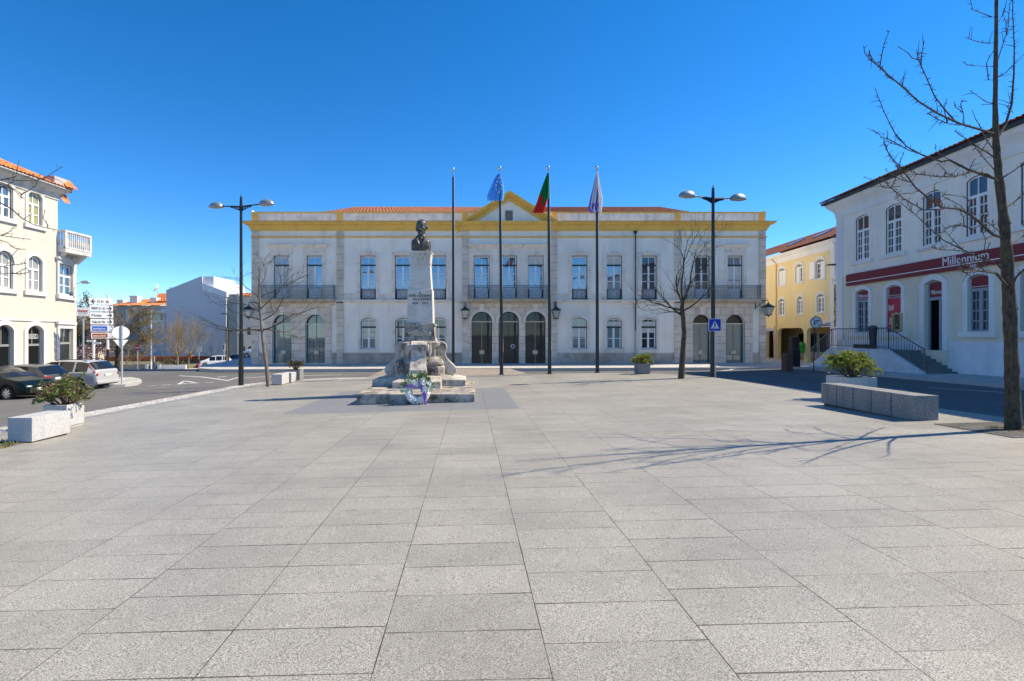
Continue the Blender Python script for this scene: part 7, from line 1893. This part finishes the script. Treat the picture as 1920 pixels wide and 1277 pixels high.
bush('evergreen_bush', 'brown green leafy bush beside the cream house corner', 152, 618, 58, 1.5, 2.4, 2600, [M_SHR3, mat_leaf('olive_leaves', (.10,.10,.03),(.22,.18,.06),2,.2)], 62)
bush('white_blossom_bush', 'white flowering tree glimpsed left of the direction sign panels', 163, 605, 62, 1.3, 2.2, 2200, [mat_leaf('white_blossom', (.60,.57,.53),(.74,.72,.68),3,.2), M_SHR3], 63)
bush('dry_hedge', 'dry olive hedge growing along the orange wall behind the white wall', 318, 680, 70, 1.9, .5, 1500, [M_SHR3, mat_leaf('dry_hedge_leaves', (.14,.10,.05),(.26,.19,.09),2,.2)], 64)
# ================= cars =================
M_TYRE = mat('tyre_rubber', (.016,.016,.017), .8); M_RIM = mat('alloy_rim', (.50,.51,.52), .3, .8); M_TRIMB = mat('black_trim', (.018,.018,.02), .5)
M_CARGL = mat_glass('car_glass', (.008,.010,.011), .05, tint=(.7,.72,.75)); M_HEAD = mat('headlight_glass', (.62,.64,.66), .1, .3); M_TAIL = mat('tail_light_red', (.42,.010,.012), .15); M_PLATE = mat('number_plate', (.78,.78,.74), .4); M_PLBLUE = mat('plate_blue', (.02,.07,.45), .4); M_PLYEL = mat('plate_yellow', (.75,.55,.04), .4)
def paint(name, c, metal=.4, coat=.6, spec=.35): return mat(name, c, .32, metal, spec, coat=coat)
def car(name, label, group, loc, heading, body_m, L_=4.3, W=1.76, H=1.47, top=None, belt=None, glass=None, ws=None, rw=None, wheels=(1.3,-1.32), wr=.31, roof_w=.60, rails=False, lower=None, tail=None, arch=True):
    """x forward, y left. top: roofline (x,z); belt: (x,z); ws/rw: windscreen and rear window x ranges; glass: side window ranges"""
    t = thing(name, label, 'car', loc, heading, group)
    ti = lambda tab, x: (tab[0][1] if x <= tab[0][0] else next((lerp(a[1],b_[1],(x-a[0])/(b_[0]-a[0])) for a,b_ in zip(tab[:-1],tab[1:]) if x <= b_[0]), tab[-1][1]))
    xs_ = sorted(set([round(-L_/2+L_*i/44,3) for i in range(45)] + [round(p[0],3) for p in top] + [round(v,3) for g in glass+[ws,rw] for v in g] + [round(w_+wr*1.16*math.cos(R(a)),3) for w_ in wheels for a in range(0,181,20)]))
    xs_ = [x for x in xs_ if -L_/2-1e-6 <= x <= L_/2+1e-6]
    B, GS, WS, RW = MB(), MB(), MB(), MB()
    secs = []
    for x in xs_:
        e = abs(x)/(L_/2); w_ = W/2*(1-.10*e**5-.06*e**14); zt = ti(top,x); zb = min(ti(belt,x), zt-.015)
        bot = .20 + .12*e**8
        za = bot
        for wx in wheels:
            d = abs(x-wx)
            if d < wr*1.16: za = max(za, wr+math.sqrt((wr*1.16)**2-d*d))
        gh = clamp((zt-zb-.06)/.30); wrf = lerp(w_*.90, W/2*roof_w*1.32, gh)
        zm = lerp(max(za,.42), zb, .5)
        s = [(0,bot),(w_-.20,bot),(w_-.20,za-.001 if za>bot else bot),(w_-.02,za),(w_,max(za+.01,zm)),(w_*.985,zb-.03),(w_*.965,zb),(wrf,zt-lerp(.004,.07,gh)),(wrf*.84,zt-lerp(.002,.015,gh)),(0,zt)]
        secs.append([Vector((x,y,z)) for y,z in s])
    inr = lambda x, r_: r_[0] <= x <= r_[1]
    for i in range(len(xs_)-1):
        xm = (xs_[i]+xs_[i+1])/2
        for k in range(9):
            q = [secs[i][k],secs[i+1][k],secs[i+1][k+1],secs[i][k+1]]
            tgt, m = B, (1 if k <= 2 else 0)
            if k == 3 and lower: m = 2
            if k == 6 and any(inr(xm,g) for g in glass): tgt, m = GS, 0
            elif k >= 7 and inr(xm,ws): tgt, m = WS, 0
            elif k >= 7 and inr(xm,rw): tgt, m = RW, 0
            tgt.face(q, m); tgt.face([Vector((v.x,-v.y,v.z)) for v in reversed(q)], m)
    for s, f in ((secs[0],1),(secs[-1],0)):
        lp = s + [Vector((v.x,-v.y,v.z)) for v in reversed(s[1:-1])]
        B.face(lp if f else lp[::-1], 0)
    B.build('body', [body_m, M_TRIMB, lower or M_TRIMB], t, smooth=32, local=True)
    GS.build('side_windows', M_CARGL, t, smooth=32, local=True); WS.build('windscreen', M_CARGL, t, smooth=32, local=True); RW.build('rear_window', M_CARGL, t, smooth=32, local=True)
    # wheels
    for wx in wheels:
        for s in (-1,1):
            y = s*(W/2-.115); mb = MB()
            mb.lathe([(wr*.62,-.1),(wr*.92,-.1),(wr,-.07),(wr,.07),(wr*.92,.1),(wr*.62,.1)], (wx,y,wr), 22, axis='y'); tw = mb.build('wheel', M_TYRE, t, smooth=40, local=True)
            mb = MB(); yo = y+s*.085
            mb.lathe([(wr*.66,0),(wr*.62,s*.012),(wr*.56,0),(wr*.55,-s*.05)], (wx,yo,wr), 22, axis='y')
            for q in range(7):
                a = 2*math.pi*q/7; c,sn = math.cos(a),math.sin(a)
                pts8 = []
                for dy in (-s*.02, s*.008):
                    for (r_,o) in ((.05,-.035),(wr*.6,-.028),(wr*.6,.028),(.05,.035)): pts8.append((wx+c*r_-sn*o, yo+dy, wr+sn*r_+c*o))
                mb.hexa(pts8)
            mb.tube([(wx,yo-s*.03,wr),(wx,yo+s*.016,wr)], .06, 10); mb.build('rim', M_RIM, tw, local=True)
            mb = MB(); mb.tube([(wx,y-s*.02,wr),(wx,y+s*.045,wr)], wr*.58, 18); mb.build('brake_disc', M_TRIMB, tw, local=True)
    xf, xr = L_/2, -L_/2
    for s in (-1,1):
        mb = MB(); zh = ti(belt,xf-.2)-.10; mb.ell((xf-.20,s*(W/2-.33),zh),(.20,.24,.085)); mb.build('headlight', M_HEAD, t, smooth=60, local=True)
        zt0, zt1, yo, wd = tail or (.75,1.0,.12,.16)
        mb = MB(); n = 6; rows = []
        for i in range(n+1):
            z = lerp(zt0,zt1,i/n); x = next((xs_[j] for j in range(len(xs_)) if ti(top,xs_[j]) > z+.05), xr); e = abs(x)/(L_/2); w_ = W/2*(1-.10*e**5-.06*e**14)
            zbx = ti(belt,x); yy = w_ if z < zbx else lerp(w_*.965, W/2*roof_w*1.32, clamp((z-zbx)/max(.05,ti(top,x)-zbx)))
            rows.append([(x-.03,s*(yy-wd),z),(x-.035,s*(yy-wd*.5),z),(x-.005,s*(yy+.004),z),(x+.05,s*(yy+.008),z)])
        mb.grid(rows); o = mb.build('tail_light', M_TAIL, t, smooth=50, local=True); o.modifiers.new('s','SOLIDIFY').thickness = .012
        mb = MB(); xm = ws[0]+(ws[1]-ws[0])*.55; mb.ell((xm,s*(W/2+.06),ti(belt,xm)+.08),(.07,.10,.07)); mb.build('mirror', body_m, t, smooth=60, local=True)
        for g in glass[:2]:
            mb = MB(); x = g[0]+.06; mb.box(x,x+.16,s*(W/2-.012) if s>0 else -W/2-.014,s*(W/2-.012)+.026 if s>0 else -W/2+.012,ti(belt,x)-.14,ti(belt,x)-.11); mb.build('door_handle', body_m, t, local=True)
    mb = MB(); mb.box(xf-.06,xf+.03,-W*.33,W*.33,.30,.52); mb.build('front_grille', M_TRIMB, t, bevel=.02, local=True)
    mb = MB(); mb.box(xr-.05,xr+.12,-W*.42,W*.42,.34,.50); mb.build('rear_bumper', body_m if not lower else lower, t, bevel=.03, local=True)
    mb = MB(); mb.box(xf+.03,xf+.045,-.26,.26,.42,.53); pl = mb.build('number_plate', M_PLATE, t, local=True)
    mb = MB(); mb.box(xf+.0455,xf+.047,.215,.26,.42,.53); mb.build('plate_band', M_PLBLUE, pl, local=True)
    zp = .80; xq = next((xs_[j] for j in range(len(xs_)) if ti(top,xs_[j]) > zp+.08), xr)
    mb = MB(); mb.box(xq-.045,xq-.02,-.26,.26,zp-.055,zp+.055); pl = mb.build('number_plate', M_PLATE, t, local=True)
    mb = MB(); mb.box(xq-.047,xq-.0455,.21,.26,zp-.055,zp+.055); mb.build('plate_band', M_PLBLUE, pl, local=True)
    mb = MB(); mb.box(xq-.047,xq-.0455,-.26,-.21,zp-.055,zp+.055); mb.build('plate_band', M_PLYEL, pl, local=True)
    if rails:
        for s in (-1,1):
            mb = MB(); x0, x1 = rails; P_ = [(lerp(x0,x1,i/8), s*W/2*roof_w*1.16, ti(top,lerp(x0,x1,i/8))+(.045 if 0<i<8 else .0)) for i in range(9)]; mb.tube(P_, .018, 6); mb.build('roof_rail', M_TRIMB, t, local=True)
    return t
estate_top = [(-2.28,.72),(-2.25,1.02),(-2.18,1.08),(-1.78,1.44),(-1.5,1.49),(-.4,1.52),(.35,1.49),(.75,1.34),(1.22,1.01),(1.9,.88),(2.2,.72),(2.28,.6)]
estate_belt = [(-2.28,.70),(-2.2,1.0),(-1.2,.985),(.6,.93),(1.22,.93),(1.9,.84),(2.28,.58)]
hatch_top = [(-1.9,.70),(-1.87,.95),(-1.80,1.02),(-1.42,1.40),(-1.1,1.45),(-.2,1.47),(.4,1.42),(.72,1.28),(1.15,.98),(1.6,.84),(1.85,.68),(1.9,.58)]
hatch_belt = [(-1.9,.68),(-1.82,.95),(-1.2,.93),(.7,.88),(1.15,.88),(1.6,.79),(1.9,.56)]
sedan_top = [(-2.15,.70),(-2.1,.92),(-1.6,1.0),(-1.15,1.30),(-.7,1.40),(-.1,1.42),(.35,1.36),(.75,1.18),(1.12,.97),(1.8,.84),(2.08,.68),(2.15,.56)]
sedan_belt = [(-2.15,.68),(-2.05,.90),(-1.6,.93),(.7,.88),(1.12,.90),(1.8,.80),(2.15,.54)]
van_top = [(-2.0,.72),(-1.97,1.0),(-1.90,1.10),(-1.68,1.50),(-1.4,1.57),(-.2,1.60),(.45,1.52),(.9,1.28),(1.3,1.02),(1.75,.88),(1.95,.72),(2.0,.6)]
van_belt = [(-2.0,.70),(-1.9,1.0),(-1.2,.96),(.8,.90),(1.3,.93),(1.75,.83),(2.0,.58)]
gz = lambda x,y: G(x,y)-.10
X_, Y_ = -21.9, 27.9
estate_top = [(x, z*1.05 if z > 1.2 else z) for x, z in estate_top]
car('parked_car', 'silver estate car parked nose in beside the cream house', 'cars by the cream house', (X_,Y_,gz(X_,Y_)), R(176), paint('silver_paint',(.58,.58,.58),.3), 4.56, 1.84, 1.52, estate_top, estate_belt, [(-.12,.62),(-1.02,-.2),(-1.80,-1.12)], (.38,1.20), (-2.16,-1.78), (1.32,-1.34), .33, .585, rails=(-1.6,.1), tail=(.78,1.38,.1,.10))
X_, Y_ = -21.8, 24.9
car('parked_car', 'dark grey hatchback parked nose in between the green car and the silver estate', 'cars by the cream house', (X_,Y_,gz(X_,Y_)), R(176), paint('dark_grey_paint',(.085,.088,.092),.2,.4), 3.82, 1.66, 1.46, hatch_top, hatch_belt, [(-.2,.62),(-1.0,-.28)], (.42,1.12), (-1.82,-1.40), (1.2,-1.22), .30, .585, tail=(.72,.98,.1,.22))
g_ = ground_at(31, 745); hd = R(-7)
X_, Y_ = g_.x - 1.7, g_.y + .86 + .2
car('moving_car', 'dark green saloon car driving in from the left edge, nose to the square', 'cars by the cream house', (X_,Y_,gz(X_,Y_)), hd, paint('dark_green_paint',(.003,.010,.011),.0,.08,.15), 4.3, 1.72, 1.42, sedan_top, sedan_belt, [(-.1,.6),(-.95,-.18)], (.38,1.08), (-1.58,-1.1), (1.32,-1.25), .31, .58, tail=(.70,.92,.1,.3))
Y_ = 69.5; X_ = PX(404,Y_)
car('parked_car', 'white compact car in the far street before the orange wall', 'cars in the far street', (X_,Y_,G(X_,Y_)+.02), R(205), paint('white_paint',(.72,.73,.74),.05), 4.0, 1.72, 1.6, van_top, van_belt, [(.0,.72),(-.8,-.08),(-1.5,-.9)], (.5,1.27), (-1.88,-1.66), (1.25,-1.25), .31, .59, tail=(.85,1.2,.1,.12))
Y_ = 60; X_ = PX(458,Y_)
car('parked_car', 'pale car mostly hidden behind the left lamp and hall corner', 'cars in the far street', (X_,Y_+4,HB(X_,60)-1.15), R(190), paint('pale_blue_paint',(.40,.52,.60),.3), 3.9, 1.66, 1.46, hatch_top, hatch_belt, [(-.2,.62),(-1.0,-.28)], (.42,1.12), (-1.82,-1.40), (1.2,-1.22), .30, .585)
Y_ = 72; X_ = PX(440,Y_)
car('parked_car', 'small blue car peeping out right of the white compact car', 'cars in the far street', (X_,Y_,G(X_,Y_)+.2), R(200), paint('blue_paint',(.05,.12,.30),.3), 3.9, 1.66, 1.46, hatch_top, hatch_belt, [(-.2,.62),(-1.0,-.28)], (.42,1.12), (-1.82,-1.40), (1.2,-1.22), .30, .585)
# ================= people =================
M_SKIN = mat('skin', (.55,.36,.27), .6); M_HAIRG = mat('grey_hair', (.30,.28,.26), .7); M_HAIRD = mat('dark_hair', (.03,.022,.018), .6)
def person(label, X, Y, face, H, coat, legs, shoe, hair, stride=.16, skirt=None, bag=None, shirt=None, bulk=1.0):
    z0 = G(X,Y)+.02; t = thing('person', label, 'person', (X,Y,z0), face)
    k = H/1.75; mb = MB(); V = lambda x,y,z: Vector((x*k,y*k*bulk,z*k))     # x forward, y left
    for s in (-1,1):
        f = s*stride
        mb.tube([V(0,s*.09,.92),V(f*.55,s*.09,.50),V(f*.8-.05,s*.09,.09)], [.085*k*bulk,.06*k,.042*k], 10)
        mb.ell(V(f*.8+.03,s*.09,.045), (.12*k,.045*k,.045*k))
        mb.tube([V(0,s*.19,1.40),V(-f*.5,s*.23,1.14),V(-f*.9+.06,s*.22,.92)], [.058*k*bulk,.046*k,.034*k], 10)
        hnd = V(-f*.9+.09,s*.22,.86); mb.ell(hnd,(.035*k,.02*k,.05*k), nu=8, nv=6)
        for q in range(4): mb.tube([hnd+V(-.03+.02*q,0,-.03), hnd+V(-.024+.02*q,-.01*s,-.075-.01*(q in (1,2))), hnd+V(-.014+.02*q,-.02*s,-.10-.008*(q in (1,2)))], [.010*k,.009*k,.007*k], 5)
        mb.tube([hnd+V(.035,0,.01), hnd+V(.06,-.01*s,-.03)], [.011*k,.008*k], 5)
    mb.ell(V(0,0,.95),(.12*k*bulk,.165*k,.13*k)); mb.ell(V(0,0,1.16),(.12*k*bulk,.155*k,.22*k)); mb.ell(V(.0,0,1.33),(.115*k*bulk,.19*k,.13*k))
    mb.tube([V(0,0,1.40),V(.015,0,1.55)], [.062*k,.055*k], 10); mb.ell(V(.03,0,1.64),(.095*k,.075*k,.115*k)); mb.ell(V(.125,0,1.62),(.022*k,.016*k,.025*k))
    for s in (-1,1): mb.ell(V(.02,s*.075,1.63),(.02*k,.012*k,.03*k), nu=8, nv=6)
    if skirt: mb.tube([V(0,0,.98),V(0,0,.55)], [.16*k,.2*k], 12)
    zc = lambda c: (0 if c.z > 1.47*k else (3 if (c.z < .09*k) else (2 if c.z < (.86 if not skirt else .92)*k else (0 if abs(c.y) > .17*k and c.z < .90*k else (4 if (shirt and c.x > .07*k and abs(c.y) < .05*k and c.z > 1.0*k) else 1)))))
    body = remeshed(mb, 'body', [M_SKIN, coat, legs, shoe, shirt or coat], t, .016*k, 3, local=True, pick=zc)
    mb = MB(); mb.ell(V(.005,0,1.685),(.103*k,.085*k,.088*k)); mb.ell(V(-.05,0,1.62),(.06*k,.078*k,.09*k)); mb.build('hair', hair, t, smooth=60, local=True)
    for s in (-1,1):
        mb = MB(); mb.ell(V(.112,s*.032,1.655),(.012*k,.013*k,.008*k), nu=8, nv=6); mb.build('eye', M_SBLACK, t, local=True)
    mb = MB(); mb.ell(V(.115,0,1.575),(.012*k,.026*k,.007*k), nu=8, nv=6); mb.build('mouth', mat('lips',(.36,.16,.14),.5), t, local=True)
    if bag: mb = MB(); mb.ell(V(-.05,.27,.95),(.16*k,.07*k,.15*k)); mb.build('shoulder_bag', bag, t, smooth=60, local=True)
    return t
M_BLKCL = mat('black_jacket', (.016,.016,.02), .8); M_JEANS = mat('blue_jeans', (.05,.09,.20), .8, var=.2, vs=20); M_PINK = mat('pink_trousers', (.50,.07,.20), .8); M_SHOE = mat('dark_shoes', (.02,.018,.016), .6); M_SHIRT = mat('pale_shirt', (.62,.62,.64), .8)
Y_ = 64.2; person('man in a black jacket and blue jeans walking by the white street lamp', PX(289.5,Y_), Y_, R(-65), 1.66, M_BLKCL, M_JEANS, M_SHOE, M_HAIRG, .2, shirt=M_SHIRT)
Y_ = 65.6; person('person in a black coat and pink trousers beside the white compact car', PX(373,Y_), Y_, R(200), 1.55, M_BLKCL, M_PINK, M_SHOE, M_HAIRD, .14, bag=M_BLKCL, bulk=1.35)
